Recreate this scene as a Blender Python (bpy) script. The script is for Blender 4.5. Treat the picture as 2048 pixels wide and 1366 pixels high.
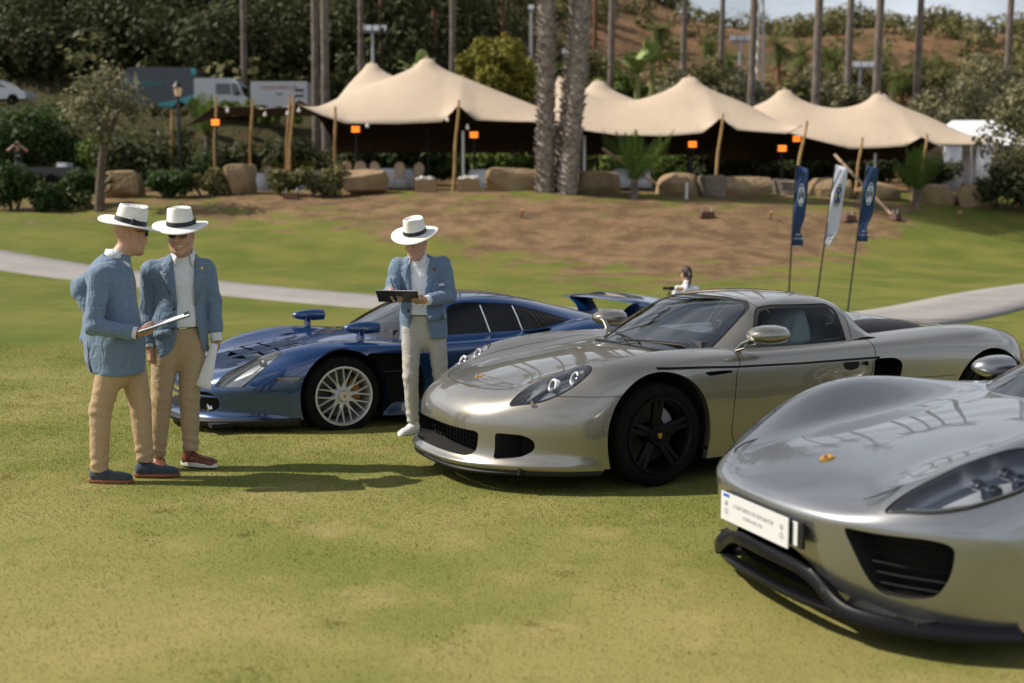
import bpy, bmesh, math, random
import numpy as np
from mathutils import Vector, Matrix
for o in list(bpy.data.objects): bpy.data.objects.remove(o)
C = bpy.context.scene.collection
rng = np.random.default_rng(7)
R = math.radians
# ------------------------------------------------------------------ camera, sky, sun, exposure
FPX, CAMH, HORY = 2400.0, 1.72, 430.0          # focal length and horizon line in photograph pixels (2048 wide)
PITCH = math.atan2(683.0-HORY, FPX)
sc = bpy.context.scene
cam = bpy.data.cameras.new('camera'); camo = bpy.data.objects.new('camera', cam); C.objects.link(camo)
camo.location = (0, 0, CAMH); camo.rotation_euler = (math.pi/2-PITCH, 0, 0)
cam.sensor_width = 36.0; cam.lens = FPX/2048*36.0; cam.clip_start = 0.1; cam.clip_end = 4000
cam.dof.use_dof = True; cam.dof.focus_distance = 8.3; cam.dof.aperture_fstop = 1.55
sc.camera = camo
SUN_DIR = Vector((-0.995, 0.06, 0)).normalized()      # towards the sun, on plan
SUN_EL = R(45)
SUNV = Vector((SUN_DIR.x*math.cos(SUN_EL), SUN_DIR.y*math.cos(SUN_EL), math.sin(SUN_EL)))
w = bpy.data.worlds.new('World'); sc.world = w; w.use_nodes = True
nt = w.node_tree; nt.nodes.clear()
def wn(t, **k):
    n = nt.nodes.new(t)
    for a, b in k.items(): setattr(n, a, b)
    return n
sky = wn('ShaderNodeTexSky', sky_type='NISHITA', sun_disc=False)
sky.sun_elevation = SUN_EL; sky.sun_rotation = math.atan2(SUN_DIR.x, SUN_DIR.y)
sky.altitude = 30; sky.air_density = 1.1; sky.dust_density = 3.0; sky.ozone_density = 1.0
# soft broken cloud all over the sky, as the car bonnets mirror it
tc = wn('ShaderNodeTexCoord'); mp = wn('ShaderNodeMapping'); mp.inputs['Scale'].default_value = (1.0, 1.0, 2.6)
cn = wn('ShaderNodeTexNoise'); cn.inputs['Scale'].default_value = 2.6; cn.inputs['Detail'].default_value = 7; cn.inputs['Roughness'].default_value = .55
cr = wn('ShaderNodeValToRGB'); cr.color_ramp.elements[0].position = .28; cr.color_ramp.elements[1].position = .58
mx = wn('ShaderNodeMix', data_type='RGBA'); cl = mx.inputs[7]; cl.default_value = (14.6, 15.6, 17.2, 1)
ml = wn('ShaderNodeMath', operation='MULTIPLY'); sz_ = wn('ShaderNodeSeparateXYZ'); mr = wn('ShaderNodeMapRange'); mr.inputs[1].default_value = .42; mr.inputs[2].default_value = .92; mr.inputs[3].default_value = 1.0; mr.inputs[4].default_value = .10      # haze thins towards the zenith
bg = wn('ShaderNodeBackground'); bg.inputs['Strength'].default_value = .05
out = wn('ShaderNodeOutputWorld')
for a, b in ((tc.outputs['Generated'], mp.inputs['Vector']), (mp.outputs[0], cn.inputs['Vector']), (cn.outputs['Fac'], cr.inputs[0]),
             (tc.outputs['Generated'], sz_.inputs[0]), (sz_.outputs[2], mr.inputs[0]), (mr.outputs[0], ml.inputs[1]), (cr.outputs[0], ml.inputs[0]), (ml.outputs[0], mx.inputs[0]), (sky.outputs[0], mx.inputs[6]), (mx.outputs[2], bg.inputs[0]), (bg.outputs[0], out.inputs[0])):
    nt.links.new(a, b)
sl = bpy.data.lights.new('sun', 'SUN'); sl.energy = 5.0; sl.angle = R(0.6); sl.color = (1.0, .91, .78)
so = bpy.data.objects.new('sun', sl); C.objects.link(so); so.rotation_euler = (-SUNV).to_track_quat('-Z', 'Y').to_euler(); so.location = (-30, -10, 40)
sc.view_settings.view_transform = 'Standard'; sc.view_settings.look = 'None'; sc.view_settings.gamma = 1.0
sc.view_settings.use_curve_mapping = False; sc.view_settings.exposure = 0.12
sc.render.engine = 'CYCLES'; sc.cycles.use_denoising = True; sc.cycles.max_bounces = 8; sc.cycles.transparent_max_bounces = 16
sc.cycles.sample_clamp_indirect = 6.0; sc.cycles.caustics_reflective = False; sc.cycles.caustics_refractive = False

# ------------------------------------------------------------------ helpers
def ray(px, py):
    a, b = (px-1024)/FPX, (683-py)/FPX; c, s = math.cos(PITCH), math.sin(PITCH)
    return np.array([a, c+b*s, -s+b*c])
def at(px, py, Y):                                # photograph pixel -> world point at depth Y
    d = ray(px, py); t = Y/d[1]; return np.array([d[0]*t, Y, CAMH+d[2]*t])
def ground_at(px, py, z=0.0):
    d = ray(px, py); t = (z-CAMH)/d[2]; return np.array([d[0]*t, d[1]*t, z])

def empty(name, loc=(0, 0, 0), rz=0.0, label=None, cat=None, group=None, parent=None):
    o = bpy.data.objects.new(name, None); C.objects.link(o); o.location = loc; o.rotation_euler = (0, 0, rz); o.empty_display_size = .1
    if parent: o.parent = parent
    return tag(o, label, cat, group)
def tag(o, label=None, cat=None, group=None, kind=None):
    for k, v in (('label', label), ('category', cat), ('group', group), ('kind', kind)):
        if v: o[k] = v
    return o
def fast_mesh(name, V, F):
    """V (n,3); F an (m,3|4) int array"""
    V = np.asarray(V, np.float32); F = np.asarray(F, np.int32); k = F.shape[1]
    me = bpy.data.meshes.new(name); me.vertices.add(len(V)); me.vertices.foreach_set('co', V.ravel())
    me.loops.add(F.size); me.loops.foreach_set('vertex_index', F.ravel())
    me.polygons.add(len(F)); me.polygons.foreach_set('loop_start', np.arange(0, F.size, k, dtype=np.int32)); me.polygons.foreach_set('loop_total', np.full(len(F), k, np.int32))
    me.update(calc_edges=True); return me
def mk(name, V, F, mat=None, parent=None, normals=None, smooth=True, sharp=None):
    if isinstance(F, np.ndarray) and F.ndim == 2: me = fast_mesh(name, V, F)
    else:
        me = bpy.data.meshes.new(name); me.from_pydata([tuple(map(float, v[:3])) for v in V], [], [tuple(map(int, f)) for f in F]); me.update()
    if smooth: me.polygons.foreach_set('use_smooth', np.ones(len(me.polygons), bool))
    if sharp is not None: me.set_sharp_from_angle(angle=R(sharp))
    if normals is not None: me.normals_split_custom_set_from_vertices([tuple(map(float, n)) for n in normals])
    if mat is not None: me.materials.append(mat)
    o = bpy.data.objects.new(name, me); C.objects.link(o)
    if parent: o.parent = parent
    return o
def mkme(name, me, parent=None, loc=None, rot=None, scale=None):
    o = bpy.data.objects.new(name, me); C.objects.link(o)
    if parent: o.parent = parent
    if loc is not None: o.location = loc
    if rot is not None: o.rotation_euler = rot
    if scale is not None: o.scale = scale
    return o
class MB:
    """collects simple shapes into one mesh"""
    def __init__(s): s.V = []; s.F = []; s.n = 0
    def add(s, V, F):
        V = np.asarray(V, float).reshape(-1, 3); s.V.append(V)
        s.F += [tuple(int(i)+s.n for i in f) for f in F]; s.n += len(V); return s
    def box(s, c, d, rot=None, taper=1.0):
        x, y, z = np.array(d)/2.0
        V = np.array([[-x, -y, -z], [x, -y, -z], [x, y, -z], [-x, y, -z], [-x*taper, -y*taper, z], [x*taper, -y*taper, z], [x*taper, y*taper, z], [-x*taper, y*taper, z]])
        if rot is not None: V = V @ np.array(rot).T
        return s.add(V+np.array(c), [(0, 3, 2, 1), (4, 5, 6, 7), (0, 1, 5, 4), (1, 2, 6, 5), (2, 3, 7, 6), (3, 0, 4, 7)])
    def tube(s, P, r, n=10, cap=True, squash=1.0):
        P = np.asarray(P, float); r = np.broadcast_to(np.asarray(r, float), (len(P),))
        T = np.gradient(P, axis=0); T /= np.linalg.norm(T, axis=1)[:, None]+1e-12
        up = np.array([0, 0, 1.0]) if abs(T[0, 2]) < .9 else np.array([1.0, 0, 0])
        A = np.cross(T[0], up); A /= np.linalg.norm(A); V = []
        for i in range(len(P)):
            A = A-T[i]*(A@T[i]); A /= np.linalg.norm(A); B = np.cross(T[i], A)
            a = np.arange(n)*2*math.pi/n
            V.append(P[i]+r[i]*(np.cos(a)[:, None]*A+squash*np.sin(a)[:, None]*B))
        V = np.concatenate(V); F = []
        for i in range(len(P)-1):
            for j in range(n): F.append((i*n+j, i*n+(j+1) % n, (i+1)*n+(j+1) % n, (i+1)*n+j))
        if cap: F.append(tuple(range(n))[::-1]); F.append(tuple((len(P)-1)*n+j for j in range(n)))
        return s.add(V, F)
    def lathe(s, prof, n=24, M=None, cap=False):
        """prof: list of (r, h) about local z"""
        a = np.arange(n)*2*math.pi/n; V = np.concatenate([np.stack([r*np.cos(a), r*np.sin(a), np.full(n, h)], 1) for r, h in prof]); F = []
        for i in range(len(prof)-1):
            for j in range(n): F.append((i*n+j, i*n+(j+1) % n, (i+1)*n+(j+1) % n, (i+1)*n+j))
        if cap: F.append(tuple(range(n))[::-1]); F.append(tuple((len(prof)-1)*n+j for j in range(n)))
        if M is not None: V = V @ np.array(M)[:3, :3].T + np.array(M)[:3, 3]
        return s.add(V, F)
    def sweep(s, P, sec):
        """section sec [(sideways, up)] along a path that stays roughly level"""
        P = np.asarray(P, float); T = np.gradient(P, axis=0); T[:, 2] = 0; T /= np.linalg.norm(T, axis=1)[:, None]; S_ = np.stack([-T[:, 1], T[:, 0], 0*T[:, 0]], 1); n = len(sec)
        V = np.concatenate([[p+q[0]*sd_+np.array([0, 0, q[1]]) for q in sec] for p, sd_ in zip(P, S_)]); F = [(i*n+j, i*n+(j+1) % n, (i+1)*n+(j+1) % n, (i+1)*n+j) for i in range(len(P)-1) for j in range(n)]
        return s.add(V, F+[tuple(range(n))[::-1], tuple((len(P)-1)*n+j for j in range(n))])
    def sph(s, c, r, n=12, m=8, M=None):
        r = np.broadcast_to(np.asarray(r, float), (3,)); V = []
        for i in range(m+1):
            t = math.pi*i/m
            for j in range(n): p = 2*math.pi*j/n; V.append((math.sin(t)*math.cos(p), math.sin(t)*math.sin(p), math.cos(t)))
        V = np.array(V)*r
        if M is not None: V = V @ np.array(M).T
        F = [(i*n+j, (i+1)*n+j, (i+1)*n+(j+1) % n, i*n+(j+1) % n) for i in range(m) for j in range(n)]
        return s.add(V+np.array(c), F)
    def build(s, name, mat=None, parent=None, smooth=True, sharp=40):
        return mk(name, np.concatenate(s.V), s.F, mat, parent, smooth=smooth, sharp=sharp if smooth else None)
def rotz(a): c, s_ = math.cos(a), math.sin(a); return np.array([[c, -s_, 0], [s_, c, 0], [0, 0, 1]])
def rotx(a): c, s_ = math.cos(a), math.sin(a); return np.array([[1, 0, 0], [0, c, -s_], [0, s_, c]])
def roty(a): c, s_ = math.cos(a), math.sin(a); return np.array([[c, 0, s_], [0, 1, 0], [-s_, 0, c]])
def sstep(a, b, x): t = np.clip((np.asarray(x, float)-a)/(b-a), 0, 1); return t*t*(3-2*t)

# ------------------------------------------------------------------ materials
MATS = {}
def mat(name, col=(.5, .5, .5), rough=.6, metal=0., spec=.5, noise=None, bump=None, coat=0., coat_rough=.03, emit=None, trans=0., sheen=0., alpha=None, build=None, sss=0.):
    """noise=(scale, colour2, sharpness, detail); bump=(scale, strength, distance)"""
    if name in MATS: return MATS[name]
    m = bpy.data.materials.new(name); m.use_nodes = True; N = m.node_tree.nodes; L = m.node_tree.links; b = N['Principled BSDF']
    b.inputs['Base Color'].default_value = (*col, 1); b.inputs['Roughness'].default_value = rough; b.inputs['Metallic'].default_value = metal
    b.inputs['Specular IOR Level'].default_value = spec; b.inputs['Coat Weight'].default_value = coat; b.inputs['Coat Roughness'].default_value = coat_rough
    b.inputs['Transmission Weight'].default_value = trans; b.inputs['Sheen Weight'].default_value = sheen
    if sss: b.inputs['Subsurface Weight'].default_value = sss; b.inputs['Subsurface Radius'].default_value = (.02, .008, .004)
    if emit: b.inputs['Emission Color'].default_value = (*emit[0], 1); b.inputs['Emission Strength'].default_value = emit[1]
    if alpha is not None: b.inputs['Alpha'].default_value = alpha
    t = None
    if noise or bump:
        t = N.new('ShaderNodeTexCoord')
    if noise:
        n = N.new('ShaderNodeTexNoise'); n.inputs['Scale'].default_value = noise[0]; n.inputs['Detail'].default_value = noise[3] if len(noise) > 3 else 5
        r = N.new('ShaderNodeValToRGB'); k = noise[2] if len(noise) > 2 else .15
        r.color_ramp.elements[0].position = .5-k; r.color_ramp.elements[1].position = .5+k
        r.color_ramp.elements[0].color = (*col, 1); r.color_ramp.elements[1].color = (*noise[1], 1)
        L.new(t.outputs['Object'], n.inputs['Vector']); L.new(n.outputs['Fac'], r.inputs[0]); L.new(r.outputs[0], b.inputs['Base Color'])
    if bump:
        n = N.new('ShaderNodeTexNoise'); n.inputs['Scale'].default_value = bump[0]; n.inputs['Detail'].default_value = 4
        u = N.new('ShaderNodeBump'); u.inputs['Strength'].default_value = bump[1]; u.inputs['Distance'].default_value = bump[2] if len(bump) > 2 else .01
        L.new(t.outputs['Object'], n.inputs['Vector']); L.new(n.outputs['Fac'], u.inputs['Height']); L.new(u.outputs[0], b.inputs['Normal'])
    if build: build(m, N, L, b)
    MATS[name] = m; return m
# ------------------------------------------------------------------ spline surfaces that are cut into panels
def _bs(t):
    return np.stack([(1-t)**3/6, (3*t**3-6*t**2+4)/6, (-3*t**3+3*t**2+3*t+1)/6, t**3/6], -1)
def _interp_ctrl(P, k, mirror0=False):
    """control points (n+2) along axis 0 whose cubic B-spline passes (share k) through P"""
    n = len(P); A = np.zeros((n+2, n+2)); b = np.zeros((n+2,)+P.shape[1:])
    for i in range(n): A[i+1, i:i+3] = (1/6, 4/6, 1/6); b[i+1] = P[i]
    if mirror0: pass
    A[0, 0:3] = (1, -2, 1); A[n+1, n-1:n+2] = (1, -2, 1)
    Q = np.linalg.solve(A, b.reshape(n+2, -1)).reshape(b.shape)
    D = np.empty_like(Q); D[1:-1] = P; D[0] = 2*P[0]-P[1]; D[-1] = 2*P[-1]-P[-2]
    return D+(Q-D)*k
def _ev(Cc, m):
    """Cc (n+2,...) -> samples, m = samples for each span (list)"""
    out = []; n = len(Cc)-3
    for i in range(n):
        t = np.arange(m[i])/m[i]
        if i == n-1: t = np.append(t, 1.0)
        B = _bs(t); out.append(np.tensordot(B, Cc[i:i+4], axes=(1, 0)))
    return np.concatenate(out)
def spline_surface(net, res=.02, k=.85):
    """net (U,V,3) with V line 0 on y=0. returns grid of points (nu,nv,3)"""
    net = np.asarray(net, float); U, V = net.shape[:2]
    lu = [max(2, int(math.ceil(np.linalg.norm(net[i+1]-net[i], axis=1).max()/res))) for i in range(U-1)]
    lv = [max(2, int(math.ceil(np.linalg.norm(net[:, j+1]-net[:, j], axis=1).max()/res))) for j in range(V-1)]
    G = _ev(_interp_ctrl(net, k), lu)                       # along u
    H = G.transpose(1, 0, 2)                                # V, nu, 3
    m1 = H[1:4][::-1]*np.array([1, -1, 1]); H2 = np.concatenate([m1, H])   # mirrored lines for a smooth centre line
    lv2 = lv[:3][::-1]+lv
    S = _ev(_interp_ctrl(H2, k), lv2); S = S[sum(lv[:3]):]
    S[0, :, 1] = 0.0
    return S.transpose(1, 0, 2)
def spline_curve(P, m=12, k=1.0, closed=False):
    P = np.asarray(P, float)
    if closed:
        n = len(P); Q = np.concatenate([P[-3:], P, P[:3]]); X = _ev(_interp_ctrl(Q, k), [m]*(len(Q)-1)); return X[3*m:(3+n)*m]
    return _ev(_interp_ctrl(P, k), [m]*(len(P)-1))
class Surf:
    """polygon mesh with carried normals: V (n,6) position+normal"""
    def __init__(s, V, F): s.V = np.asarray(V, float); s.F = F
    @staticmethod
    def from_grid(G, flip=False):
        nu, nv = G.shape[:2]
        du = np.gradient(G, axis=0); dv = np.gradient(G, axis=1); N = np.cross(du, dv); N /= np.linalg.norm(N, axis=2)[..., None]+1e-12
        if flip: N = -N
        V = np.concatenate([G, N], 2).reshape(-1, 6); i = np.arange(nu-1)[:, None]*nv+np.arange(nv-1)[None]
        Q = np.stack([i, i+nv, i+nv+1, i+1], -1).reshape(-1, 4)
        if flip: Q = Q[:, ::-1]
        return Surf(V, [tuple(q) for q in Q.tolist()])
    def copy(s): return Surf(s.V.copy(), list(s.F))
    def split(s, phi):
        """-> (part with phi<0, part with phi>=0)"""
        phi = np.asarray(phi, float).copy(); phi[np.abs(phi) < 1e-5] = 1e-5
        V = [s.V]; n = len(s.V); cache = {}; new = []
        neg = phi < 0; A = []; B = []
        for f in s.F:
            ng = [neg[i] for i in f]
            if all(ng): A.append(f); continue
            if not any(ng): B.append(f); continue
            a = []; b = []
            for q in range(len(f)):
                i, j = f[q], f[(q+1) % len(f)]
                (a if neg[i] else b).append(i)
                if neg[i] != neg[j]:
                    key = (i, j) if i < j else (j, i)
                    if key not in cache:
                        t = phi[i]/(phi[i]-phi[j]); cache[key] = n+len(new); new.append(s.V[i]+(s.V[j]-s.V[i])*t)
                    a.append(cache[key]); b.append(cache[key])
            if len(a) > 2: A.append(tuple(a))
            if len(b) > 2: B.append(tuple(b))
        VV = np.concatenate([s.V, np.array(new).reshape(-1, 6)])
        return Surf._c(VV, A), Surf._c(VV, B)
    @staticmethod
    def _c(V, F):
        if not F: return Surf(np.zeros((0, 6)), [])
        u = np.unique(np.concatenate([np.array(f) for f in F])); mp_ = np.full(len(V), -1); mp_[u] = np.arange(len(u))
        return Surf(V[u], [tuple(mp_[list(f)].tolist()) for f in F])
    def shift(s, d): s.V[:, :3] += s.V[:, 3:]*np.asarray(d).reshape(-1, 1); return s
    def mirror(s): V = s.V.copy(); V[:, 1] *= -1; V[:, 4] *= -1; return Surf(V, [f[::-1] for f in s.F])
    def both(s):
        m = s.mirror(); n = len(s.V); V = np.concatenate([s.V, m.V]); mp_ = np.arange(2*n)
        z = np.where(np.abs(s.V[:, 1]) < 1e-6)[0]; mp_[z+n] = z
        return Surf._c(V, list(s.F)+[tuple(mp_[np.array(f)+n].tolist()) for f in m.F])
    def edges(s):
        c = {}
        for f in s.F:
            for q in range(len(f)):
                a, b = f[q], f[(q+1) % len(f)]; k = (a, b) if a < b else (b, a); c.setdefault(k, []).append((a, b))
        return [v[0] for v in c.values() if len(v) == 1]
    def extruded(s, vec, keep_floor=True):
        """walls from the open edge along vec (or an (n,3) array) and a floor: for intakes"""
        n = len(s.V); D = np.broadcast_to(np.asarray(vec, float), (n, 3)); V2 = s.V[:, :3]+D
        F = [(a, b, b+n, a+n) for a, b in s.edges() if not (abs(s.V[a, 1]) < 1e-6 and abs(s.V[b, 1]) < 1e-6)]
        if keep_floor: F += [tuple(i+n for i in f) for f in s.F]
        return np.concatenate([s.V[:, :3], V2]), F
    def solid(s, t):
        """give the sheet thickness t inwards (rim and back)"""
        n = len(s.V); V = np.concatenate([s.V, s.V]); V[n:, :3] -= s.V[:, 3:]*t; V[n:, 3:] *= -1
        F = list(s.F)+[tuple(i+n for i in f[::-1]) for f in s.F]
        return Surf(V, F+[(b, a, a+n, b+n) for a, b in s.edges()])
    def obj(s, name, m, parent=None, normals=True):
        return mk(name, s.V[:, :3], s.F, m, parent, normals=s.V[:, 3:] if normals else None)
def sdf_poly(P, Q):
    """signed distance (negative inside) of points P (n,2) to closed polyline Q (m,2)"""
    P = np.asarray(P, float); Q = np.asarray(Q, float); A = Q; B = np.roll(Q, -1, 0); d2 = np.full(len(P), 1e9); ins = np.zeros(len(P), bool)
    for a, b in zip(A, B):
        e = b-a; l = e@e
        if l < 1e-14: continue
        w_ = P-a; t = np.clip((w_@e)/l, 0, 1); d2 = np.minimum(d2, ((w_-t[:, None]*e)**2).sum(1))
        c = ((a[1] <= P[:, 1]) != (b[1] <= P[:, 1]))
        with np.errstate(divide='ignore', invalid='ignore'):
            xi = a[0]+(P[:, 1]-a[1])*e[0]/(e[1] if abs(e[1]) > 1e-12 else 1e-12)
        ins ^= c & (P[:, 0] < xi)
    d = np.sqrt(d2); return np.where(ins, -d, d)
def rounded(Q, r=.03, m=6):
    """polygon with rounded corners"""
    Q = np.asarray(Q, float); out = []; n = len(Q)
    rr = np.broadcast_to(np.asarray(r, float), (n,))
    for i in range(n):
        p, a, b = Q[i], Q[i-1], Q[(i+1) % n]; da, db = a-p, b-p; la, lb = np.linalg.norm(da), np.linalg.norm(db); k = min(rr[i], la*.45, lb*.45)
        s_, e = p+da/la*k, p+db/lb*k
        for t in np.linspace(0, 1, m): out.append((1-t)**2*s_+2*t*(1-t)*p+t*t*e)
    return np.array(out)
SIDE, TOP, FRONT = (0, 2), (0, 1), (1, 2)
def sd(S, Q, plane): return sdf_poly(S.V[:, list(plane)], Q)
def panel(S, fn, gap=.005):
    """cut the region fn(S)<0 out of S -> (panel, seam strip, rest)"""
    A, rest = S.split(fn(S)-gap/2)
    if not A.F: return A, A.copy(), rest
    ins, seam = A.split(fn(A)+gap/2)
    return ins, seam.shift(np.full(len(seam.V), -.004)), rest
def join(*S):
    V = []; F = []; n = 0
    for s in S:
        if not len(s.V): continue
        V.append(s.V); F += [tuple(i+n for i in f) for f in s.F]; n += len(s.V)
    return Surf(np.concatenate(V), F) if V else Surf(np.zeros((0, 6)), [])
def band(S, fn, w):
    """thin strip |fn|<w -> (strip, rest)"""
    A, B = S.split(fn(S)+w)
    if not B.F: return B, A
    M_, B2 = B.split(fn(B)-w); return M_, weld(A, B2)
def weld(A, B):
    V = np.concatenate([A.V, B.V]); key = {}; mp_ = np.zeros(len(V), int)
    for i, k in enumerate(map(tuple, np.round(V[:, :3], 6))): mp_[i] = key.setdefault(k, i)
    n = len(A.V); return Surf._c(V, [tuple(mp_[list(f)].tolist()) for f in A.F]+[tuple(mp_[[i+n for i in f]].tolist()) for f in B.F])
def band_x(S, fn, w, x0, x1):
    """strip only between x0 and x1"""
    A, S = S.split(S.V[:, 0]-x0)
    if not S.F: return S, A
    S, B = S.split(S.V[:, 0]-x1)
    if not S.F: return S, weld(A, B)
    M_, S = band(S, fn, w); S = weld(A, S) if A.F else S
    return M_, (weld(S, B) if B.F else S)
# ------------------------------------------------------------------ the lie of the land
_GX = np.array([-160, -30, -18, -12, -8, -4, 0, 4, 8, 12, 18, 30, 160.])
_GY = np.array([-60, 8.7, 10.2, 13.5, 18, 23.5, 28, 32, 36, 40, 43, 46, 57, 60, 65, 74, 86, 110, 140, 165, 240.])
_GZ = np.array([
 [0]*13, [0]*13,
 [.1,.1,.05,0,-.03,-.08,-.09,-.09,-.09,-.08,-.05,0,0], [.2,.2,.1,.05,-.02,-.08,-.09,-.09,-.09,-.08,-.05,0,0], [.4,.3,.2,.1,.03,-.05,-.06,-.06,-.05,-.05,-.02,0,0],
 [.7,.6,.4,.2,.08,0,0,0,0,0,0,0,0], [1.1,1.,.8,.42,.22,.1,.05,.05,.03,0,0,0,0], [1.6,1.5,1.2,.8,.6,.45,.35,.3,.2,.1,0,0,0],
 [2,1.9,1.6,1.3,1.2,1.15,1.1,1.05,.9,.6,.2,.1,.1], [2.3,2.2,1.8,1.8,1.95,2.1,2.15,2.1,2.0,1.6,1.0,.6,.4], [2.5,2.4,2.3,2.4,2.55,2.6,2.6,2.55,2.5,2.3,1.9,1.3,1],
 [2.7]*10+[2.6,2.3,2], [3,3,2.8]+[2.7]*10, [5,4.6,4.2,3.7,3.3,3,3,3,3,3,3,3,3], [7.6,7.6,7.6,7.4,7,6,5,4.5,4.2,4,4,4,4], [8.2,8.2,8.2,8.2,8,7.5,7,6.5,6,5.5,5,5,5],
 [15,15,15,14.5,14,13,12,10.5,9,8,7.5,7,7], [25,25,24.5,24,23,22,21,19.5,18,16,14.5,13,12], [36,35,34,33,32,31,29.5,28.5,27.5,26,24.5,22,19], [44,42,40,39,38,37,36,35.5,35,34,32,26.5,22], [30,28,26,25,24,23,21,20,19,17,14,9,4]])
_LX = np.arange(-160, 160.1, .5); _LY = np.arange(-60, 240.1, .5)
def _lut():
    A = np.stack([np.interp(_LX, _GX, r) for r in _GZ]); B = np.stack([np.interp(_LY, _GY, A[:, i]) for i in range(A.shape[1])], 1)
    for _ in range(3):
        for ax in (0, 1):
            P_ = np.concatenate([B.take([0]*2, ax), B, B.take([-1]*2, ax)], ax); n = B.shape[ax]; B = sum(P_.take(range(i, i+n), ax) for i in range(5))/5
    return B
_LUT = _lut()
def tz(X, Y):
    X = np.asarray(X, float); Y = np.asarray(Y, float); i = np.clip((Y+60)/.5, 0, len(_LY)-1.001); j = np.clip((X+160)/.5, 0, len(_LX)-1.001)
    a, b = i.astype(int), j.astype(int); u, v = i-a, j-b
    z = (_LUT[a, b]*(1-u)*(1-v)+_LUT[a+1, b]*u*(1-v)+_LUT[a, b+1]*(1-u)*v+_LUT[a+1, b+1]*u*v)
    bump = .06*np.sin(X*.55+1.3)*np.sin(Y*.48+.4)+.03*np.sin(X*1.3+Y*.9)
    return z+bump*sstep(29, 37, Y)+1.2*np.sin(X*.11+2)*np.sin(Y*.09)*sstep(85, 120, Y)
def to_px(P):
    P = np.asarray(P, float); c, s_ = math.cos(PITCH), math.sin(PITCH); Z = P[:, 2]-CAMH; d = P[:, 1]*c-Z*s_; u = P[:, 1]*s_+Z*c; d = np.maximum(d, .2)
    return np.stack([1024+FPX*P[:, 0]/d, 683-FPX*u/d], 1)
def on_land(px, py, y0=12, y1=230):
    """first point of the land under a photograph pixel"""
    d = ray(px, py); Y = np.arange(y0, y1, .1); P = np.stack([d[0]/d[1]*Y, Y, CAMH+d[2]/d[1]*Y], 1); g = tz(P[:, 0], P[:, 1]); i = np.argmax(P[:, 2] < g); return np.array([P[i, 0], P[i, 1], g[i]])
def foot(px, Y): x = (px-1024)/FPX*Y*math.cos(PITCH)*1.0; return np.array([x, Y, float(tz(x, Y))])
# path centre line (plan)
PATH = spline_curve([(-34, 43), (-22, 35.5), (-12.8, 29.6), (-6.6, 26.2), (-2.4, 23.3), (1.5, 20.6), (4.2, 19.3), (6.3, 20.0), (8.4, 22.4), (11.0, 25.9), (14.5, 29.6), (20, 33), (30, 36)], 14)
def path_d(X, Y):
    d = np.full(np.shape(X), 1e9)
    for a, b in zip(PATH[:-1], PATH[1:]):
        e = b-a; t = np.clip(((X-a[0])*e[0]+(Y-a[1])*e[1])/(e@e), 0, 1); d = np.minimum(d, np.hypot(X-a[0]-t*e[0], Y-a[1]-t*e[1]))
    return d
DRY = np.array([(-200, 392), (120, 398), (330, 372), (470, 372), (600, 366), (1000, 384), (1400, 392), (1700, 400), (1830, 405), (1800, 450), (1720, 490), (1600, 535), (1450, 560), (1330, 562), (1180, 548), (1020, 520), (880, 478), (700, 448), (520, 432), (440, 440), (360, 418), (200, 412), (-200, 420)], float)
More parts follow.
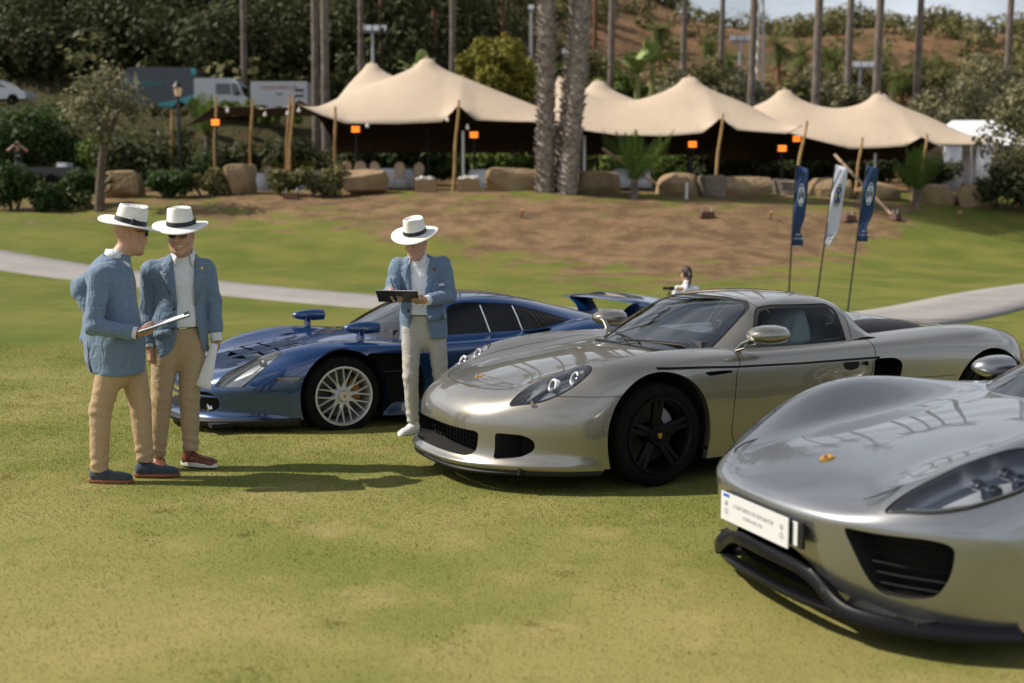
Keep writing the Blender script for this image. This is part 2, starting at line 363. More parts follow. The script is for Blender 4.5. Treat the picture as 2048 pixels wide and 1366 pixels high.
def lawn_mat():
    def b(m, N, L, p):
        def noise(sc, det=5, ro=.55, off=0):
            n = N.new('ShaderNodeTexNoise'); n.inputs['Scale'].default_value = sc; n.inputs['Detail'].default_value = det; n.inputs['Roughness'].default_value = ro
            mp_ = N.new('ShaderNodeMapping'); mp_.inputs['Location'].default_value = (off, off*.7, 0); L.new(t.outputs['Object'], mp_.inputs[0]); L.new(mp_.outputs[0], n.inputs['Vector']); return n.outputs['Fac']
        def ramp(f, lo, hi):
            r = N.new('ShaderNodeMapRange'); r.interpolation_type = 'SMOOTHSTEP'; r.inputs[1].default_value = lo; r.inputs[2].default_value = hi; L.new(f, r.inputs[0]); return r.outputs[0]
        def mixc(f, a, c):
            x = N.new('ShaderNodeMix'); x.data_type = 'RGBA'; L.new(f, x.inputs[0])
            for s_, v in ((6, a), (7, c)):
                if isinstance(v, tuple): x.inputs[s_].default_value = (*v, 1)
                else: L.new(v, x.inputs[s_])
            return x.outputs[2]
        def mul(a, k):
            x = N.new('ShaderNodeMath'); x.operation = 'MULTIPLY'; L.new(a, x.inputs[0])
            if isinstance(k, float): x.inputs[1].default_value = k
            else: L.new(k, x.inputs[1])
            return x.outputs[0]
        t = N.new('ShaderNodeTexCoord'); at_ = N.new('ShaderNodeAttribute'); at_.attribute_name = 'dry'
        c = mixc(ramp(noise(.55, 4), .38, .64), (.155, .172, .038), (.25, .235, .078))
        c = mixc(mul(ramp(noise(1.7, 5, .6, 7), .50, .70), .75), c, (.31, .26, .11))
        c = mixc(mul(ramp(noise(3.1, 5, .6, 31), .56, .74), .8), c, (.095, .135, .020))
        c = mixc(mul(ramp(noise(42, 3, .7, 3), .35, .7), .30), c, (.12, .13, .028))
        c = mixc(mul(ramp(noise(150, 2, .7, 5), .5, .75), .5), c, (.34, .31, .13))
        sp_ = N.new('ShaderNodeSeparateXYZ'); L.new(t.outputs['Object'], sp_.inputs[0]); c = mixc(mul(ramp(sp_.outputs[1], 10.5, 17.0), .8), c, mixc(ramp(noise(.45, 5, .6, 53), .36, .64), (.075, .105, .012), (.145, .148, .028)))
        nr = ramp(sp_.outputs[1], 7.5, 3.5); c = mixc(mul(nr, mul(ramp(noise(.8, 4, .5, 41), .36, .6), .55)), c, (.34, .28, .115))      # worn, drier turf nearest the car park
        e = mixc(ramp(noise(1.2, 6, .65, 11), .36, .66), (.125, .078, .042), (.235, .155, .085))
        e = mixc(mul(ramp(noise(9, 5, .6, 17), .52, .7), .7), e, (.085, .056, .030))
        dn = N.new('ShaderNodeMath'); dn.operation = 'ADD'; L.new(at_.outputs['Fac'], dn.inputs[0]); x = mul(noise(.9, 6, .65, 23), 1.0); x2 = N.new('ShaderNodeMath'); x2.operation = 'SUBTRACT'; L.new(x, x2.inputs[0]); x2.inputs[1].default_value = .5
        x3 = mul(x2.outputs[0], 2.0); L.new(x3, dn.inputs[1])
        L.new(mixc(ramp(dn.outputs[0], .34, .66), c, e), p.inputs['Base Color'])
        u = N.new('ShaderNodeBump'); u.inputs['Strength'].default_value = .25; u.inputs['Distance'].default_value = .02; L.new(noise(70, 4, .7, 2), u.inputs['Height']); L.new(u.outputs[0], p.inputs['Normal'])
    return mat('lawn_grass', rough=.95, spec=.15, build=b)
M_LAWN = lawn_mat()
def build_land():
    xs = np.unique(np.concatenate([np.arange(-160, -36, 6), np.arange(-36, 36.01, .5), np.arange(36, 160.1, 6)])); ys = np.unique(np.concatenate([np.arange(-60, 1, 4), np.arange(1, 14, .5), np.arange(14, 46, .33), np.arange(46, 60.1, 1)]))
    Y, X = np.meshgrid(ys, xs, indexing='ij'); Z = tz(X, Y); V = np.stack([X, Y, Z], -1).reshape(-1, 3); n = len(xs); i = np.arange(len(ys)-1)[:, None]*n+np.arange(n-1)
    o = mk('lawn', V, np.stack([i, i+1, i+n+1, i+n], -1).reshape(-1, 4), M_LAWN); tag(o, kind='structure')
    P_ = to_px(V); d = sdf_poly(P_, DRY); dry = .5-.5*np.clip(d/75, -1, 1); dry[V[:, 1] < 24] = 0; dry = np.where(V[:, 1] > 46, .75, dry)
    at_ = o.data.attributes.new('dry', 'FLOAT', 'POINT'); at_.data.foreach_set('value', dry.astype(np.float32))
    # hillside behind
    xs = np.concatenate([np.arange(-160, -60, 5), np.arange(-60, 90, 1.5), np.arange(90, 160.1, 5)]); ys = np.concatenate([np.arange(59.5, 110, 1.5), np.arange(110, 240.1, 2.5)])
    Y, X = np.meshgrid(ys, xs, indexing='ij'); Z = tz(X, Y)-.004; V = np.stack([X, Y, Z], -1).reshape(-1, 3); n = len(xs); i = np.arange(len(ys)-1)[:, None]*n+np.arange(n-1)
    def hb(m, N, L, p):
        t = N.new('ShaderNodeTexCoord')
        def ns(sc, det=6, ro=.6):
            q = N.new('ShaderNodeTexNoise'); q.inputs['Scale'].default_value = sc; q.inputs['Detail'].default_value = det; q.inputs['Roughness'].default_value = ro; L.new(t.outputs['Object'], q.inputs['Vector']); return q.outputs['Fac']
        def rp(f, pts):
            r = N.new('ShaderNodeValToRGB'); L.new(f, r.inputs[0]); e = r.color_ramp.elements
            e[0].position, e[0].color = pts[0][0], (*pts[0][1], 1); e[1].position, e[1].color = pts[-1][0], (*pts[-1][1], 1)
            for q in pts[1:-1]: k = e.new(q[0]); k.color = (*q[1], 1)
            return r.outputs[0]
        a = rp(ns(.16), [(.34, (.10, .078, .042)), (.47, (.165, .095, .052)), (.58, (.225, .128, .070)), (.72, (.18, .12, .065))]); f = ns(.9)
        sx_ = N.new('ShaderNodeSeparateXYZ'); L.new(t.outputs['Object'], sx_.inputs[0]); wq = N.new('ShaderNodeMath'); wq.operation = 'MULTIPLY_ADD'; L.new(ns(.08), wq.inputs[0]); wq.inputs[1].default_value = 40.0; L.new(sx_.outputs[0], wq.inputs[2])
        rq = N.new('ShaderNodeMapRange'); rq.inputs[1].default_value = 6; rq.inputs[2].default_value = 34; L.new(wq.outputs[0], rq.inputs[0]); gx = N.new('ShaderNodeMix'); gx.data_type = 'RGBA'; gx.inputs[6].default_value = (.050, .048, .022, 1); L.new(rq.outputs[0], gx.inputs[0]); L.new(a, gx.inputs[7]); a = gx.outputs[2]      # leaf litter under the woods, dry earth elsewhere
        x = N.new('ShaderNodeMix'); x.data_type = 'RGBA'; r = N.new('ShaderNodeMapRange'); r.inputs[1].default_value = .5; r.inputs[2].default_value = .66; L.new(f, r.inputs[0]); L.new(r.outputs[0], x.inputs[0]); L.new(a, x.inputs[6]); x.inputs[7].default_value = (.085, .06, .03, 1)
        L.new(x.outputs[2], p.inputs['Base Color']); u = N.new('ShaderNodeBump'); u.inputs['Strength'].default_value = 1; u.inputs['Distance'].default_value = .5; L.new(ns(.7), u.inputs['Height']); L.new(u.outputs[0], p.inputs['Normal'])
    tag(mk('hillside', V, np.stack([i, i+1, i+n+1, i+n], -1).reshape(-1, 4), mat('dry_hillside', rough=.95, spec=.1, build=hb)), kind='structure')
    # path
    T = np.gradient(PATH, axis=0); T /= np.linalg.norm(T, axis=1)[:, None]; Nn = np.stack([-T[:, 1], T[:, 0]], 1); rows = []
    for k, off in enumerate((-1.02, -1.0, -.5, 0, .5, 1.0, 1.02)):
        Q = PATH+Nn*off; rows.append(np.stack([Q[:, 0], Q[:, 1], tz(Q[:, 0], Q[:, 1])+(.05 if 0 < k < 6 else -.05)], 1))
    G = np.stack(rows, 1); nu, nv = G.shape[:2]; i = np.arange(nu-1)[:, None]*nv+np.arange(nv-1)
    tag(mk('path', G.reshape(-1, 3), np.stack([i, i+nv, i+nv+1, i+1], -1).reshape(-1, 4)[:, ::-1].copy(), mat('concrete_path', (.25, .235, .23), .9, noise=(1.3, (.31, .29, .285), .2, 8), bump=(40, .3, .01))), kind='structure')
build_land()
# ------------------------------------------------------------------ materials for the cars
def paint(name, col, rough=.32, metal=.8, flake=.04):
    def b(m, N, L, p):
        t = N.new('ShaderNodeTexCoord'); v = N.new('ShaderNodeTexVoronoi'); v.inputs['Scale'].default_value = 900
        u = N.new('ShaderNodeBump'); u.inputs['Strength'].default_value = flake; u.inputs['Distance'].default_value = .001
        L.new(t.outputs['Object'], v.inputs['Vector']); L.new(v.outputs['Distance'], u.inputs['Height']); L.new(u.outputs[0], p.inputs['Normal'])
        n = N.new('ShaderNodeTexNoise'); n.inputs['Scale'].default_value = 3; n.inputs['Detail'].default_value = 6     # faint dust
        r = N.new('ShaderNodeMapRange'); r.inputs[1].default_value = .35; r.inputs[2].default_value = .75; r.inputs[3].default_value = rough; r.inputs[4].default_value = rough+.06
        L.new(t.outputs['Object'], n.inputs['Vector']); L.new(n.outputs['Fac'], r.inputs[0]); L.new(r.outputs[0], p.inputs['Roughness'])
        p.inputs['Coat IOR'].default_value = 1.75
    return mat(name, col, rough, metal, coat=1.0, coat_rough=.02, build=b)
def glassmat(name, tint=(.35, .38, .38), refl=1.0, ior=1.55):
    if name in MATS: return MATS[name]
    m = bpy.data.materials.new(name); m.use_nodes = True; N = m.node_tree.nodes; L = m.node_tree.links; N.clear()
    o = N.new('ShaderNodeOutputMaterial'); t = N.new('ShaderNodeBsdfTransparent'); t.inputs[0].default_value = (*tint, 1)
    g = N.new('ShaderNodeBsdfGlossy'); g.inputs['Roughness'].default_value = .015; g.inputs[0].default_value = (refl, refl, refl, 1)
    f = N.new('ShaderNodeFresnel'); f.inputs[0].default_value = ior; x = N.new('ShaderNodeMixShader')
    L.new(f.outputs[0], x.inputs[0]); L.new(t.outputs[0], x.inputs[1]); L.new(g.outputs[0], x.inputs[2]); L.new(x.outputs[0], o.inputs[0])
    MATS[name] = m; return m
M_SEAM = mat('panel_gap', (.012, .012, .012), .7)
M_BLACK = mat('black_plastic', (.010, .010, .011), .5, spec=.3, noise=(60, (.016, .016, .017)))
M_VOID = mat('dark_cavity', (.006, .006, .006), .9)
M_CARBON = mat('gloss_carbon', (.005, .005, .007), .28, spec=.28)
M_TYRE = mat('tyre_rubber', (.006, .006, .007), .9, spec=.12, noise=(25, (.011, .0105, .010)), bump=(180, .15, .002))
M_RIMB = mat('black_rim', (.004, .004, .006), .45, .0, spec=.22)
M_RIMS = mat('silver_rim', (.58, .585, .60), .36, .55)
M_STEEL = mat('brake_steel', (.09, .085, .08), .5, .8)
M_CHROME = mat('bright_metal', (.75, .76, .78), .16, 1.0)
M_GLASS = glassmat('car_glass', (.60, .66, .68), ior=2.7)
M_GLASSS = glassmat('side_glass', (.62, .68, .68), ior=1.5)
M_GLASSD = glassmat('dark_car_glass', (.05, .055, .06))
M_LENS = glassmat('lamp_lens', (.86, .88, .90))
M_LAMPIN = mat('lamp_reflector', (.62, .64, .68), .22, .9)
M_LAMPW = mat('lamp_white', (.85, .86, .88), .3)
M_GOLD = mat('gold_crest', (.75, .42, .07), .35, .6)
M_CRESTR = mat('crest_dark', (.16, .02, .015), .4)
M_INT = mat('cabin_black', (.045, .046, .05), .8)
M_INTB = mat('cabin_grey', (.10, .095, .09), .75)
M_RED = mat('tail_lamp_red', (.42, .01, .012), .15, coat=1.0)

def arch_cut(S, cx, cz, r, ymin=.55, flat=0.0):
    """remove the wheel opening (half body, side view) and give back the inside lip"""
    def fn(S): return np.where(S.V[:, 1] > ymin, np.hypot(S.V[:, 0]-cx, np.where(S.V[:, 2] > cz, S.V[:, 2]-cz, (S.V[:, 2]-cz)*.75))-r, .5)
    ins, rest = S.split(fn(S)); return ins, rest
def arch_lip(ins, m, parent, depth=.05, cz=.33):
    """return flange round a wheel opening"""
    n = len(ins.V); E_ = [(a, b) for a, b in ins.edges() if ins.V[a, 2] > .16 or ins.V[b, 2] > .16]
    V = np.concatenate([ins.V[:, :3], ins.V[:, :3]-np.array([0, depth, 0])]); F = [(b, a, a+n, b+n) for a, b in E_]
    for sgn in (1, -1):
        W = V.copy(); W[:, 1] *= sgn; mk('arch_flange', W, F if sgn > 0 else [f[::-1] for f in F], m, parent)
def wheel_well(cx, cz, r, y0, y1, parent, m=None):
    """dark tub over a wheel, both sides"""
    for sgn in (1, -1):
        b = MB(); a = np.linspace(-.35, math.pi+.35, 20); V = []; F = []
        for t in a: V += [(cx-r*math.cos(t), sgn*y1, cz+r*math.sin(t)), (cx-r*math.cos(t), sgn*y0, cz+r*math.sin(t))]
        for i in range(len(a)-1): F.append((2*i, 2*i+1, 2*i+3, 2*i+2))
        n = len(V); V.append((cx, sgn*y0, cz)); F += [(2*i+1, n, 2*i+3) for i in range(len(a)-1)]
        b.add(V, F); b.build('wheel_well', m or M_VOID, parent)
def add_wheel(parent, x, y, r, width, style, rimr, steer=0.0, side=-1, caliper=None, rot=0.0, flat=None):
    """wheel with its outer face towards side (-1 = near)"""
    Mx = Matrix.Translation((x, y, r-.008)) @ Matrix.Rotation(steer, 4, 'Z') @ Matrix.Rotation(math.pi/2 if side < 0 else -math.pi/2, 4, 'X') @ Matrix.Rotation(rot, 4, 'Z')
    w2 = width/2; b = MB()                # local z points outwards
    prof = [(rimr-.015, w2-.02), (rimr+.004, w2-.004), (rimr+.02, w2+.004), (r-.055, w2+.008), (r-.03, w2+.002), (r-.012, w2-.012), (r-.003, w2-.035), (r, 0), (r-.003, -w2+.035), (r-.02, -w2), (rimr, -w2)]
    b.lathe(prof, 56); tyre = b.build('wheel', M_TYRE, parent, sharp=50); tyre.matrix_local = Mx
    g = MB()
    for zz in (-.06, -.02, .02, .06):
        pass
    rm = {'gt': M_RIMB, 'mesh': M_RIMS, 'five': M_RIMS}[style]
    b = MB(); b.lathe([(rimr-.018, w2-.03), (rimr-.003, w2-.006), (rimr+.006, w2+.003), (rimr+.004, w2+.008), (rimr-.010, w2+.008), (rimr-.016, w2+.0), (rimr-.026, w2-.05), (rimr-.032, -w2+.02)], 56)
    zf = w2-.018
    def spoke(a0, a1, r0, r1, wd0, wd1, z0, z1, th=.022):
        p0 = np.array([r0*math.cos(a0), r0*math.sin(a0)]); p1 = np.array([r1*math.cos(a1), r1*math.sin(a1)]); d = p1-p0; d /= np.linalg.norm(d); n_ = np.array([-d[1], d[0]])
        V = []
        for p, wd, z in ((p0, wd0, z0), (p1, wd1, z1)):
            for s_, dz in ((-1, -th), (-1, 0), (-.55, .007), (.55, .007), (1, 0), (1, -th)):
                q = p+n_*s_*wd/2; V.append((q[0], q[1], z+dz))
        b.add(V, [(i, i+1, i+7, i+6) for i in range(5)]+[(0, 6, 11, 5)]+[(5, 4, 3, 2, 1, 0), (6, 7, 8, 9, 10, 11)])
    if style == 'mesh':
        for k in range(10):
            a = 2*math.pi*k/10; rm_ = rimr*.50
            spoke(a, a, .055, rm_, .042, .026, zf-.012, zf-.004, .03)
            for s_ in (-1, 1): spoke(a+s_*.03, a+s_*.17, rm_-.018, rimr-.006, .017, .011, zf-.004, zf+.012, .02)
        b.lathe([(.0, zf+.0), (.072, zf+.0), (.08, zf-.02), (.08, zf-.05)], 28)
    elif style == 'gt':
        for k in range(5):
            a = 2*math.pi*k/5
            for s_ in (-1, 1): spoke(a+s_*.20, a+s_*.105, .05, rimr-.004, .045, .03, zf-.03, zf+.005, .03)
            spoke(a, a, .05, rimr*.5, .05, .03, zf-.036, zf-.03, .03)
        b.lathe([(.0, zf-.0), (.06, zf-.005), (.075, zf-.03), (.075, zf-.05)], 28)
    else:
        for k in range(5):
            a = 2*math.pi*k/5; spoke(a, a, .05, rimr-.004, .10, .06, zf-.03, zf+.005, .03)
    o = b.build('rim', rm, tyre, sharp=35)
    b = MB()
    if style == 'mesh': b.lathe([(.0, zf+.038), (.040, zf+.038), (.046, zf+.030), (.052, zf+.0)], 28)
    else: b.lathe([(.0, zf+.012), (.030, zf+.012), (.036, zf+.004), (.038, zf-.01)], 24)
    b.build('hub_cap', rm, tyre, sharp=35)
    h = .0405 if style == 'mesh' else .0145
    # crest: a small shield
    b = MB(); sh = [(-.013, .015), (.013, .015), (.015, .004), (.010, -.010), (0, -.019), (-.010, -.010), (-.015, .004)]
    ca, sa = math.cos(-rot), math.sin(-rot); sh = [(p[0]*ca-p[1]*sa, p[0]*sa+p[1]*ca) for p in sh]
    b.add([(p[0], p[1], zf+h) for p in sh]+[(p[0], p[1], zf+h-.004) for p in sh], [tuple(range(7))[::-1]]+[(i, (i+1) % 7, (i+1) % 7+7, i+7) for i in range(7)]); cr_ = b.build('crest', M_GOLD, tyre, smooth=False)
    b = MB(); b.add([(p[0]*.45, p[1]*.45, zf+h+.0015) for p in sh], [tuple(range(7))[::-1]]); b.build('crest_centre', M_CRESTR, tyre, smooth=False)
    b = MB(); b.lathe([(.07, -.01), (rimr-.05, -.01), (rimr-.05, -.04), (.07, -.04)], 40); b.build('brake_disc', M_STEEL, tyre, sharp=30)
    if caliper:
        b = MB(); rr = rimr-.052; A = np.linspace(-.55, .55, 7)+caliper[1]; V = []; F = []
        for t in A:
            for rad, z in ((rr-.075, -.0), (rr-.075, .028), (rr-.01, .028), (rr+.004, .01), (rr+.004, -.05)): V.append((rad*math.cos(t), rad*math.sin(t), z))
        for i in range(6): F += [(i*5+j, i*5+j+1, i*5+j+6, i*5+j+5) for j in range(4)]
        F += [(4, 3, 2, 1, 0), tuple(30+j for j in range(5))]
        b.add(V, F); b.build('caliper', caliper[0], tyre, sharp=30)
    return tyre
def text_obj(name, s, size, M, m, parent, align='CENTER', ext=.0005, stretch=1.0):
    c = bpy.data.curves.new(name, 'FONT'); c.body = s; c.size = size; c.align_x = align; c.align_y = 'CENTER'; c.extrude = ext; c.resolution_u = 2
    t = bpy.data.objects.new(name, c); C.objects.link(t); me = bpy.data.meshes.new_from_object(t); bpy.data.objects.remove(t); me.materials.clear(); me.materials.append(m); me.name = name
    o = bpy.data.objects.new(name, me); C.objects.link(o); o.parent = parent; o.matrix_local = M @ Matrix.Diagonal((stretch, 1, 1, 1)); return o
def basis(o, x, y):
    """4x4 with origin o, local x, y axes"""
    x = Vector(x).normalized(); y = Vector(y); z = x.cross(y).normalized(); y = z.cross(x)
    return Matrix(((x.x, y.x, z.x, o[0]), (x.y, y.y, z.y, o[1]), (x.z, y.z, z.z, o[2]), (0, 0, 0, 1)))
def lamp_pod(parent, c, d, r, m_in=None):
    """projector lamp: ring, bowl and bulb lens facing d"""
    d = Vector(d).normalized(); M = Matrix.Translation(c) @ d.to_track_quat('Z', 'Y').to_matrix().to_4x4()
    b = MB(); b.lathe([(r*.62, -.01), (r*.70, .012), (r*.86, .016), (r, .010), (r, -.03)], 24, M); b.build('lamp_ring', m_in or M_LAMPW, parent, sharp=35)
    b = MB(); b.lathe([(.0, .004), (r*.30, .0), (r*.52, -.010), (r*.64, -.014)], 20, M); b.build('lamp_bulb', M_CHROME, parent)
def seat(parent, x, y, z0, m, m2=None):
    b = MB(); b.box((x, y, z0+.08), (.50, .46, .16)); b.box((x+.27, y, z0+.42), (.14, .46, .62), roty(.35), .8); b.box((x+.43, y, z0+.78), (.10, .26, .2), roty(.3))
    return b.build('seat', m, parent, sharp=25)
# ------------------------------------------------------------------ smooth bodies from distance fields
def _g(lo, hi, h):
    ax = [np.arange(lo[i], hi[i]+h, h, dtype=np.float32) for i in range(3)]
    return ax, np.meshgrid(*ax, indexing='ij')
def smin(a, b, k):
    if k <= 0: return np.minimum(a, b)
    h = np.clip(.5+.5*(b-a)/k, 0, 1); return b+(a-b)*h-k*h*(1-h)
def smax(a, b, k): return -smin(-a, -b, k)
def d_cone(X, a, b, ra, rb, flat=None):
    """round cone between a and b; flat=(axis vector, factor) squeezes the cross section"""
    a = np.asarray(a, np.float32); b = np.asarray(b, np.float32); ab = b-a; L = float(ab@ab)+1e-9
    P = [X[i]-a[i] for i in range(3)]; t = np.clip((P[0]*ab[0]+P[1]*ab[1]+P[2]*ab[2])/L, 0, 1)
    Q = [P[i]-t*ab[i] for i in range(3)]
    if flat is not None:
        n = np.asarray(flat[0], np.float32); n = n/np.linalg.norm(n); q = Q[0]*n[0]+Q[1]*n[1]+Q[2]*n[2]; f = flat[1]-1
        Q = [Q[i]+q*n[i]*f for i in range(3)]
    return np.sqrt(Q[0]**2+Q[1]**2+Q[2]**2)-(ra+(rb-ra)*t)
def d_ell(X, c, r, M=None):
    P = [X[i]-c[i] for i in range(3)]
    if M is not None: M = np.asarray(M).T; P = [M[i, 0]*P[0]+M[i, 1]*P[1]+M[i, 2]*P[2] for i in range(3)]
    k0 = np.sqrt((P[0]/r[0])**2+(P[1]/r[1])**2+(P[2]/r[2])**2)
    return (k0-1)*min(r)*np.clip(k0, .6, 1.2)
def d_box(X, c, r, M=None, rd=.01):
    P = [X[i]-c[i] for i in range(3)]
    if M is not None: M = np.asarray(M).T; P = [M[i, 0]*P[0]+M[i, 1]*P[1]+M[i, 2]*P[2] for i in range(3)]
    q = [np.abs(P[i])-r[i]+rd for i in range(3)]
    return np.sqrt(sum(np.maximum(v, 0)**2 for v in q))+np.minimum(np.maximum(q[0], np.maximum(q[1], q[2])), 0)-rd
def d_prism(X, Q, plane):
    """infinite prism over polygon Q in the given plane axes"""
    i, j = plane; k = 3-i-j; sh = X[0].shape
    sl = [slice(None)]*3; sl[k] = 0; A = X[i][tuple(sl)]; B = X[j][tuple(sl)]
    d = sdf_poly(np.stack([A.ravel(), B.ravel()], 1), Q).reshape(A.shape).astype(np.float32)
    return np.broadcast_to(np.expand_dims(d, k), sh)
def surface_nets(D, ax, h):
    s = D < 0; n = D.shape; c = [np.arange(m-1) for m in n]
    corner = [(i, j, k) for i in (0, 1) for j in (0, 1) for k in (0, 1)]
    cnt = sum(s[i:n[0]-1+i, j:n[1]-1+j, k:n[2]-1+k].astype(np.int8) for i, j, k in corner)
    act = (cnt > 0) & (cnt < 8); idx = np.argwhere(act); ids = np.full(act.shape, -1, np.int64); ids[act] = np.arange(len(idx))
    acc = np.zeros((len(idx), 3)); num = np.zeros(len(idx))
    for a in range(8):
        for b in range(a+1, 8):
            A, B = np.array(corner[a]), np.array(corner[b])
            if abs(A-B).sum() != 1: continue
            da = D[tuple((idx+A).T)]; db = D[tuple((idx+B).T)]; m = (da < 0) != (db < 0); t = np.where(m, da/(da-db+1e-20), 0)
            acc[m] += (A+(B-A)*t[:, None])[m]; num[m] += 1
    V = (idx+acc/np.maximum(num, 1)[:, None])*h+np.array([ax[0][0], ax[1][0], ax[2][0]])
    F = []
    for axis in range(3):
        o = [(1, 2), (2, 0), (0, 1)][axis]
        sl0 = [slice(0, -1) if q == axis else slice(1, -1) for q in range(3)]; sl1 = [slice(1, None) if q == axis else slice(1, -1) for q in range(3)]
        A = s[tuple(sl0)]; B = s[tuple(sl1)]; e = np.argwhere(A != B)
        if not len(e): continue
        flip = A[tuple(e.T)]; e = e+np.array([0 if q == axis else 1 for q in range(3)])
        u = np.eye(3, dtype=int)[o[0]]; v = np.eye(3, dtype=int)[o[1]]
        q0, q1, q2, q3 = [ids[tuple((e+d).T)] for d in (-u-v, -v, 0*u, -u)]
        Q = np.stack([q0, q1, q2, q3], 1); Q[~flip] = Q[~flip][:, ::-1]; F.append(Q)
    F = np.concatenate(F); return V, F[(F >= 0).all(1)]
def sdf_mesh(name, fn, lo, hi, h, m, parent, smooth_it=1, disp=None):
    ax, X = _g(lo, hi, h); D = fn(X).astype(np.float32)
    V, F = surface_nets(D, ax, h)
    for _ in range(smooth_it):                        # light relaxation takes out the stair steps
        S_ = np.zeros_like(V); n = np.zeros(len(V))
        for a in range(4):
            i, j = F[:, a], F[:, (a+1) % 4]; np.add.at(S_, i, V[j]); np.add.at(S_, j, V[i]); np.add.at(n, i, 1); np.add.at(n, j, 1)
        V = V*.5+.5*S_/np.maximum(n, 1)[:, None]
    o = mk(name, V, F.astype(np.int32), m, parent); return o
_NR = np.random.default_rng(3); _NP = [(_NR.normal(size=3), _NR.uniform(0, 6.28)) for _ in range(24)]
def wob(X, f, n=8, off=0):
    """cheap smooth noise, about -1..1"""
    r = 0
    for v, p in _NP[off:off+n]: r = r+np.sin(f*(v[0]*X[0]+v[1]*X[1]+v[2]*X[2])+p)
    return r/(n**.5)*.8
# clothes and skin
def _cloth(check, base, line, weave=700, lw=.05, per=17.0, fold=.6):
    def b(m, N, L, p):
        t = N.new('ShaderNodeTexCoord'); sp = N.new('ShaderNodeSeparateXYZ'); L.new(t.outputs['Object'], sp.inputs[0])
        w_ = N.new('ShaderNodeTexNoise'); w_.inputs['Scale'].default_value = 220; w_.inputs['Detail'].default_value = 3
        mp_ = N.new('ShaderNodeMapping'); mp_.inputs['Scale'].default_value = (1, 1, .25); L.new(t.outputs['Object'], mp_.inputs[0]); L.new(mp_.outputs[0], w_.inputs['Vector'])
        r = N.new('ShaderNodeMix'); r.data_type = 'RGBA'; r.inputs[6].default_value = (*[c*.72 for c in base], 1); r.inputs[7].default_value = (*[min(1, c*1.3) for c in base], 1); L.new(w_.outputs['Fac'], r.inputs[0])
        last = r.outputs[2]
        if check:
            acc = None
            for ch, k in ((0, per), (2, per*.72), (1, per)):
                a = N.new('ShaderNodeMath'); a.operation = 'MULTIPLY'; a.inputs[1].default_value = k; L.new(sp.outputs[ch], a.inputs[0])
                f = N.new('ShaderNodeMath'); f.operation = 'FRACT'; L.new(a.outputs[0], f.inputs[0])
                c = N.new('ShaderNodeMath'); c.operation = 'LESS_THAN'; c.inputs[1].default_value = lw; L.new(f.outputs[0], c.inputs[0])
                if acc is None: acc = c.outputs[0]
                else:
                    mxn = N.new('ShaderNodeMath'); mxn.operation = 'MAXIMUM'; L.new(acc, mxn.inputs[0]); L.new(c.outputs[0], mxn.inputs[1]); acc = mxn.outputs[0]
            sc_ = N.new('ShaderNodeMath'); sc_.operation = 'MULTIPLY'; sc_.inputs[1].default_value = .16; L.new(acc, sc_.inputs[0])
            q = N.new('ShaderNodeMix'); q.data_type = 'RGBA'; q.inputs[7].default_value = (*line, 1); L.new(sc_.outputs[0], q.inputs[0]); L.new(last, q.inputs[6]); last = q.outputs[2]
        L.new(last, p.inputs['Base Color'])
        n1 = N.new('ShaderNodeTexNoise'); n1.inputs['Scale'].default_value = 14; n1.inputs['Detail'].default_value = 5; n1.inputs['Distortion'].default_value = .8
        n2 = N.new('ShaderNodeMapping'); n2.inputs['Scale'].default_value = (1, 1, 1.6); L.new(t.outputs['Object'], n2.inputs[0]); L.new(n2.outputs[0], n1.inputs['Vector'])
        u = N.new('ShaderNodeBump'); u.inputs['Strength'].default_value = .55; u.inputs['Distance'].default_value = .012; L.new(n1.outputs['Fac'], u.inputs['Height'])
        n3 = N.new('ShaderNodeTexNoise'); n3.inputs['Scale'].default_value = 5.5; n3.inputs['Detail'].default_value = 2; n3.inputs['Distortion'].default_value = 1.2; n4 = N.new('ShaderNodeMapping'); n4.inputs['Scale'].default_value = (1.5, 1.5, .8); n4.inputs['Rotation'].default_value = (.3, .5, 0); L.new(t.outputs['Object'], n4.inputs[0]); L.new(n4.outputs[0], n3.inputs['Vector'])
        ab = N.new('ShaderNodeMath'); ab.operation = 'SUBTRACT'; ab.inputs[1].default_value = .5; L.new(n3.outputs['Fac'], ab.inputs[0]); ab2 = N.new('ShaderNodeMath'); ab2.operation = 'ABSOLUTE'; L.new(ab.outputs[0], ab2.inputs[0])
        u3 = N.new('ShaderNodeBump'); u3.inputs['Strength'].default_value = fold; u3.inputs['Distance'].default_value = .05; u3.invert = True; L.new(ab2.outputs[0], u3.inputs['Height']); L.new(u3.outputs[0], u.inputs['Normal'])
        u2 = N.new('ShaderNodeBump'); u2.inputs['Strength'].default_value = .25; u2.inputs['Distance'].default_value = .002; L.new(w_.outputs['Fac'], u2.inputs['Height']); L.new(u.outputs[0], u2.inputs['Normal']); L.new(u2.outputs[0], p.inputs['Normal'])
    return b
M_JACKET = mat('blue_check_linen', rough=.85, sheen=.15, build=_cloth(True, (.130, .200, .300), (.38, .43, .49)))
M_SHIRT = mat('white_shirt', rough=.8, build=_cloth(False, (.70, .74, .84), (1, 1, 1)))
M_CHINO = mat('tan_chino', rough=.85, build=_cloth(False, (.46, .325, .195), (1, 1, 1), fold=.3))
M_CHINO2 = mat('khaki_chino', rough=.85, build=_cloth(False, (.42, .315, .195), (1, 1, 1), fold=.3))
M_GREYT = mat('grey_trousers', rough=.85, build=_cloth(False, (.45, .43, .40), (1, 1, 1), fold=.3))
M_SKIN = mat('skin', (.44, .255, .18), .5, sss=.10, noise=(30, (.52, .31, .225)), bump=(120, .12, .002))
M_STRAW = mat('white_straw', (.84, .84, .82), .7, bump=(260, .35, .002), noise=(90, (.78, .77, .74)))
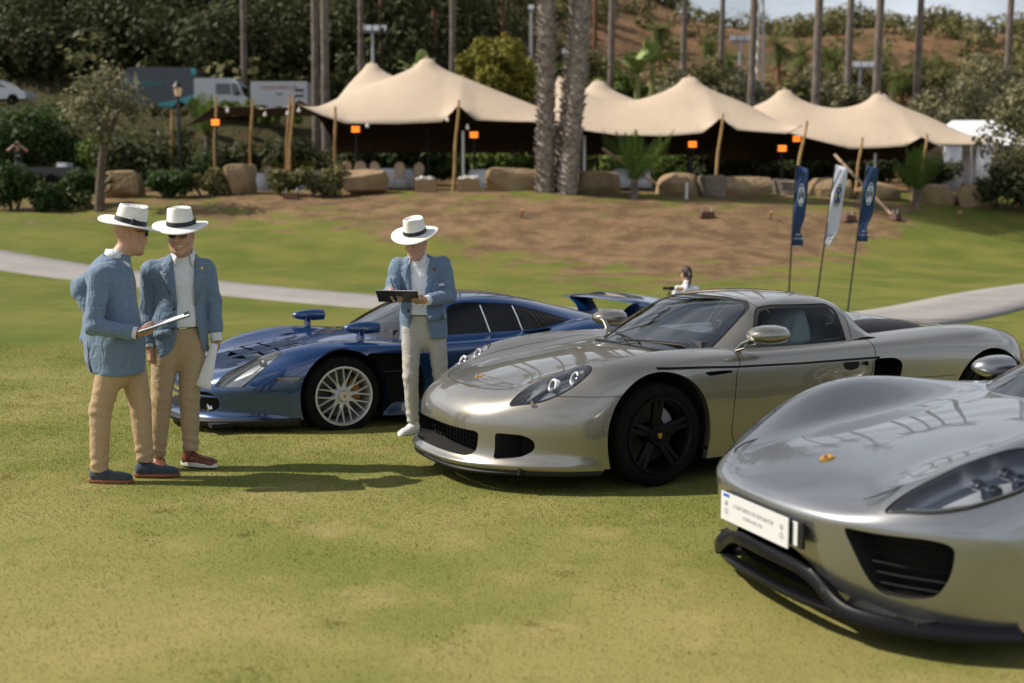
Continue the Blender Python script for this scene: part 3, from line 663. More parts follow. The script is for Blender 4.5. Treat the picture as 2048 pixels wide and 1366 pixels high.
M_RIBBON = mat('hat_ribbon', (.010, .011, .016), .6)
M_BELT = mat('brown_belt', (.05, .022, .012), .45)
M_BELTB = mat('black_belt', (.012, .012, .012), .45)
M_SHADES = mat('sunglass_lens', (.006, .006, .007), .12, coat=1)
M_SUEDE = mat('navy_suede', (.028, .04, .062), .95, noise=(80, (.045, .06, .085)), sheen=.3)
M_SOLET = mat('tan_sole', (.28, .10, .05), .7)
M_LEATH = mat('brown_leather', (.13, .035, .018), .42, noise=(40, (.19, .06, .03)))
M_SOLEW = mat('white_sole', (.72, .70, .66), .6)
M_WLEATH = mat('white_leather', (.74, .74, .73), .5)
M_PAPER = mat('paper', (.80, .81, .83), .7)
M_BOARD = mat('black_board', (.014, .015, .020), .45)
M_TEETH = mat('teeth', (.80, .76, .70), .3)
M_LIP = mat('lips', (.34, .13, .10), .5)
M_HAIR = mat('dark_hair', (.022, .014, .010), .6)
M_BTN = mat('button', (.015, .017, .022), .4)
# ------------------------------------------------------------------ people
def V3(*a): return np.array(a, float)
def hand_parts(w, fd, pn, size=1.0, curl=(.5, .6, .4), spread=.05, thumb=(.3, .3), mir=1, curls=None):
    """round cones of a hand: wrist w, finger direction fd, palm normal pn; mir=-1 puts the thumb on the other side"""
    fd = V3(*fd); fd /= np.linalg.norm(fd); pn = V3(*pn); pn -= fd*(pn@fd); pn /= np.linalg.norm(pn); th = np.cross(fd, pn)*mir
    T = lambda p: w+size*(p[0]*fd+p[1]*pn+p[2]*th); out = [('palm', T((.048, .0, .0)), fd, pn, th, size)]
    for i, (z, ln) in enumerate(((.031, .072), (.0105, .080), (-.0105, .074), (-.030, .058))):
        c = (curls[i] if curls else curl); p = V3(.088-.004*abs(i-1), 0, z); a = 0; q = p
        for k, (f, r0, r1) in enumerate(((.44, .0096, .0088), (.32, .0088, .0080), (.24, .0080, .0066))):
            a += c[k]; d = V3(math.cos(a), math.sin(a), spread*(1.5-i)*.5); n = q+d*ln*f; out.append(('c', T(q), T(n), r0*size, r1*size)); q = n
    a, b_ = thumb; p0 = V3(.022, .006, .030); p1 = p0+V3(.030, .010*b_/.3, .026*a/.3+.004); p2 = p1+V3(.030, .006+.03*b_, .010*a/.3); p3 = p2+V3(.022, .004+.02*b_, -.004)
    for s_, e, r0, r1 in ((p0, p1, .0145, .0115), (p1, p2, .0115, .0095), (p2, p3, .0095, .0072)): out.append(('c', T(s_), T(e), r0*size, r1*size))
    return out
def hand_sdf(X, parts, fore=None):
    D = None
    for p in parts:
        if p[0] == 'palm':
            _, c, fd, pn, th, s_ = p; M = np.stack([fd, pn, th], 1); d = d_box(X, c, (.047*s_, .015*s_, .041*s_), M, .013*s_)
        else: d = d_cone(X, p[1], p[2], p[3], p[4])
        D = d if D is None else smin(D, d, .006)
    if fore is not None: D = smin(D, d_cone(X, fore[0], fore[1], fore[2], fore[3]), .02)
    return D
def head_sdf(X, c, M, smile=False, nose=1.0):
    P = [X[i]-c[i] for i in range(3)]; Mt = np.asarray(M).T; Y = [Mt[i, 0]*P[0]+Mt[i, 1]*P[1]+Mt[i, 2]*P[2] for i in range(3)]
    D = d_ell(Y, (0, .012, .035), (.077, .098, .100)); D = smin(D, d_ell(Y, (0, -.030, -.045), (.063, .070, .088)), .03)
    D = smin(D, d_ell(Y, (0, -.074, -.108), (.034, .026, .024)), .03)
    for s_ in (-1, 1):
        D = smin(D, d_ell(Y, (s_*.040, -.066, -.030), (.030, .028, .032)), .02); D = smin(D, d_cone(Y, (s_*.045, -.045, -.095), (s_*.062, .0, -.045), .020, .022), .03)
    D = smin(D, d_cone(Y, (-.036, -.086, .032), (.036, -.086, .032), .013, .013), .015)
    for s_ in (-1, 1): D = smax(D, -d_ell(Y, (s_*.032, -.106, .014), (.019, .018, .012)), .012)
    D = smin(D, d_cone(Y, (0, -.094, .022), (0, -.118*nose, -.026), .009, .013), .008)
    for s_ in (-1, 1): D = smin(D, d_ell(Y, (s_*.012, -.106, -.030), (.009, .010, .008)), .006)
    mw = .033 if smile else .026
    D = smin(D, d_ell(Y, (0, -.098, -.060), (mw, .012, .009)), .008); D = smin(D, d_ell(Y, (0, -.095, -.078), (mw*.85, .013, .009)), .008)
    g = Y[2]+.0685-(.25*np.abs(Y[0])**1.0*(1 if smile else .1)); D = smax(D, -np.maximum(np.maximum(np.abs(g)-(.0045 if smile else .0016), np.abs(Y[0])-mw), np.maximum(Y[1]+.085, -.125-Y[1])), .003)
    for s_ in (-1, 1):
        e = d_ell(Y, (s_*.080, .014, -.004), (.011, .022, .033)); e = smax(e, -d_ell(Y, (s_*.090, .010, -.002), (.008, .013, .021)), .006); D = smin(D, e, .006)
    return D
def grid_surface(name, rows, m, parent, th=.004, sharp=None):
    """sheet through rows of points with thickness"""
    G = np.asarray(rows, float); nu, nv = G.shape[:2]; N = np.cross(np.gradient(G, axis=0), np.gradient(G, axis=1)); N /= np.linalg.norm(N, axis=2)[..., None]+1e-12
    V = np.concatenate([(G+N*th/2).reshape(-1, 3), (G-N*th/2).reshape(-1, 3)]); n = nu*nv; F = []
    I = lambda i, j: i*nv+j
    for i in range(nu-1):
        for j in range(nv-1): F += [(I(i, j), I(i+1, j), I(i+1, j+1), I(i, j+1)), (n+I(i, j), n+I(i, j+1), n+I(i+1, j+1), n+I(i+1, j))]
    ring = [I(0, j) for j in range(nv)]+[I(i, nv-1) for i in range(1, nu)]+[I(nu-1, j) for j in range(nv-2, -1, -1)]+[I(i, 0) for i in range(nu-2, 0, -1)]
    for a, b in zip(ring, ring[1:]+ring[:1]): F.append((a, b, b+n, a+n))
    return mk(name, V, F, m, parent, sharp=sharp)
def make_hat(parent, o, M, bow=1, curl=.012, size=1.0):
    n = 72; prof = []   # (ax, ay, z, kind)
    rings = [(.182, .206, -.006), (.184, .208, -.002), (.181, .205, .002), (.14, .165, .003), (.11, .13, .004), (.0915, .108, .006), (.0880, .1045, .013), (.0865, .1030, .035), (.0845, .1000, .072), (.0815, .0965, .106), (.0795, .0945, .118), (.0750, .0900, .1235), (.067, .082, .119), (.058, .072, .107), (.048, .060, .102), (.036, .046, .108), (.020, .026, .115), (.0, .0, .117)]
    V = []
    for k, (ax_, ay_, z) in enumerate(rings):
        for j in range(n):
            t = 2*math.pi*j/n; x, y = ax_*math.cos(t), ay_*math.sin(t); zz = z
            r = math.hypot(x/.172, y/.198)
            if k < 6: zz += -(curl)*max(0, r-.5)*2*(math.sin(t)**2) + curl*.9*max(0, r-.5)*2*(math.cos(t)**2) + .004*math.sin(3*t+1)*max(0, r-.5)
            if z > .03 and k < 17:
                f = min(1, (z-.03)/.07); x *= 1-.30*f*max(0, -y/.1)**1.3        # pinched towards the front
                zz += .010*f*(-y/.1) - .004*f*math.cos(2*t)
            V.append((x, y, zz))
    V = np.array(V)*size; F = [(i*n+j, i*n+(j+1) % n, (i+1)*n+(j+1) % n, (i+1)*n+j) for i in range(len(rings)-1) for j in range(n)]
    W = V @ np.asarray(M).T+o
    h = mk('hat', W, F, M_STRAW, parent, sharp=60)
    b = MB(); V = []
    for z, e in ((.009, .0020), (.012, .0030), (.036, .0030), (.039, .0018)):
        for j in range(n):
            t = 2*math.pi*j/n; k = np.interp(z, [.013, .035, .065], [0, 1, 2]); a_ = np.interp(z, [.006, .013, .035, .065], [.0915, .0880, .0865, .0835])+e; b2 = np.interp(z, [.006, .013, .035, .065], [.108, .1045, .1030, .0995])+e
            x, y = a_*math.cos(t), b2*math.sin(t)
            if z > .03: x *= 1-.30*min(1, (z-.03)/.07)*max(0, -y/.1)**1.3
            V.append((x, y, z))
    V = np.array(V)*size; b.add(V @ np.asarray(M).T+o, [(i*n+j, i*n+(j+1) % n, (i+1)*n+(j+1) % n, (i+1)*n+j) for i in range(3) for j in range(n)]); b.build('hat_band', M_RIBBON, h, sharp=40)
    if bow:
        c = V3(bow*.0925, .012, .024); b = MB(); b.box((c*size) @ np.asarray(M).T+o, (.008, .034, .030), np.asarray(M)); b.box(((c+V3(.001, .025, .002))*size) @ np.asarray(M).T+o, (.006, .036, .036), np.asarray(M) @ rotx(.25)); b.build('hat_bow', M_RIBBON, h, smooth=False)
    return h
def make_shades(parent, c, M):
    T = lambda p: np.asarray(M) @ V3(*p)+c
    b = MB()
    for s_ in (-1, 1):
        q = rounded([(-.027, .020), (.027, .022), (.024, -.016), (.004, -.024), (-.022, -.018)], .012); n = len(q); V = []
        for dy in (-.004, .002):
            for p in q: V.append(T((s_*.035+p[0]*s_, -.108+dy+abs(p[0]*s_+s_*.035)**2*5, .016+p[1])))
        b.add(V, [tuple(range(n)), tuple(range(n, 2*n))[::-1]]+[(i, (i+1) % n, (i+1) % n+n, i+n) for i in range(n)])
        b.tube([T((s_*.062, -.090, .028)), T((s_*.078, -.05, .026)), T((s_*.084, .01, .018))], .0035, 6)
    b.tube([T((-.012, -.112, .026)), T((0, -.115, .028)), T((.012, -.112, .026))], .003, 6)
    return b.build('sunglasses', M_SHADES, parent, sharp=30)
class Person:
    def __init__(s, px, s_, gz, theta, label, depth=None):
        g = ground_at(px[0], px[1], gz); s.th = R(theta); s.px = px; s.s = s_; s.gz = gz
        s.root = empty('person', tuple(g), s.th, label, 'person')
    def p(s, x, y, dep=0.0):
        """photograph pixel + depth offset -> body frame"""
        v = V3((x-s.px[0])/s.s, dep, (s.px[1]-y)/s.s); return rotz(-s.th) @ v
    def d(s, x, y, z): return rotz(-s.th) @ V3(x, y, z)          # world direction -> body frame
def body_person(P, J, cfg):
    """J: joints in the body frame (facing -y). builds skin, shirt, jacket, trousers, shoes, hat"""
    r = P.root; k = cfg.get('k', 1.0); HM = rotz(cfg['head_yaw']) @ rotx(cfg.get('head_pitch', 0)); hc = J['head']
    neck0 = hc+HM @ V3(0, .018, -.07); neck1 = J['neck']+V3(0, .01, -.03)
    # --- skin (one mesh: head with neck, both hands with forearms)
    pel, ch = J['pelvis'], J['chest']; pts = np.array([J[q] for q in ('sa', 'sb', 'ea', 'eb', 'wa', 'wb', 'chest')]+[hc]); HP = []
    for q in ('a', 'b'):
        if q+'_hand' in cfg:
            H_ = cfg[q+'_hand']; w_ = J['w'+q]; e = J['e'+q]; fdir = (w_-e)/np.linalg.norm(w_-e); fd_ = V3(*H_['fd'])/np.linalg.norm(H_['fd'])
            HP.append((hand_parts(w_+fdir*.012, H_['fd'], H_['pn'], .98*k, H_.get('curl', (.35, .45, .3)), mir=H_.get('mir', 1), thumb=H_.get('thumb', (.3, .3)), curls=H_.get('curls')), w_+fd_*.08, (w_-fdir*.07, w_+fdir*.02, .031, .026))); pts = np.concatenate([pts, [w_+fd_*.13]])
    h = .0052; ax, X = _g(pts.min(0)-V3(.12, .13, .10), pts.max(0)+V3(.12, .13, .16), h); D = np.full(X[0].shape, 1.0, np.float32)
    def put(fn, lo, hi, kk=.0):
        sl = tuple(slice(max(0, int((lo[i]-ax[i][0])/h)), max(1, int((hi[i]-ax[i][0])/h)+2)) for i in range(3)); Xs = [x[sl] for x in X]; D[sl] = smin(D[sl], fn(Xs).astype(np.float32), kk)
    box = lambda a, b_, r_: (np.minimum(a, b_)-r_, np.maximum(a, b_)+r_)
    put(lambda X: d_cone(X, ch-V3(0, 0, .12), ch, .10, .11, (V3(0, 1, 0), 1.4)), *box(ch-V3(0, 0, .12), ch, .16)); put(lambda X: d_cone(X, J['sa'], J['sb'], .04, .04), *box(J['sa'], J['sb'], .09), .03)
    for q in ('a', 'b'):
        put(lambda X: d_cone(X, J['s'+q], J['e'+q], .042, .036), *box(J['s'+q], J['e'+q], .08), .02); put(lambda X: d_cone(X, J['e'+q], J['w'+q], .036, .026), *box(J['e'+q], J['w'+q], .08), .015)
    put(lambda X: d_cone(X, neck1, ch, .055, .06), *box(neck1, ch, .1), .02)
    put(lambda X: smin(head_sdf(X, hc, HM, cfg.get('smile', False)), d_cone(X, neck0, neck1, .054, .064), .03), hc-V3(.15, .17, .26), hc+V3(.15, .17, .17), .01)
    for parts, c0, fo in HP: put(lambda X: hand_sdf(X, parts, fo), c0-.17, c0+.17, .004)
    Vb, Fb = surface_nets(D, ax, h); S_ = np.zeros_like(Vb); c_ = np.zeros(len(Vb))
    for a in range(4):
        i, j = Fb[:, a], Fb[:, (a+1) % 4]; np.add.at(S_, i, Vb[j]); np.add.at(S_, j, Vb[i]); np.add.at(c_, i, 1); np.add.at(c_, j, 1)
    Vb = Vb*.5+.5*S_/np.maximum(c_, 1)[:, None]; body = mk('body', Vb, Fb.astype(np.int32), M_SKIN, r)
    # torso core used by shirt, jacket, belt
    dp = V3(0, 1, 0)
    def torso(X, e):
        D = d_cone(X, pel, ch, .155*k+e, .172*k+e, (dp, cfg.get('flat', 1.42)))
        D = smin(D, d_cone(X, J['sa']+V3(.03, .01, -.02), J['sb']+V3(-.03, .01, -.02), .062+e, .062+e), .09)
        D = smin(D, d_ell(X, (ch+pel)/2+V3(0, -.035, -.05), (.12+e, .10+e, .17)), .06)
        return smin(D, d_cone(X, J['neck']+V3(0, .015, -.05), J['neck']+V3(0, .0, .025), .075+e, .062+e), .05)
    # --- shirt with collar
    zc = J['neck'][2]
    def shirt(X):
        D = torso(X, -.004); D = D+.0025*wob(X, 38, 6, 4)*np.exp(-((X[2]-pel[2]-.15)/.25)**2)
        D = np.maximum(D, cfg['belt']-.022-X[2])
        vq = d_cone(X, J['neck']+V3(0, -.11, -.12), J['neck']+V3(0, -.11, .05), .004, .062)          # open top button
        return smax(np.maximum(D, X[2]-zc-.012), -vq, .006)
    lo = np.minimum.reduce([pel, ch, J['sa'], J['sb']])-V3(.18, .22, .10); hi = np.maximum.reduce([pel, ch, J['sa'], J['sb'], J['neck']])+V3(.18, .22, .09)
    sh = sdf_mesh('shirt', shirt, lo, hi, .0075, M_SHIRT, r)
    nb_ = J['neck']+V3(0, .010, -.012); nt_ = J['neck']+V3(0, .002, .046); rows = [[], [], [], []]     # folded collar
    for f in np.linspace(-146, 146, 41):
        d_ = V3(math.sin(R(f)), math.cos(R(f)), 0); fr_ = float(sstep(80, 146, abs(f))); lo_ = -.004-.062*fr_**1.5; tp = -.048*fr_
        rows[0].append(nb_+d_*.064+V3(0, 0, -.01)); rows[1].append(nt_+d_*(.063)+V3(0, 0, tp)); rows[2].append(nt_+d_*.069+V3(0, 0, tp-.001)); rows[3].append(nb_+d_*(.083+.012*fr_)+V3(0, -.006*fr_, lo_))
    grid_surface('collar', rows, M_SHIRT, sh, .004)
    for z in cfg.get('shirt_buttons', ()):
        pass
    # --- jacket
    op = np.array(cfg['opening']) if cfg.get('opening') is not None else None; hem = cfg['hem']
    def jacket(X):
        D = torso(X, .014)
        low = d_cone(X, pel+V3(0, .005, .05), V3(pel[0], pel[1]+.01, hem-.05), .186*k, cfg.get('skirt', .205)*k, (dp, cfg.get('skflat', 1.35))); D = smin(D, low, .05)
        for fl in cfg.get('flaps', ()): D = smin(D, d_cone(X, *fl[:4]), .06)
        for q in ('a', 'b'):
            s0, e, w_ = J['s'+q], J['e'+q], J['w'+q]
            arm = smin(d_cone(X, s0, e, .068*k, .059*k), d_cone(X, e, w_, .059*k, .047*k), .02)
            fold = .0045*np.sin(60*((X[2]-e[2])+.5*(X[0]-e[0])+.4*(X[1]-e[1])))*np.exp(-((X[0]-e[0])**2+(X[1]-e[1])**2+(X[2]-e[2])**2)/.012)
            arm = arm+fold+.003*wob(X, 30, 6)
            dv = (w_-e)/np.linalg.norm(w_-e); cutp = (X[0]-w_[0])*dv[0]+(X[1]-w_[1])*dv[1]+(X[2]-w_[2])*dv[2]
            arm = np.maximum(arm, cutp+.012); kk = .005+.032*np.exp(-((X[0]-s0[0])**2+(X[1]-s0[1])**2+(X[2]-s0[2])**2)/.012); hh = np.clip(.5+.5*(arm-D)/kk, 0, 1); D = arm+(D-arm)*hh-kk*hh*(1-hh)
        D = D+.004*wob(X, 14, 8, 8)+.0022*wob(X, 34, 8, 2)
        hz = hem+cfg.get('hem_slope', 0)*X[0]
        D = smax(D, hz-X[2]+.012*np.sin(9*X[0]), .008)
        if op is not None:
            q = d_prism(X, op, (0, 2)); q = np.maximum(q, X[1]-J['chest'][1]-.0); D = smax(D, -q, .010)
        nk = d_cone(X, J['neck']+V3(0, .03, -.05), J['neck']+V3(0, -.02, .10), .070, .086); D = smax(D, -nk, .008)
        return np.maximum(D, X[2]-(zc+.030+.35*np.clip(X[1]-J['neck'][1], -.1, .06)))
    pts = np.array([J[q] for q in ('sa', 'sb', 'ea', 'eb', 'wa', 'wb', 'pelvis', 'chest', 'neck')]+[f[i] for f in cfg.get('flaps', ()) for i in (0, 1)])
    lo = pts.min(0)-V3(.13, .24, 0); hi = pts.max(0)+V3(.13, .24, .07); lo[2] = min(hem-.05, pts[:, 2].min()-.07)
    jk = sdf_mesh('jacket', jacket, lo, hi, .0078, M_JACKET, r)
    def front_y(u, z, e=0.0):
        ys = np.linspace(-.36, .1, 93, dtype=np.float32); X = [np.full((1, 1, 93), u, np.float32), ys.reshape(1, 1, -1), np.full((1, 1, 93), z, np.float32)]
        D = smin(torso(X, .014), d_cone(X, pel+V3(0, .005, .05), V3(pel[0], pel[1]+.01, hem-.05), .186*k, cfg.get('skirt', .205)*k, (dp, 1.35)), .05)[0, 0]; i = np.argmax(D < 0); return float(ys[i]) if D.min() < 0 else -.1
    for L_ in cfg.get('lapels', ()):                      # inner edge, outer edge polylines (u, z)
        rows = []
        for (a, b) in L_: rows.append([V3(a[0]+(b[0]-a[0])*t, front_y(a[0]+(b[0]-a[0])*t, a[1]+(b[1]-a[1])*t)-.007-.004*math.sin(math.pi*t), a[1]+(b[1]-a[1])*t) for t in np.linspace(0, 1, 5)])
        o = grid_surface('lapel', rows, M_JACKET, jk, .005)
    for (u, z) in cfg.get('buttons', ()):
        y = front_y(u, z); b = MB(); b.lathe([(0, .008), (.009, .008), (.0115, .004), (.0115, -.004)], 14, basis((u, y-.002, z), (1, 0, 0), (0, 0, 1))); b.build('button', M_BTN, jk)
    for (u, z, kind) in cfg.get('pins', ()):
        y = front_y(u, z); b = MB()
        if kind == 'round': b.lathe([(0, .013), (.010, .012), (.013, .006), (.013, 0)], 16, basis((u, y-.006, z), (1, 0, 0), (0, 0, 1))); m_ = M_GOLD
        elif kind == 'dark': b.lathe([(0, .013), (.012, .010), (.015, .0)], 16, basis((u, y-.006, z), (1, 0, 0), (0, 0, 1))); m_ = M_CRESTR
        else: b.box((u, y-.012, z), (.016, .004, .006), roty(.5)); b.box((u+.006, y-.012, z+.006), (.010, .004, .004), roty(-.5)); m_ = M_CHROME
        b.build('lapel_pin', m_, jk)
    if 'pocket_square' in cfg:
        u, z = cfg['pocket_square']; y = front_y(u, z); b = MB(); b.add([(u-.045, y-.006, z-.012), (u+.042, y-.004, z), (u+.040, y-.014, z+.018), (u+.02, y-.016, z+.024), (u+.005, y-.014, z+.012), (u-.012, y-.016, z+.018), (u-.04, y-.013, z+.004)], [tuple(range(7))]); b.build('pocket_square', M_PAPER, jk, smooth=False)
    for (u, z, w_, tilt) in cfg.get('pockets', ()):
        rows = [[V3(u+(t-.5)*w_, front_y(u+(t-.5)*w_, z)-.008, z+tilt*(t-.5)-dz) for t in np.linspace(0, 1, 5)] for dz in (0, .025, .05)]
        grid_surface('pocket_flap', rows, M_JACKET, jk, .006)
    if cfg.get('vent'):
        def back_y(u, z):
            ys = np.linspace(.36, -.1, 93, dtype=np.float32); X = [np.full((1, 1, 93), u, np.float32), ys.reshape(1, 1, -1), np.full((1, 1, 93), z, np.float32)]; D = jacket(X)[0, 0]; i = np.argmax(D < 0); return float(ys[i])
        pts_ = [V3(cfg['vent'], back_y(cfg['vent'], z)+.001, z) for z in np.linspace(hem+.015, hem+.23, 8)]; b = MB(); b.tube(pts_, [.010, .008, .007, .006, .005, .004, .003, .002], 6, squash=.6); b.build('jacket_vent', M_RIBBON, jk)
    # shirt cuffs
    for q in ('a', 'b'):
        if cfg.get('cuffs', True) and q+'_hand' in cfg:
            e, w_ = J['e'+q], J['w'+q]; dv = (w_-e)/np.linalg.norm(w_-e); c_ = cfg.get('cuff_len', {}).get(q, .016)
            b = MB(); b.tube([w_-dv*.03, w_+dv*c_*.6, w_+dv*c_, w_+dv*(c_-.004), w_-dv*.02], [.040*k, .040*k, .0385*k, .034*k, .034*k], 22, cap=False); b.build('shirt_cuff', M_SHIRT, sh)
    # --- trousers and belt
    bz = cfg['belt']; ha, hb = J['ha'], J['hb']
    def trousers(X):
        D = d_cone(X, V3(pel[0], pel[1], bz-.02), V3(pel[0], pel[1]+.015, ha[2]+.0), .150*k, .160*k, (dp, 1.38))
        for q, h_ in (('a', ha), ('b', hb)):
            kn, an = J['k'+q], J['n'+q]; lg = cfg.get('leg', 1.0); leg = smin(d_cone(X, h_+V3(0, 0, .02), kn, .094*k*lg, .070*k*lg), d_cone(X, kn, an, .070*k*lg, .055*k*lg), .012)
            f = np.exp(-((X[2]-kn[2])/.13)**2); g_ = np.exp(-((X[2]-an[2]-.05)/.07)**2)
            leg = leg+.0022*np.sin(95*X[2]+40*X[0]-25*X[1])*f+.0045*np.sin(95*X[2]+25*X[0]+30*X[1])*g_+.0015*wob(X, 30, 6, 10)
            # pressed crease line and side seam
            D = smin(D, np.maximum(leg, an[2]-.012-X[2]), .035)
        D = D+.0012*wob(X, 22, 6, 3)
        return np.maximum(D, X[2]-bz)
    pts = np.array([ha, hb, J['ka'], J['kb'], J['na'], J['nb'], pel]); lo = pts.min(0)-V3(.15, .17, .03); hi = pts.max(0)+V3(.15, .17, 0); hi[2] = bz+.02
    tr = sdf_mesh('trousers', trousers, lo, hi, .0085, cfg['trousers'], r)
    def belt(X): D = d_cone(X, V3(pel[0], pel[1], bz-.02), V3(pel[0], pel[1]+.015, ha[2]), .158*k, .166*k, (dp, 1.38)); return smax(np.maximum(D, np.abs(X[2]-bz+.012)-.019), -(D+.02), .002)
    be = sdf_mesh('belt', belt, V3(pel[0]-.22, pel[1]-.2, bz-.06), V3(pel[0]+.22, pel[1]+.2, bz+.04), .006, cfg['belt_mat'], r)
    if cfg.get('buckle') is not None:
        u = cfg['buckle']; b = MB(); y0 = pel[1]-.112*k
        for dx, dz, sx, sz in ((0, .017, .044, .005), (0, -.017, .044, .005), (-.021, 0, .005, .036), (.021, 0, .005, .036)): b.box((u+dx, y0, bz-.012+dz), (sx, .006, sz))
        b.build('buckle', M_CHROME, be, smooth=False)
    # --- shoes
    for q in ('a', 'b'):
        an = J['n'+q]; t = J['t'+q]; t = V3(t[0], t[1], 0)/math.hypot(t[0], t[1]); L_ = cfg.get('shoe_len', .285); heel = V3(an[0], an[1], 0)-t*.075; z0 = cfg.get('foot_z', {}).get(q, 0.0); heel[2] = z0; toe = heel+t*L_; lat = V3(-t[1], t[0], 0)
        st = cfg['shoe']
        def up(X, heel=heel, t=t, lat=lat, z0=z0):
            D = d_cone(X, heel+t*.045+V3(0, 0, .040), heel+t*.10+V3(0, 0, .045), .040, .040); D = smin(D, d_cone(X, heel+t*.10+V3(0, 0, .045), heel+t*(L_-.05)+V3(0, 0, .030), .043, .034, (V3(0, 0, 1), 1.2)), .03)
            D = smin(D, d_cone(X, heel+t*(L_-.09)+V3(0, 0, .032), heel+t*(L_-.042)+V3(0, 0, .028), .044, .036, (V3(0, 0, 1), 1.45)), .03)
            D = smin(D, d_cone(X, heel+t*.055+V3(0, 0, .05), heel+t*.060+V3(0, 0, .095 if st != 'loafer' else .065), .040, .040), .02)
            if st != 'loafer':
                s1 = (X[0]-heel[0])*t[0]+(X[1]-heel[1])*t[1]; D = D+.0018*np.sin(s1*210)*sstep(.09, .11, s1)*sstep(.20, .17, s1)
            return smax(D, z0+.014-X[2], .004)
        lo = np.minimum(heel, toe)-V3(.07, .07, .0); hi = np.maximum(heel, toe)+V3(.07, .07, .15); lo[2] = z0-.01
        so_ = sdf_mesh('shoe', up, lo, hi, .0058, cfg['shoe_mat'], r)
        n_ = 40; b = MB(); V = []
        for z, e in ((0.0, .002), (.006, .004), (.018 if st == 'loafer' else .026, .003), (.020 if st == 'loafer' else .029, -.002)):
            for j in range(n_):
                a_ = 2*math.pi*j/n_; cx = math.cos(a_); sx = math.sin(a_); s1 = L_/2*(1+cx); wdt = (.041+.006*math.sin(math.pi*min(1, s1/L_))) if cx < 0 else (.047-.008*cx**4)
                v = heel+t*(s1+e*cx)+lat*np.sign(sx)*(wdt+e)*abs(sx)**.7; V.append((v[0], v[1], z0+z))
        F = [(i*n_+j, i*n_+(j+1) % n_, (i+1)*n_+(j+1) % n_, (i+1)*n_+j) for i in range(3) for j in range(n_)]+[tuple(range(n_))[::-1], tuple(3*n_+j for j in range(n_))]
        b.add(V, F); b.build('sole', cfg['sole_mat'], so_, sharp=50)
        if st == 'sneaker':
            b = MB()
            for i in range(5):
                c_ = heel+t*(.105+i*.017)+V3(0, 0, .085-i*.006+.004); b.tube([c_-lat*.022+V3(0, 0, -.006), c_+V3(0, 0, .004), c_+lat*.022+V3(0, 0, -.006)], .0035, 6)
            b.build('laces', cfg.get('lace_mat', M_WLEATH), so_)
    # --- hat, glasses, face details
    make_hat(r, hc+HM @ V3(0, .004, cfg.get('hat_z', .062)), HM @ rotx(cfg.get('hat_tilt', 0)) @ roty(cfg.get('hat_roll', 0)), cfg.get('bow', 1), size=cfg.get('hat_size', 1.0))
    if cfg.get('shades'): make_shades(r, hc, HM)
    else:
        b = MB()
        for s_ in (-1, 1): b.sph(HM @ V3(s_*.032, -.082, .014)+hc, .0125, 12, 8)
        b.build('eyes', M_TEETH, r)
    if cfg.get('smile'):
        b = MB(); V = []; F = []
        for i in range(11):
            u = -.026+.052*i/10; zt = -.0655+.25*abs(u); y = -.0985+u*u*14
            V += [HM @ V3(u, y, zt+.003)+hc, HM @ V3(u, y+.001, zt-.006)+hc]
        for i in range(10): F.append((2*i, 2*i+1, 2*i+3, 2*i+2))
        mk('teeth', V, F, M_TEETH, r)
    if cfg.get('hair'):
        def hair(X): P_ = [X[i]-hc[i] for i in range(3)]; Mt = HM.T; Y = [Mt[i, 0]*P_[0]+Mt[i, 1]*P_[1]+Mt[i, 2]*P_[2] for i in range(3)]; D = d_ell(Y, (0, .016, .035), (.080, .100, .103)); return np.maximum(np.maximum(D+.0015*wob(X, 160, 8), -.020-Y[1]-.5*(Y[2]-.02)), -.045-Y[2])
        sdf_mesh('hair', hair, hc-.14, hc+.15, .005, cfg['hair'], r)
    return body, jk
# ------------------------------------------------------------------ trees, palms, shrubs
def leafmat(name, c1, c2, rough=.6, trans=.25):
    def b(m, N, L, p):
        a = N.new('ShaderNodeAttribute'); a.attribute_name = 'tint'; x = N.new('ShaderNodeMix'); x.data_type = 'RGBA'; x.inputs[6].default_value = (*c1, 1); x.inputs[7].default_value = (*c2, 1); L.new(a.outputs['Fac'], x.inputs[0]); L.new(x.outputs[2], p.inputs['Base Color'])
        o = N['Material Output']; t = N.new('ShaderNodeBsdfTranslucent'); L.new(x.outputs[2], t.inputs[0]); s_ = N.new('ShaderNodeMixShader'); s_.inputs[0].default_value = trans; L.new(p.outputs[0], s_.inputs[1]); L.new(t.outputs[0], s_.inputs[2]); L.new(s_.outputs[0], o.inputs[0])
    return mat(name, rough=rough, spec=.15, build=b)
LM = dict(dark=leafmat('dark_leaf', (.024, .036, .012), (.085, .092, .036)), mid=leafmat('green_leaf', (.045, .085, .016), (.14, .19, .04)), olive=leafmat('olive_leaf', (.13, .135, .070), (.29, .27, .16)),
          yellow=leafmat('yellow_leaf', (.085, .100, .018), (.30, .26, .045)), scrub=leafmat('scrub_leaf', (.075, .085, .030), (.21, .19, .08)), palm=leafmat('palm_leaf', (.05, .085, .02), (.18, .22, .06)), bright=leafmat('bright_leaf', (.06, .11, .02), (.16, .24, .05)), hedge=leafmat('hedge_leaf', (.020, .045, .012), (.060, .100, .026)))
M_BARK = mat('bark', (.085, .062, .045), .9, noise=(6, (.15, .115, .085), .2, 8), bump=(14, .8, .04))
M_PALMB = mat('palm_bark', (.085, .066, .055), .9, noise=(3, (.20, .165, .14), .2, 8), bump=(12, .9, .04))
M_SHAG = mat('shaggy_bark', (.17, .14, .125), .95, noise=(5, (.44, .39, .35), .2, 6), bump=(12, .9, .04))
M_PALMR = mat('red_palm_bark', (.19, .075, .035), .9, noise=(3, (.11, .07, .045), .2, 8), bump=(12, .9, .04))
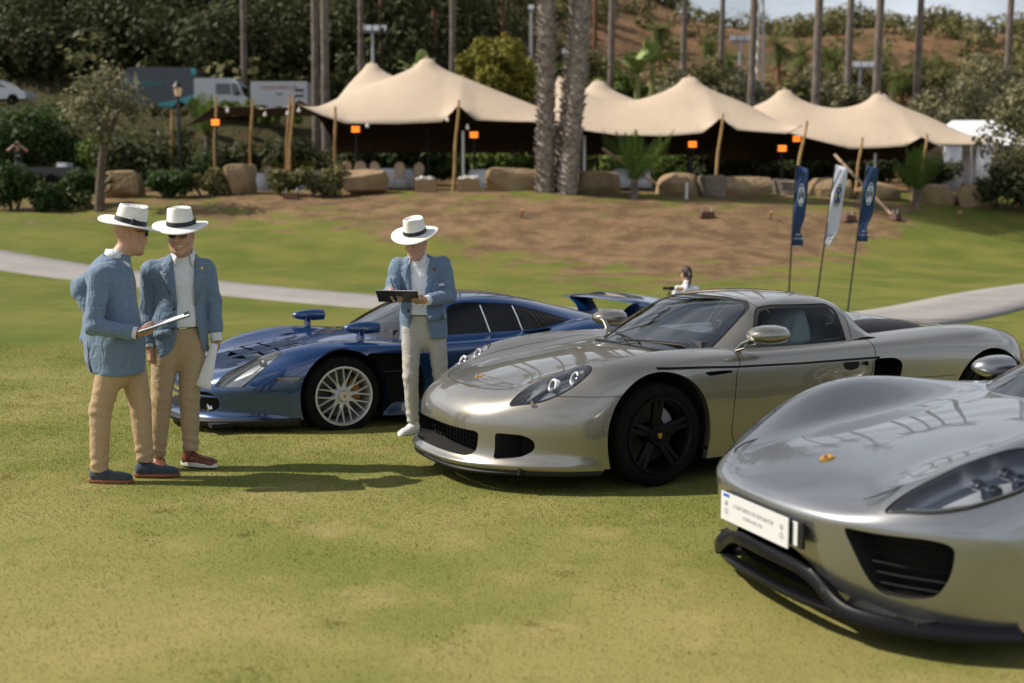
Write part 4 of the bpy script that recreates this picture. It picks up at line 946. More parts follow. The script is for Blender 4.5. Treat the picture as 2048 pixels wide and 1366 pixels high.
def leaves(g, C_, Rr, n, size, m, name, parent, squash=1.0, outward=.6, aspect=1.8):
    """n leaf quads spread through clumps with centres C_ and radii Rr"""
    C_ = np.asarray(C_, float); Rr = np.asarray(Rr, float); k = g.choice(len(C_), n, p=Rr**2/np.sum(Rr**2)); d = g.normal(size=(n, 3)); d /= np.linalg.norm(d, axis=1)[:, None]
    r = Rr[k]*g.uniform(.35, 1.08, n)**.55; P = C_[k]+d*r[:, None]*np.array([1, 1, squash]); N = d*outward+g.normal(size=(n, 3))*(1-outward)+np.array([0, 0, .25]); N /= np.linalg.norm(N, axis=1)[:, None]
    A = np.cross(N, g.normal(size=(n, 3))); A /= np.linalg.norm(A, axis=1)[:, None]; B = np.cross(N, A); s_ = size*g.uniform(.6, 1.35, n)[:, None]
    Q = np.stack([P-A*s_*aspect/2, P-B*s_/2+A*s_*.1, P+A*s_*aspect/2, P+B*s_/2+A*s_*.1], 1).reshape(-1, 3)
    o = mk(name, Q, np.arange(4*n, dtype=np.int32).reshape(-1, 4), m, parent, smooth=False)
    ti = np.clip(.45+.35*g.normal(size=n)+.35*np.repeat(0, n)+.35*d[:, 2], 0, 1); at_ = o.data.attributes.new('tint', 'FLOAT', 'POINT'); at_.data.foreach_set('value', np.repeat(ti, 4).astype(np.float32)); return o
def clumps(g, c, r, n, sq=.8):
    d = g.normal(size=(n, 3)); d /= np.linalg.norm(d, axis=1)[:, None]; k = g.uniform(.45, .95, n)[:, None]; C_ = np.asarray(c)+d*k*np.asarray(r)*np.array([1, 1, sq]); return C_, np.mean(r)*g.uniform(.26, .5, n)
def tree(name, base, h, r, kind, label, cat='tree', group=None, seed=0, trunk=.12, nl=2200, leaf=.13, lean=(0, 0), sq=.85, crown_z=None, n_cl=14, bark=None):
    g = np.random.default_rng(seed+100); root = empty(name, tuple(base), 0, label, cat, group); cz = crown_z if crown_z is not None else h-r*sq; top = V3(lean[0], lean[1], cz)
    b = MB(); b.tube([V3(0, 0, -.3), V3(lean[0]*.15, lean[1]*.15, cz*.25), V3(lean[0]*.55, lean[1]*.5, cz*.6), top], [trunk*1.25, trunk, trunk*.85, trunk*.6], 9)
    C_, Rr = clumps(g, top+V3(0, 0, r*.1), (r, r, r), n_cl, sq)
    for i in range(min(6, n_cl)): b.tube([V3(lean[0]*.6, lean[1]*.6, cz*.62), (top*.45+C_[i]*.55)+V3(0, 0, -.1*r), C_[i]], [trunk*.55, trunk*.34, trunk*.14], 6)
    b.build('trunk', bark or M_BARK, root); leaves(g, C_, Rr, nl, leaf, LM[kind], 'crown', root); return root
def shrub(name, base, size, kind, label, group=None, seed=0, nl=1500, leaf=.09, cat='shrub'):
    g = np.random.default_rng(seed+500); root = empty(name, tuple(base), 0, label, cat, group); sx, sy, sz = size; n = 16
    C_ = np.stack([g.uniform(-.8, .8, n)*sx/2, g.uniform(-.8, .8, n)*sy/2, g.uniform(.25, .78, n)*sz], 1); Rr = np.full(n, min(sx, sz)*.27)*g.uniform(.8, 1.25, n)
    b = MB()
    for i in range(6): b.tube([V3(C_[i, 0]*.25, C_[i, 1]*.25, -.1), C_[i]*.6, C_[i]], [.035, .025, .01], 5)
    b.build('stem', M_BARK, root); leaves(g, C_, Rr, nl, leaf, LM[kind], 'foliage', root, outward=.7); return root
def frond(L_, droop, m_leaf=26, w_=.34, fan=False):
    """one feather frond in the xz plane starting at the origin; returns V, F (quads)"""
    V = []; F = []
    t = np.linspace(0, 1, m_leaf); a0 = 1.0
    X = L_*(t*(1-.12*t)); Z = L_*(.55*t*a0-droop*t**2.0)
    for i in range(1, m_leaf):
        ww = w_*math.sin(math.pi*min(1, .12+t[i]*.9))**.7
        for s_ in (-1, 1):
            p = V3(X[i], 0, Z[i]); tip = p+V3(.32*ww, s_*ww, -.28*ww); q = len(V); V += [p+V3(-.018*L_/2, 0, 0), p+V3(.018*L_/2, 0, 0), tip+V3(.01, 0, 0), tip]; F.append((q, q+1, q+2, q+3) if s_ > 0 else (q+3, q+2, q+1, q))
    for i in range(m_leaf-1): q = len(V); V += [V3(X[i], -.012, Z[i]), V3(X[i+1], -.010, Z[i+1]), V3(X[i+1], .010, Z[i+1]+.01), V3(X[i], .012, Z[i]+.01)]; F.append((q, q+1, q+2, q+3))
    return np.array(V), F
_FR = {}
def palm_crown(root, at_, n, L_, kind, g, up=(.2, 1.2), key='f', name='frond', droop=.45, w_=.34):
    """fronds as separate parts that share a few meshes"""
    if (key, kind) not in _FR:
        _FR[(key, kind)] = []
        for d in (droop*.6, droop, droop*1.5):
            V, F = frond(1.0, d, w_=w_); me = bpy.data.meshes.new(name); me.from_pydata([tuple(v) for v in V], [], F); me.materials.append(LM[kind]); me.update(); a_ = me.attributes.new('tint', 'FLOAT', 'POINT'); a_.data.foreach_set('value', np.clip(.5+.25*np.random.default_rng(5).normal(size=len(V)), 0, 1).astype(np.float32)); _FR[(key, kind)].append(me)
    for i in range(n):
        k = i/n; el = up[0]+(up[1]-up[0])*g.uniform(0, 1); az = i*2.39996+g.uniform(-.3, .3); me = _FR[(key, kind)][0 if el > .8 else 1 if el > .1 else 2]; s_ = L_*g.uniform(.8, 1.15)
        mkme(name, me, root, tuple(at_), (g.uniform(-.3, .3), -(el-.5), az), (s_, s_, s_))
def tall_palm(base, h, r, label, group, seed, red=False, crown=True, lean=(0, 0), L_=2.2, kind='palm', n=16):
    g = np.random.default_rng(seed+900); root = empty('palm_tree', tuple(base), 0, label, 'palm', group); b = MB(); P_ = []; Rr = []
    for t in np.linspace(0, 1, 14): P_.append(V3(lean[0]*t**1.3, lean[1]*t**1.3, -.3+(h+.3)*t)); Rr.append(r*(1.15-.35*t)*(1+.06*math.sin(t*47)))
    b.tube(P_, Rr, 10); b.build('trunk', M_PALMR if red else M_PALMB, root)
    if crown: palm_crown(root, P_[-1], n, L_, kind, g, (-.9, 1.25), 'fan')
    return root
def shaggy_palm(base, h, r, label, seed, lean, group):
    """trunk thick with old leaf bases, each stub a wedge"""
    g = np.random.default_rng(seed+40); root = empty('palm_tree', tuple(base), 0, label, 'palm', group); ax = lambda t: V3(lean[0]*t+.15*math.sin(t*3), lean[1]*t, -.3+(h+.3)*t)
    b = MB(); b.tube([ax(t) for t in np.linspace(0, 1, 16)], [r*(1.0-.12*t) for t in np.linspace(0, 1, 16)], 12); b.build('trunk', M_SHAG, root)
    V = []; F = []; n = int(h*62)
    for i in range(n):
        t = i/n; a = i*2.39996; c = ax(t); rr = r*(1.0-.12*t); d = V3(math.cos(a), math.sin(a), 0); s_ = V3(-d[1], d[0], 0); w_ = .085*g.uniform(.7, 1.3); hh = .17*g.uniform(.7, 1.4); o = .10*g.uniform(.4, 1.9); q = len(V)
        V += [c+d*rr*.9-s_*w_, c+d*rr*.9+s_*w_, c+d*(rr+o)+s_*w_*.5+V3(0, 0, hh), c+d*(rr+o)-s_*w_*.5+V3(0, 0, hh), c+d*rr*.88+V3(0, 0, hh*.8)]
        F += [(q, q+1, q+2, q+3), (q+3, q+2, q+4), (q+1, q+4, q+2), (q, q+3, q+4)]
    o_ = mk('leaf_bases', V, F, M_SHAG, root, smooth=False); o_['kind'] = 'stuff'
    palm_crown(root, ax(1), 26, 3.0, 'palm', g, (-.8, 1.3), 'feather'); return root
order = ['first', 'second', 'third', 'fourth', 'fifth', 'sixth', 'seventh', 'eighth', 'ninth', 'tenth', 'eleventh', 'twelfth', 'thirteenth', 'fourteenth', 'fifteenth', 'sixteenth', 'seventeenth', 'eighteenth', 'nineteenth', 'twentieth']
# ------------------------------------------------------------------ silver grey roadster with hard roof (middle car)
def build_gt():
    PX = lambda y: 0
    T = [  # stations front lip -> tail; lines: centre, inner, valley, crown, outer, waist, lower, sill
     [(-1.18,0,.125),(-1.155,.30,.125),(-1.06,.52,.125),(-.90,.70,.13),(-.70,.84,.13),(-.56,.905,.13),(-.47,.93,.13),(-.42,.935,.13)],
     [(-1.22,0,.17),(-1.195,.30,.17),(-1.095,.53,.17),(-.925,.72,.175),(-.72,.865,.175),(-.56,.928,.17),(-.46,.945,.16),(-.41,.94,.14)],
     [(-1.165,0,.215),(-1.14,.30,.215),(-1.045,.53,.22),(-.885,.705,.225),(-.695,.85,.235),(-.54,.922,.23),(-.45,.944,.19),(-.405,.94,.145)],
     [(-1.15,0,.37),(-1.125,.30,.37),(-1.03,.53,.37),(-.87,.71,.37),(-.68,.86,.36),(-.53,.93,.33),(-.44,.945,.24),(-.40,.94,.15)],
     [(-1.12,0,.49),(-1.095,.30,.49),(-1.0,.53,.495),(-.845,.705,.50),(-.66,.855,.50),(-.51,.935,.45),(-.43,.95,.28),(-.39,.945,.15)],
     [(-.96,0,.605),(-.94,.30,.60),(-.87,.51,.60),(-.765,.67,.615),(-.605,.83,.60),(-.46,.94,.53),(-.40,.955,.32),(-.37,.945,.15)],
     [(-.71,0,.67),(-.70,.30,.662),(-.66,.50,.668),(-.59,.67,.715),(-.49,.845,.685),(-.38,.95,.58),(-.33,.958,.35),(-.31,.945,.15)],
     [(-.42,0,.725),(-.42,.30,.715),(-.41,.50,.718),(-.38,.685,.785),(-.34,.86,.752),(-.28,.957,.635),(-.25,.96,.38),(-.24,.945,.15)],
     [(0,0,.78),(0,.30,.77),(0,.50,.77),(0,.70,.835),(0,.87,.80),(0,.965,.69),(0,.965,.42),(0,.945,.15)],
     [(.42,0,.80),(.42,.30,.80),(.42,.52,.805),(.42,.70,.845),(.42,.86,.825),(.42,.955,.735),(.42,.95,.45),(.42,.935,.15)],
     [(.80,0,.80),(.80,.30,.80),(.80,.52,.81),(.80,.72,.845),(.80,.86,.822),(.80,.945,.735),(.80,.94,.42),(.80,.925,.15)],
     [(1.5,0,.82),(1.5,.30,.82),(1.5,.52,.83),(1.5,.72,.86),(1.5,.86,.835),(1.5,.945,.745),(1.5,.935,.42),(1.5,.92,.15)],
     [(2.12,0,.84),(2.12,.30,.845),(2.12,.52,.855),(2.12,.70,.89),(2.12,.86,.862),(2.12,.955,.75),(2.12,.95,.42),(2.12,.93,.15)],
     [(2.80,0,.83),(2.80,.30,.84),(2.80,.50,.86),(2.80,.68,.91),(2.80,.86,.875),(2.80,.965,.73),(2.80,.965,.42),(2.80,.945,.15)],
     [(3.22,0,.82),(3.22,.30,.825),(3.21,.50,.84),(3.20,.66,.86),(3.18,.83,.815),(3.15,.93,.67),(3.14,.94,.42),(3.12,.93,.17)],
     [(3.52,0,.80),(3.51,.30,.80),(3.49,.50,.795),(3.44,.64,.785),(3.36,.78,.735),(3.30,.88,.60),(3.26,.915,.39),(3.22,.92,.18)],
     [(3.58,0,.58),(3.57,.30,.58),(3.55,.50,.58),(3.49,.66,.57),(3.41,.79,.55),(3.34,.87,.48),(3.30,.905,.34),(3.28,.91,.19)],
     [(3.51,0,.25),(3.50,.30,.25),(3.48,.50,.25),(3.43,.66,.25),(3.37,.78,.24),(3.32,.86,.23),(3.30,.89,.22),(3.29,.90,.20)]]
    yaw = R(26)
    root = empty('sports_car', (0.525, 8.346, 0), yaw, 'silver-beige low sports car with black wheels and fixed roof between blue and near car', 'car', 'sports cars parked on the lawn')
    P = paint('paint_titanium', (.29, .275, .245), .34, .75)
    S = Surf.from_grid(spline_surface(T, .022))
    # lower flank set in under the shoulder crease
    V = S.V; zc = np.interp(V[:, 0], [.1, .5, 1.1, 1.8, 2.1], [.745, .728, .722, .73, .72])
    k = sstep(.22, .5, V[:, 0])*(1-sstep(1.9, 2.25, V[:, 0]))*(V[:, 1] > .8)*sstep(zc+.004, zc-.012, V[:, 2])*sstep(.10, .3, V[:, 2])
    V[:, 1] -= .024*k
    seams = []
    # wheel openings
    i1, S = arch_cut(S, 0.0, .345, .392); arch_lip(i1, P, root)
    i2, S = arch_cut(S, 2.88, .355, .395); arch_lip(i2, P, root)
    wheel_well(0, .34, .40, .55, .93, root); wheel_well(2.88, .355, .41, .5, .93, root)
    # front intakes (front view outline)
    fr = lambda S: S.V[:, 0] < -.45
    big = rounded([(-.05,.205), (.42,.205), (.475,.235), (.485,.365), (-.05,.375)], [.0,.05,.05,.03,.0])
    fog = rounded([(.59,.205), (.715,.225), (.768,.275), (.765,.335), (.715,.365), (.585,.367)], [.015,.05,.04,.04,.04,.012])
    for q, nm in ((big, 'centre_intake'), (fog, 'side_intake')):
        ins, sm, S = panel(S, lambda s: np.where(fr(s), sd(s, q, FRONT), .5), .002)
        Vx, F = ins.extruded((.20, -.02 if q is fog else 0, 0))
        if q is big:
            W = Vx*np.array([1, -1, 1]); n = len(Vx); mk(nm, np.concatenate([Vx, W]), F+[tuple(i+n for i in f[::-1]) for f in F], M_VOID, root, smooth=False)
        else:
            for sg in (1, -1): mk(nm, Vx*np.array([1, sg, 1]), F if sg > 0 else [f[::-1] for f in F], M_VOID, root, smooth=False)
        # bright rim of the opening
    # grille mesh bars in the centre intake
    b = MB()
    for z in np.arange(.19, .38, .035): b.box((-.98, 0, z), (.01, .96, .004))
    for y in np.arange(-.44, .45, .055): b.box((-.985, y, .275), (.01, .004, .21))
    b.build('intake_mesh', M_BLACK, root, smooth=False)
    # headlamps (top view outline)
    hl = spline_curve([(-.895,.605),(-.80,.592),(-.67,.575),(-.53,.60),(-.445,.66),(-.405,.74),(-.415,.79),(-.46,.815),(-.55,.812),(-.67,.777),(-.77,.725),(-.855,.655)], 6, closed=True)
    top = lambda s: (s.V[:, 2] > .45) & (s.V[:, 5] > -.1)
    lens, sm, S = panel(S, lambda s: np.where(top(s), sd(s, hl, TOP), .5), .008); seams.append(sm)
    tub = lens.copy()
    for sg in (1, -1):
        L_ = lens if sg > 0 else lens.mirror(); ho = L_.obj('headlight', M_LENS, root)
        Vx, F = lens.extruded((0.03, -.03, -.085)); mk('lamp_housing', Vx*np.array([1, sg, 1]), F if sg > 0 else [f[::-1] for f in F], M_LAMPIN, ho)
        lamp_pod(ho, (-.635, sg*.70, .655), (-1, -sg*.05, .35), .047); lamp_pod(ho, (-.50, sg*.735, .695), (-1, -sg*.05, .35), .048)
        b = MB(); b.tube([(-.80, sg*.72, .545), (-.80, sg*.722, .575)], .008, 8); b.build('washer_nozzle', M_CHROME, ho)
    # luggage lid, bumper split, door, doorlike seams
    lid = spline_curve([(-.955,.0),(-.94,.20),(-.88,.40),(-.76,.51),(-.50,.555),(0,.575),(.30,.60),(.42,.50),(.46,.3),(.48,0),(.48,-.3),(.42,-.5),(.30,-.6),(0,-.575),(-.50,-.555),(-.76,-.51),(-.88,-.40),(-.94,-.20)], 5, closed=True)
    bon, sm, S = panel(S, lambda s: np.where(top(s) & (s.V[:, 0] < 1), sd(s, lid, TOP), .5), .005); seams.append(sm)
    bon.both().obj('front_lid', P, root)
    # front bumper: everything ahead/below a line from the lamp to the arch
    bq = np.array([(-2, .0), (-2, 1), (-.93, 1), (-.93, .58), (-.70, .60), (-.62, .603), (-.2, .603), (-.2, 0)])
    bump, sm, S = panel(S, lambda s: np.where(s.V[:, 0] < -.2, np.minimum(sd(s, bq, SIDE), np.where((s.V[:, 0] < -.86+.25*np.clip(s.V[:, 1]-.3, 0, 1)**1.2), -.02, .5)), .5), .004); seams.append(sm)
    bump.both().obj('front_bumper', P, root)
    # splitter lip in black under the bumper
    lip = np.array(T[0]); c = spline_curve(lip, 6); c2 = np.concatenate([c*np.array([1, -1, 1]), c[::-1]]); b = MB(); b.tube(c2+np.array([-.005, 0, -.002]), .016, 6); b.build('front_splitter', M_BLACK, root)
    # doors
    dq = rounded([(.66,.98),(.60,.70),(.575,.30),(.60,.215),(1.62,.215),(1.72,.40),(1.76,.70),(1.78,.98)], .05)
    door, sm, S = panel(S, lambda s: np.where(s.V[:, 1] > .62, sd(s, dq, SIDE), .5), .006); seams.append(sm)
    # black crease band between shoulder and lower door
    def crease(s): z = np.interp(s.V[:, 0], [-.1, .1, .3, .6, 1.1, 1.8, 2.0], [.76, .752, .748, .736, .73, .736, .736]); return np.where(s.V[:, 1] > .8, s.V[:, 2]-z, np.copysign(.5, s.V[:, 2]-z))
    c1, door = band_x(door, crease, .008, -.02, 1.8); seams.append(c1.shift(np.full(len(c1.V), -.012))); c1, S = band_x(S, crease, .008, -.02, 1.8); seams.append(c1.shift(np.full(len(c1.V), -.012)))
    for sg in (1, -1):
        d = (door if sg > 0 else door.mirror()).obj('door', P, root)
        hq = rounded([(1.50,.70),(1.635,.70),(1.625,.655),(1.56,.64),(1.51,.655)], .02)
        # handle pocket and lock as dark shapes set in the flank
        b = MB(); n_ = len(hq); yy = .921*sg
        b.add([(p[0], yy+sg*.010, p[1]+.015) for p in hq]+[(p[0], yy-sg*.02, p[1]+.015) for p in hq], [tuple(range(n_))]+[(i, (i+1) % n_, (i+1) % n_+n_, i+n_) for i in range(n_)]); b.build('handle_pocket', M_VOID, d, smooth=False)
        b = MB(); b.lathe([(0, .0), (.013, .0), (.016, -.01)], 14, basis((1.685, sg*.934, .70), (1, 0, 0), (0, 0, sg))); b.build('door_lock', M_VOID, d)
    # side air intakes behind the doors and vents ahead of them
    iq = rounded([(1.775,.728),(1.93,.728),(2.02,.70),(2.01,.60),(1.93,.44),(1.80,.36),(1.76,.45)], [.01,.05,.05,.06,.06,.03,.02])
    ins, sm, S = panel(S, lambda s: np.where(s.V[:, 1] > .6, sd(s, iq, SIDE), .5), .003)
    Vx, F = ins.extruded((.10, -.22, 0))
    vq = rounded([(.33,.716),(.57,.712),(.565,.700),(.37,.690)], .008)
    ins2, sm, S = panel(S, lambda s: np.where(s.V[:, 1] > .6, sd(s, vq, SIDE), .5), .003); V2, F2 = ins2.extruded((0, -.05, 0))
    for sg in (1, -1):
        mk('side_intake_duct', Vx*np.array([1, sg, 1]), F if sg > 0 else [f[::-1] for f in F], M_VOID, root, smooth=False)
        mk('fender_vent', V2*np.array([1, sg, 1]), F2 if sg > 0 else [f[::-1] for f in F2], M_BLACK, root, smooth=False)
    # rear quarter seam lines
    c1, S = band_x(S, lambda s: np.where(s.V[:, 1] > .8, s.V[:, 2]-.575, np.copysign(.5, s.V[:, 2]-.575)), .0025, 2.03, 2.5); seams.append(c1)
    # rear deck lid
    dk = rounded([(1.95,-.46),(3.40,-.50),(3.40,.50),(1.95,.46)], .12)
    deck, sm, S = panel(S, lambda s: np.where(top(s) & (s.V[:, 0] > 1.8) & (s.V[:, 5] > .5), sd(s, dk, TOP), .5), .006); seams.append(sm)
    deck.both().obj('rear_deck_lid', P, root)
    # tail lamps
    tq = spline_curve([(.60,.72),(.75,.735),(.86,.70),(.88,.63),(.78,.60),(.64,.63)], 6, closed=True)
    tl, sm, S = panel(S, lambda s: np.where(s.V[:, 0] > 3.1, sd(s, tq, FRONT), .5), .004); seams.append(sm)
    for sg in (1, -1): (tl if sg > 0 else tl.mirror()).obj('tail_light', M_RED, root)
    S.both().obj('body', P, root)
    join(*[s for s in seams if len(s.V)]).both().obj('panel_gaps', M_SEAM, root)['kind'] = 'stuff'
    # floor pan
    b = MB(); b.box((1.2, 0, .135), (4.2, 1.5, .03)); b.box((1.37, 0, .19), (1.9, 1.80, .10)); b.box((-.78, 0, .135), (.5, 1.1, .02)); b.build('floor_pan', M_VOID, root, smooth=False)
    # ---- greenhouse
    Gn = [
     [(.30,0,.775),(.33,.30,.775),(.42,.55,.785),(.52,.70,.80),(.60,.775,.805),(.68,.815,.80)],
     [(.50,0,.905),(.525,.30,.90),(.585,.52,.895),(.655,.68,.88),(.72,.765,.86),(.76,.81,.82)],
     [(.74,0,1.035),(.76,.28,1.03),(.80,.48,1.018),(.83,.63,.99),(.86,.74,.93),(.88,.81,.83)],
     [(.96,0,1.125),(.97,.26,1.12),(.99,.48,1.105),(1.01,.60,1.068),(1.03,.72,.97),(1.04,.81,.84)],
     [(1.30,0,1.168),(1.30,.26,1.163),(1.30,.46,1.15),(1.30,.585,1.115),(1.30,.71,.99),(1.30,.815,.845)],
     [(1.62,0,1.16),(1.62,.26,1.155),(1.62,.46,1.138),(1.62,.585,1.102),(1.61,.71,.99),(1.60,.82,.85)],
     [(1.76,0,1.10),(1.76,.26,1.095),(1.76,.46,1.08),(1.75,.60,1.05),(1.72,.725,.965),(1.70,.82,.86)],
     [(1.86,0,1.0),(1.86,.26,.995),(1.86,.47,.985),(1.84,.62,.965),(1.81,.735,.915),(1.79,.82,.87)],
     [(1.97,0,.83),(1.97,.26,.83),(1.97,.47,.845),(1.94,.63,.86),(1.91,.74,.87),(1.88,.82,.862)]]
    G = Surf.from_grid(spline_surface(Gn, .02))
    ws = np.array([(-.62,.70),(.70,.70),(.672,.86),(.61,.99),(.555,1.078),(.46,1.112),(.2,1.130),(-.2,1.128)])
    ws[0] = (-.3, .70); ws[-1] = (-.3, 1.130)
    wfn = lambda s: np.where((s.V[:, 0] < 1.2) & (s.V[:, 3] < -.12), sd(s, rounded(ws, [0,.0,.05,.05,.06,.05,.03,0]), FRONT), .5)
    wsg, sm, G = panel(G, wfn, .012); gs = [sm]
    # black frit under the edge of the screen
    wsg.both().obj('windscreen', M_GLASS, root)
    sq = rounded([(.80,.80),(.785,.842),(1.01,1.075),(1.12,1.090),(1.60,1.086),(1.64,1.05),(1.595,.85),(1.58,.80)], [.01,.02,.05,.04,.03,.03,.01,.01])
    swf = lambda s: np.where((s.V[:, 1] > .45), sd(s, sq, SIDE), .5)
    swg, sm, G = panel(G, swf, .022); gs.append(sm)
    for sg in (1, -1): (swg if sg > 0 else swg.mirror()).obj('side_window', M_GLASSS, root)
    # rear window between the buttresses
    rw = rounded([(-.4,.80),(.42,.86),(.40,1.04),(-.4,1.06)], .05); rw[rw[:, 0] < -.2, 0] = -.3
    rwg, sm, G = panel(G, lambda s: np.where(s.V[:, 0] > 1.7, sd(s, rw, FRONT), .5), .01); gs.append(sm); rwg.both().obj('rear_window', M_GLASS, root)
    # roof panel seams
    for fn in (lambda s: np.where(s.V[:, 2] > 1.04, s.V[:, 0]-1.085+.25*np.clip(s.V[:, 1], 0, .5)**2, .5), lambda s: np.where((s.V[:, 2] > .86) & (s.V[:, 0] > 1.4), s.V[:, 0]-1.735+.30*np.clip(1.12-s.V[:, 2], 0, .4), .5)):
        c1, G = band(G, fn, .003); gs.append(c1.shift(np.full(len(c1.V), -.003)))
    G.both().obj('roof', P, root); join(*gs).both().obj('window_seals', M_SEAM, root)
    # black humps of the roll hoops behind the roof
    for sg in (1, -1):
        b = MB(); b.sph((2.22, sg*.40, .83), (.52, .20, .115), 20, 12); b.build('engine_hump', mat('hump_mesh', (.016, .016, .017), .5, bump=(400, .6, .002)), root)
    # mirrors
    for sg in (1, -1):
        b = MB(); prof = [(0, -.115), (.040, -.105), (.066, -.07), (.080, -.01), (.080, .05), (.070, .10), (.062, .112)]
        M = Matrix.Translation((.765, sg*1.01, .945 if sg < 0 else .905)) @ Matrix.Rotation(math.pi/2, 4, 'Y') @ Matrix.Diagonal((.78, 1.35, 1.15, 1))
        b.lathe(prof, 26, M); mo = b.build('wing_mirror', P, root)
        b = MB(); b.lathe([(0, .106), (.058, .108)], 26, M); b.build('mirror_glass', M_CHROME, mo)
        b = MB(); b.tube([(.66, sg*.84, .83), (.70, sg*.91, .86), (.78, sg*.985, .895)], [.024, .02, .02], 8, squash=.5); b.tube([(.665, sg*.84, .835), (.67, sg*.89, .88), (.68, sg*.965, .91)], [.02, .018, .02], 8, squash=.6); b.build('mirror_stalk', P, mo)
    # wipers, badge
    b = MB()
    for y0, y1 in ((.10, -.55), (-.02, .40)):
        b.tube([(.33, y0, .80), (.41, (y0+y1)/2, .835), (.47, y1, .842)], .008, 6); b.tube([(.36, y0-.1*np.sign(y1-y0), .828), (.455, y1, .862)], .005, 5)
    b.build('wiper', M_BLACK, root)
    b = MB(); b.box((.345, 0, .800), (.05, .9, .008)); b.build('cowl_strip', M_BLACK, root, smooth=False)
    crest(root, (-.84, 0, .6425), (0, -1, 0), (.95, 0, .29), .055)
    # cabin
    b = MB(); b.box((.72, 0, .80), (.42, 1.36, .14), taper=.9); b.box((1.25, 0, .55), (1.2, 1.4, .3)); b.box((1.15, 0, .72), (.9, .22, .2)); b.build('dashboard', M_INT, root, sharp=30)
    b = MB(); a = np.linspace(0, 2*math.pi, 25); b.tube([(.98+.055*math.cos(t), -.36+.175*math.sin(t), .86+.165*math.cos(t)) for t in a], .014, 8, cap=False); b.tube([(.80, -.36, .80), (.97, -.36, .86)], .02, 8); b.build('steering_wheel', M_INT, root)
    for y in (-.37, .37): seat(root, 1.22, y, .20, M_INTB)
    # a pale dust cover hung over the near seat
    cloth = mat('dust_cover_cloth', (.55, .66, .66), .85, bump=(9, .3, .02))
    V = []; F = []; na, nh = 60, 14
    for i in range(nh):
        t = i/(nh-1); z = 1.075-.40*t
        for j in range(na):
            a = 2*math.pi*j/na; w_ = 1+.10*math.sin(a*9+t*1.5)*t+.05*math.sin(a*17)*t
            V.append((1.43+(.05+.17*t**.7)*w_*math.cos(a)-.05*t, -.40+(.13+.12*t**.6)*w_*math.sin(a), z+.015*math.sin(a*5)*t))
    for i in range(nh-1):
        for j in range(na): F.append((i*na+j, (i+1)*na+j, (i+1)*na+(j+1) % na, i*na+(j+1) % na))
    F.append(tuple(range(na)))
    mk('seat_cover', V, F, cloth, root)
    # wheels
    cal = mat('yellow_caliper', (.50, .50, .50), .4)
    for x, r, w_, rr in ((0, .334, .265, .245), (2.88, .3545, .335, .26)):
        for sg in (-1, 1): add_wheel(root, x, sg*(.935-w_/2), r, w_, 'gt', rr, steer=R(4) if x == 0 else 0, side=sg, caliper=(cal, R(8) if sg < 0 else R(172)), rot=R(18))
    return root
def crest(parent, o, right, up, h):
    """small enamel shield on a bonnet"""
    M = basis(o, right, up); sh = [(-.40, .5), (0, .46), (.40, .5), (.42, .1), (.34, -.2), (0, -.55), (-.34, -.2), (-.42, .1)]
    b = MB(); n = len(sh); b.add([(p[0]*h, p[1]*h, .003) for p in sh]+[(p[0]*h, p[1]*h, -.01) for p in sh], [tuple(range(n))[::-1]]+[(i, (i+1) % n, (i+1) % n+n, i+n) for i in range(n)])
    o_ = b.build('crest', M_GOLD, parent, smooth=False); o_.matrix_local = M
    b = MB(); b.add([(p[0]*h*.38, p[1]*h*.38, .0042) for p in sh], [tuple(range(n))[::-1]])
    for q in ((-.24, .22), (.2, -.1)): b.box((q[0]*h, q[1]*h, .004), (.22*h, .10*h, .0012))
    c_ = b.build('crest_centre', M_CRESTR, o_, smooth=False); return o_
build_gt()
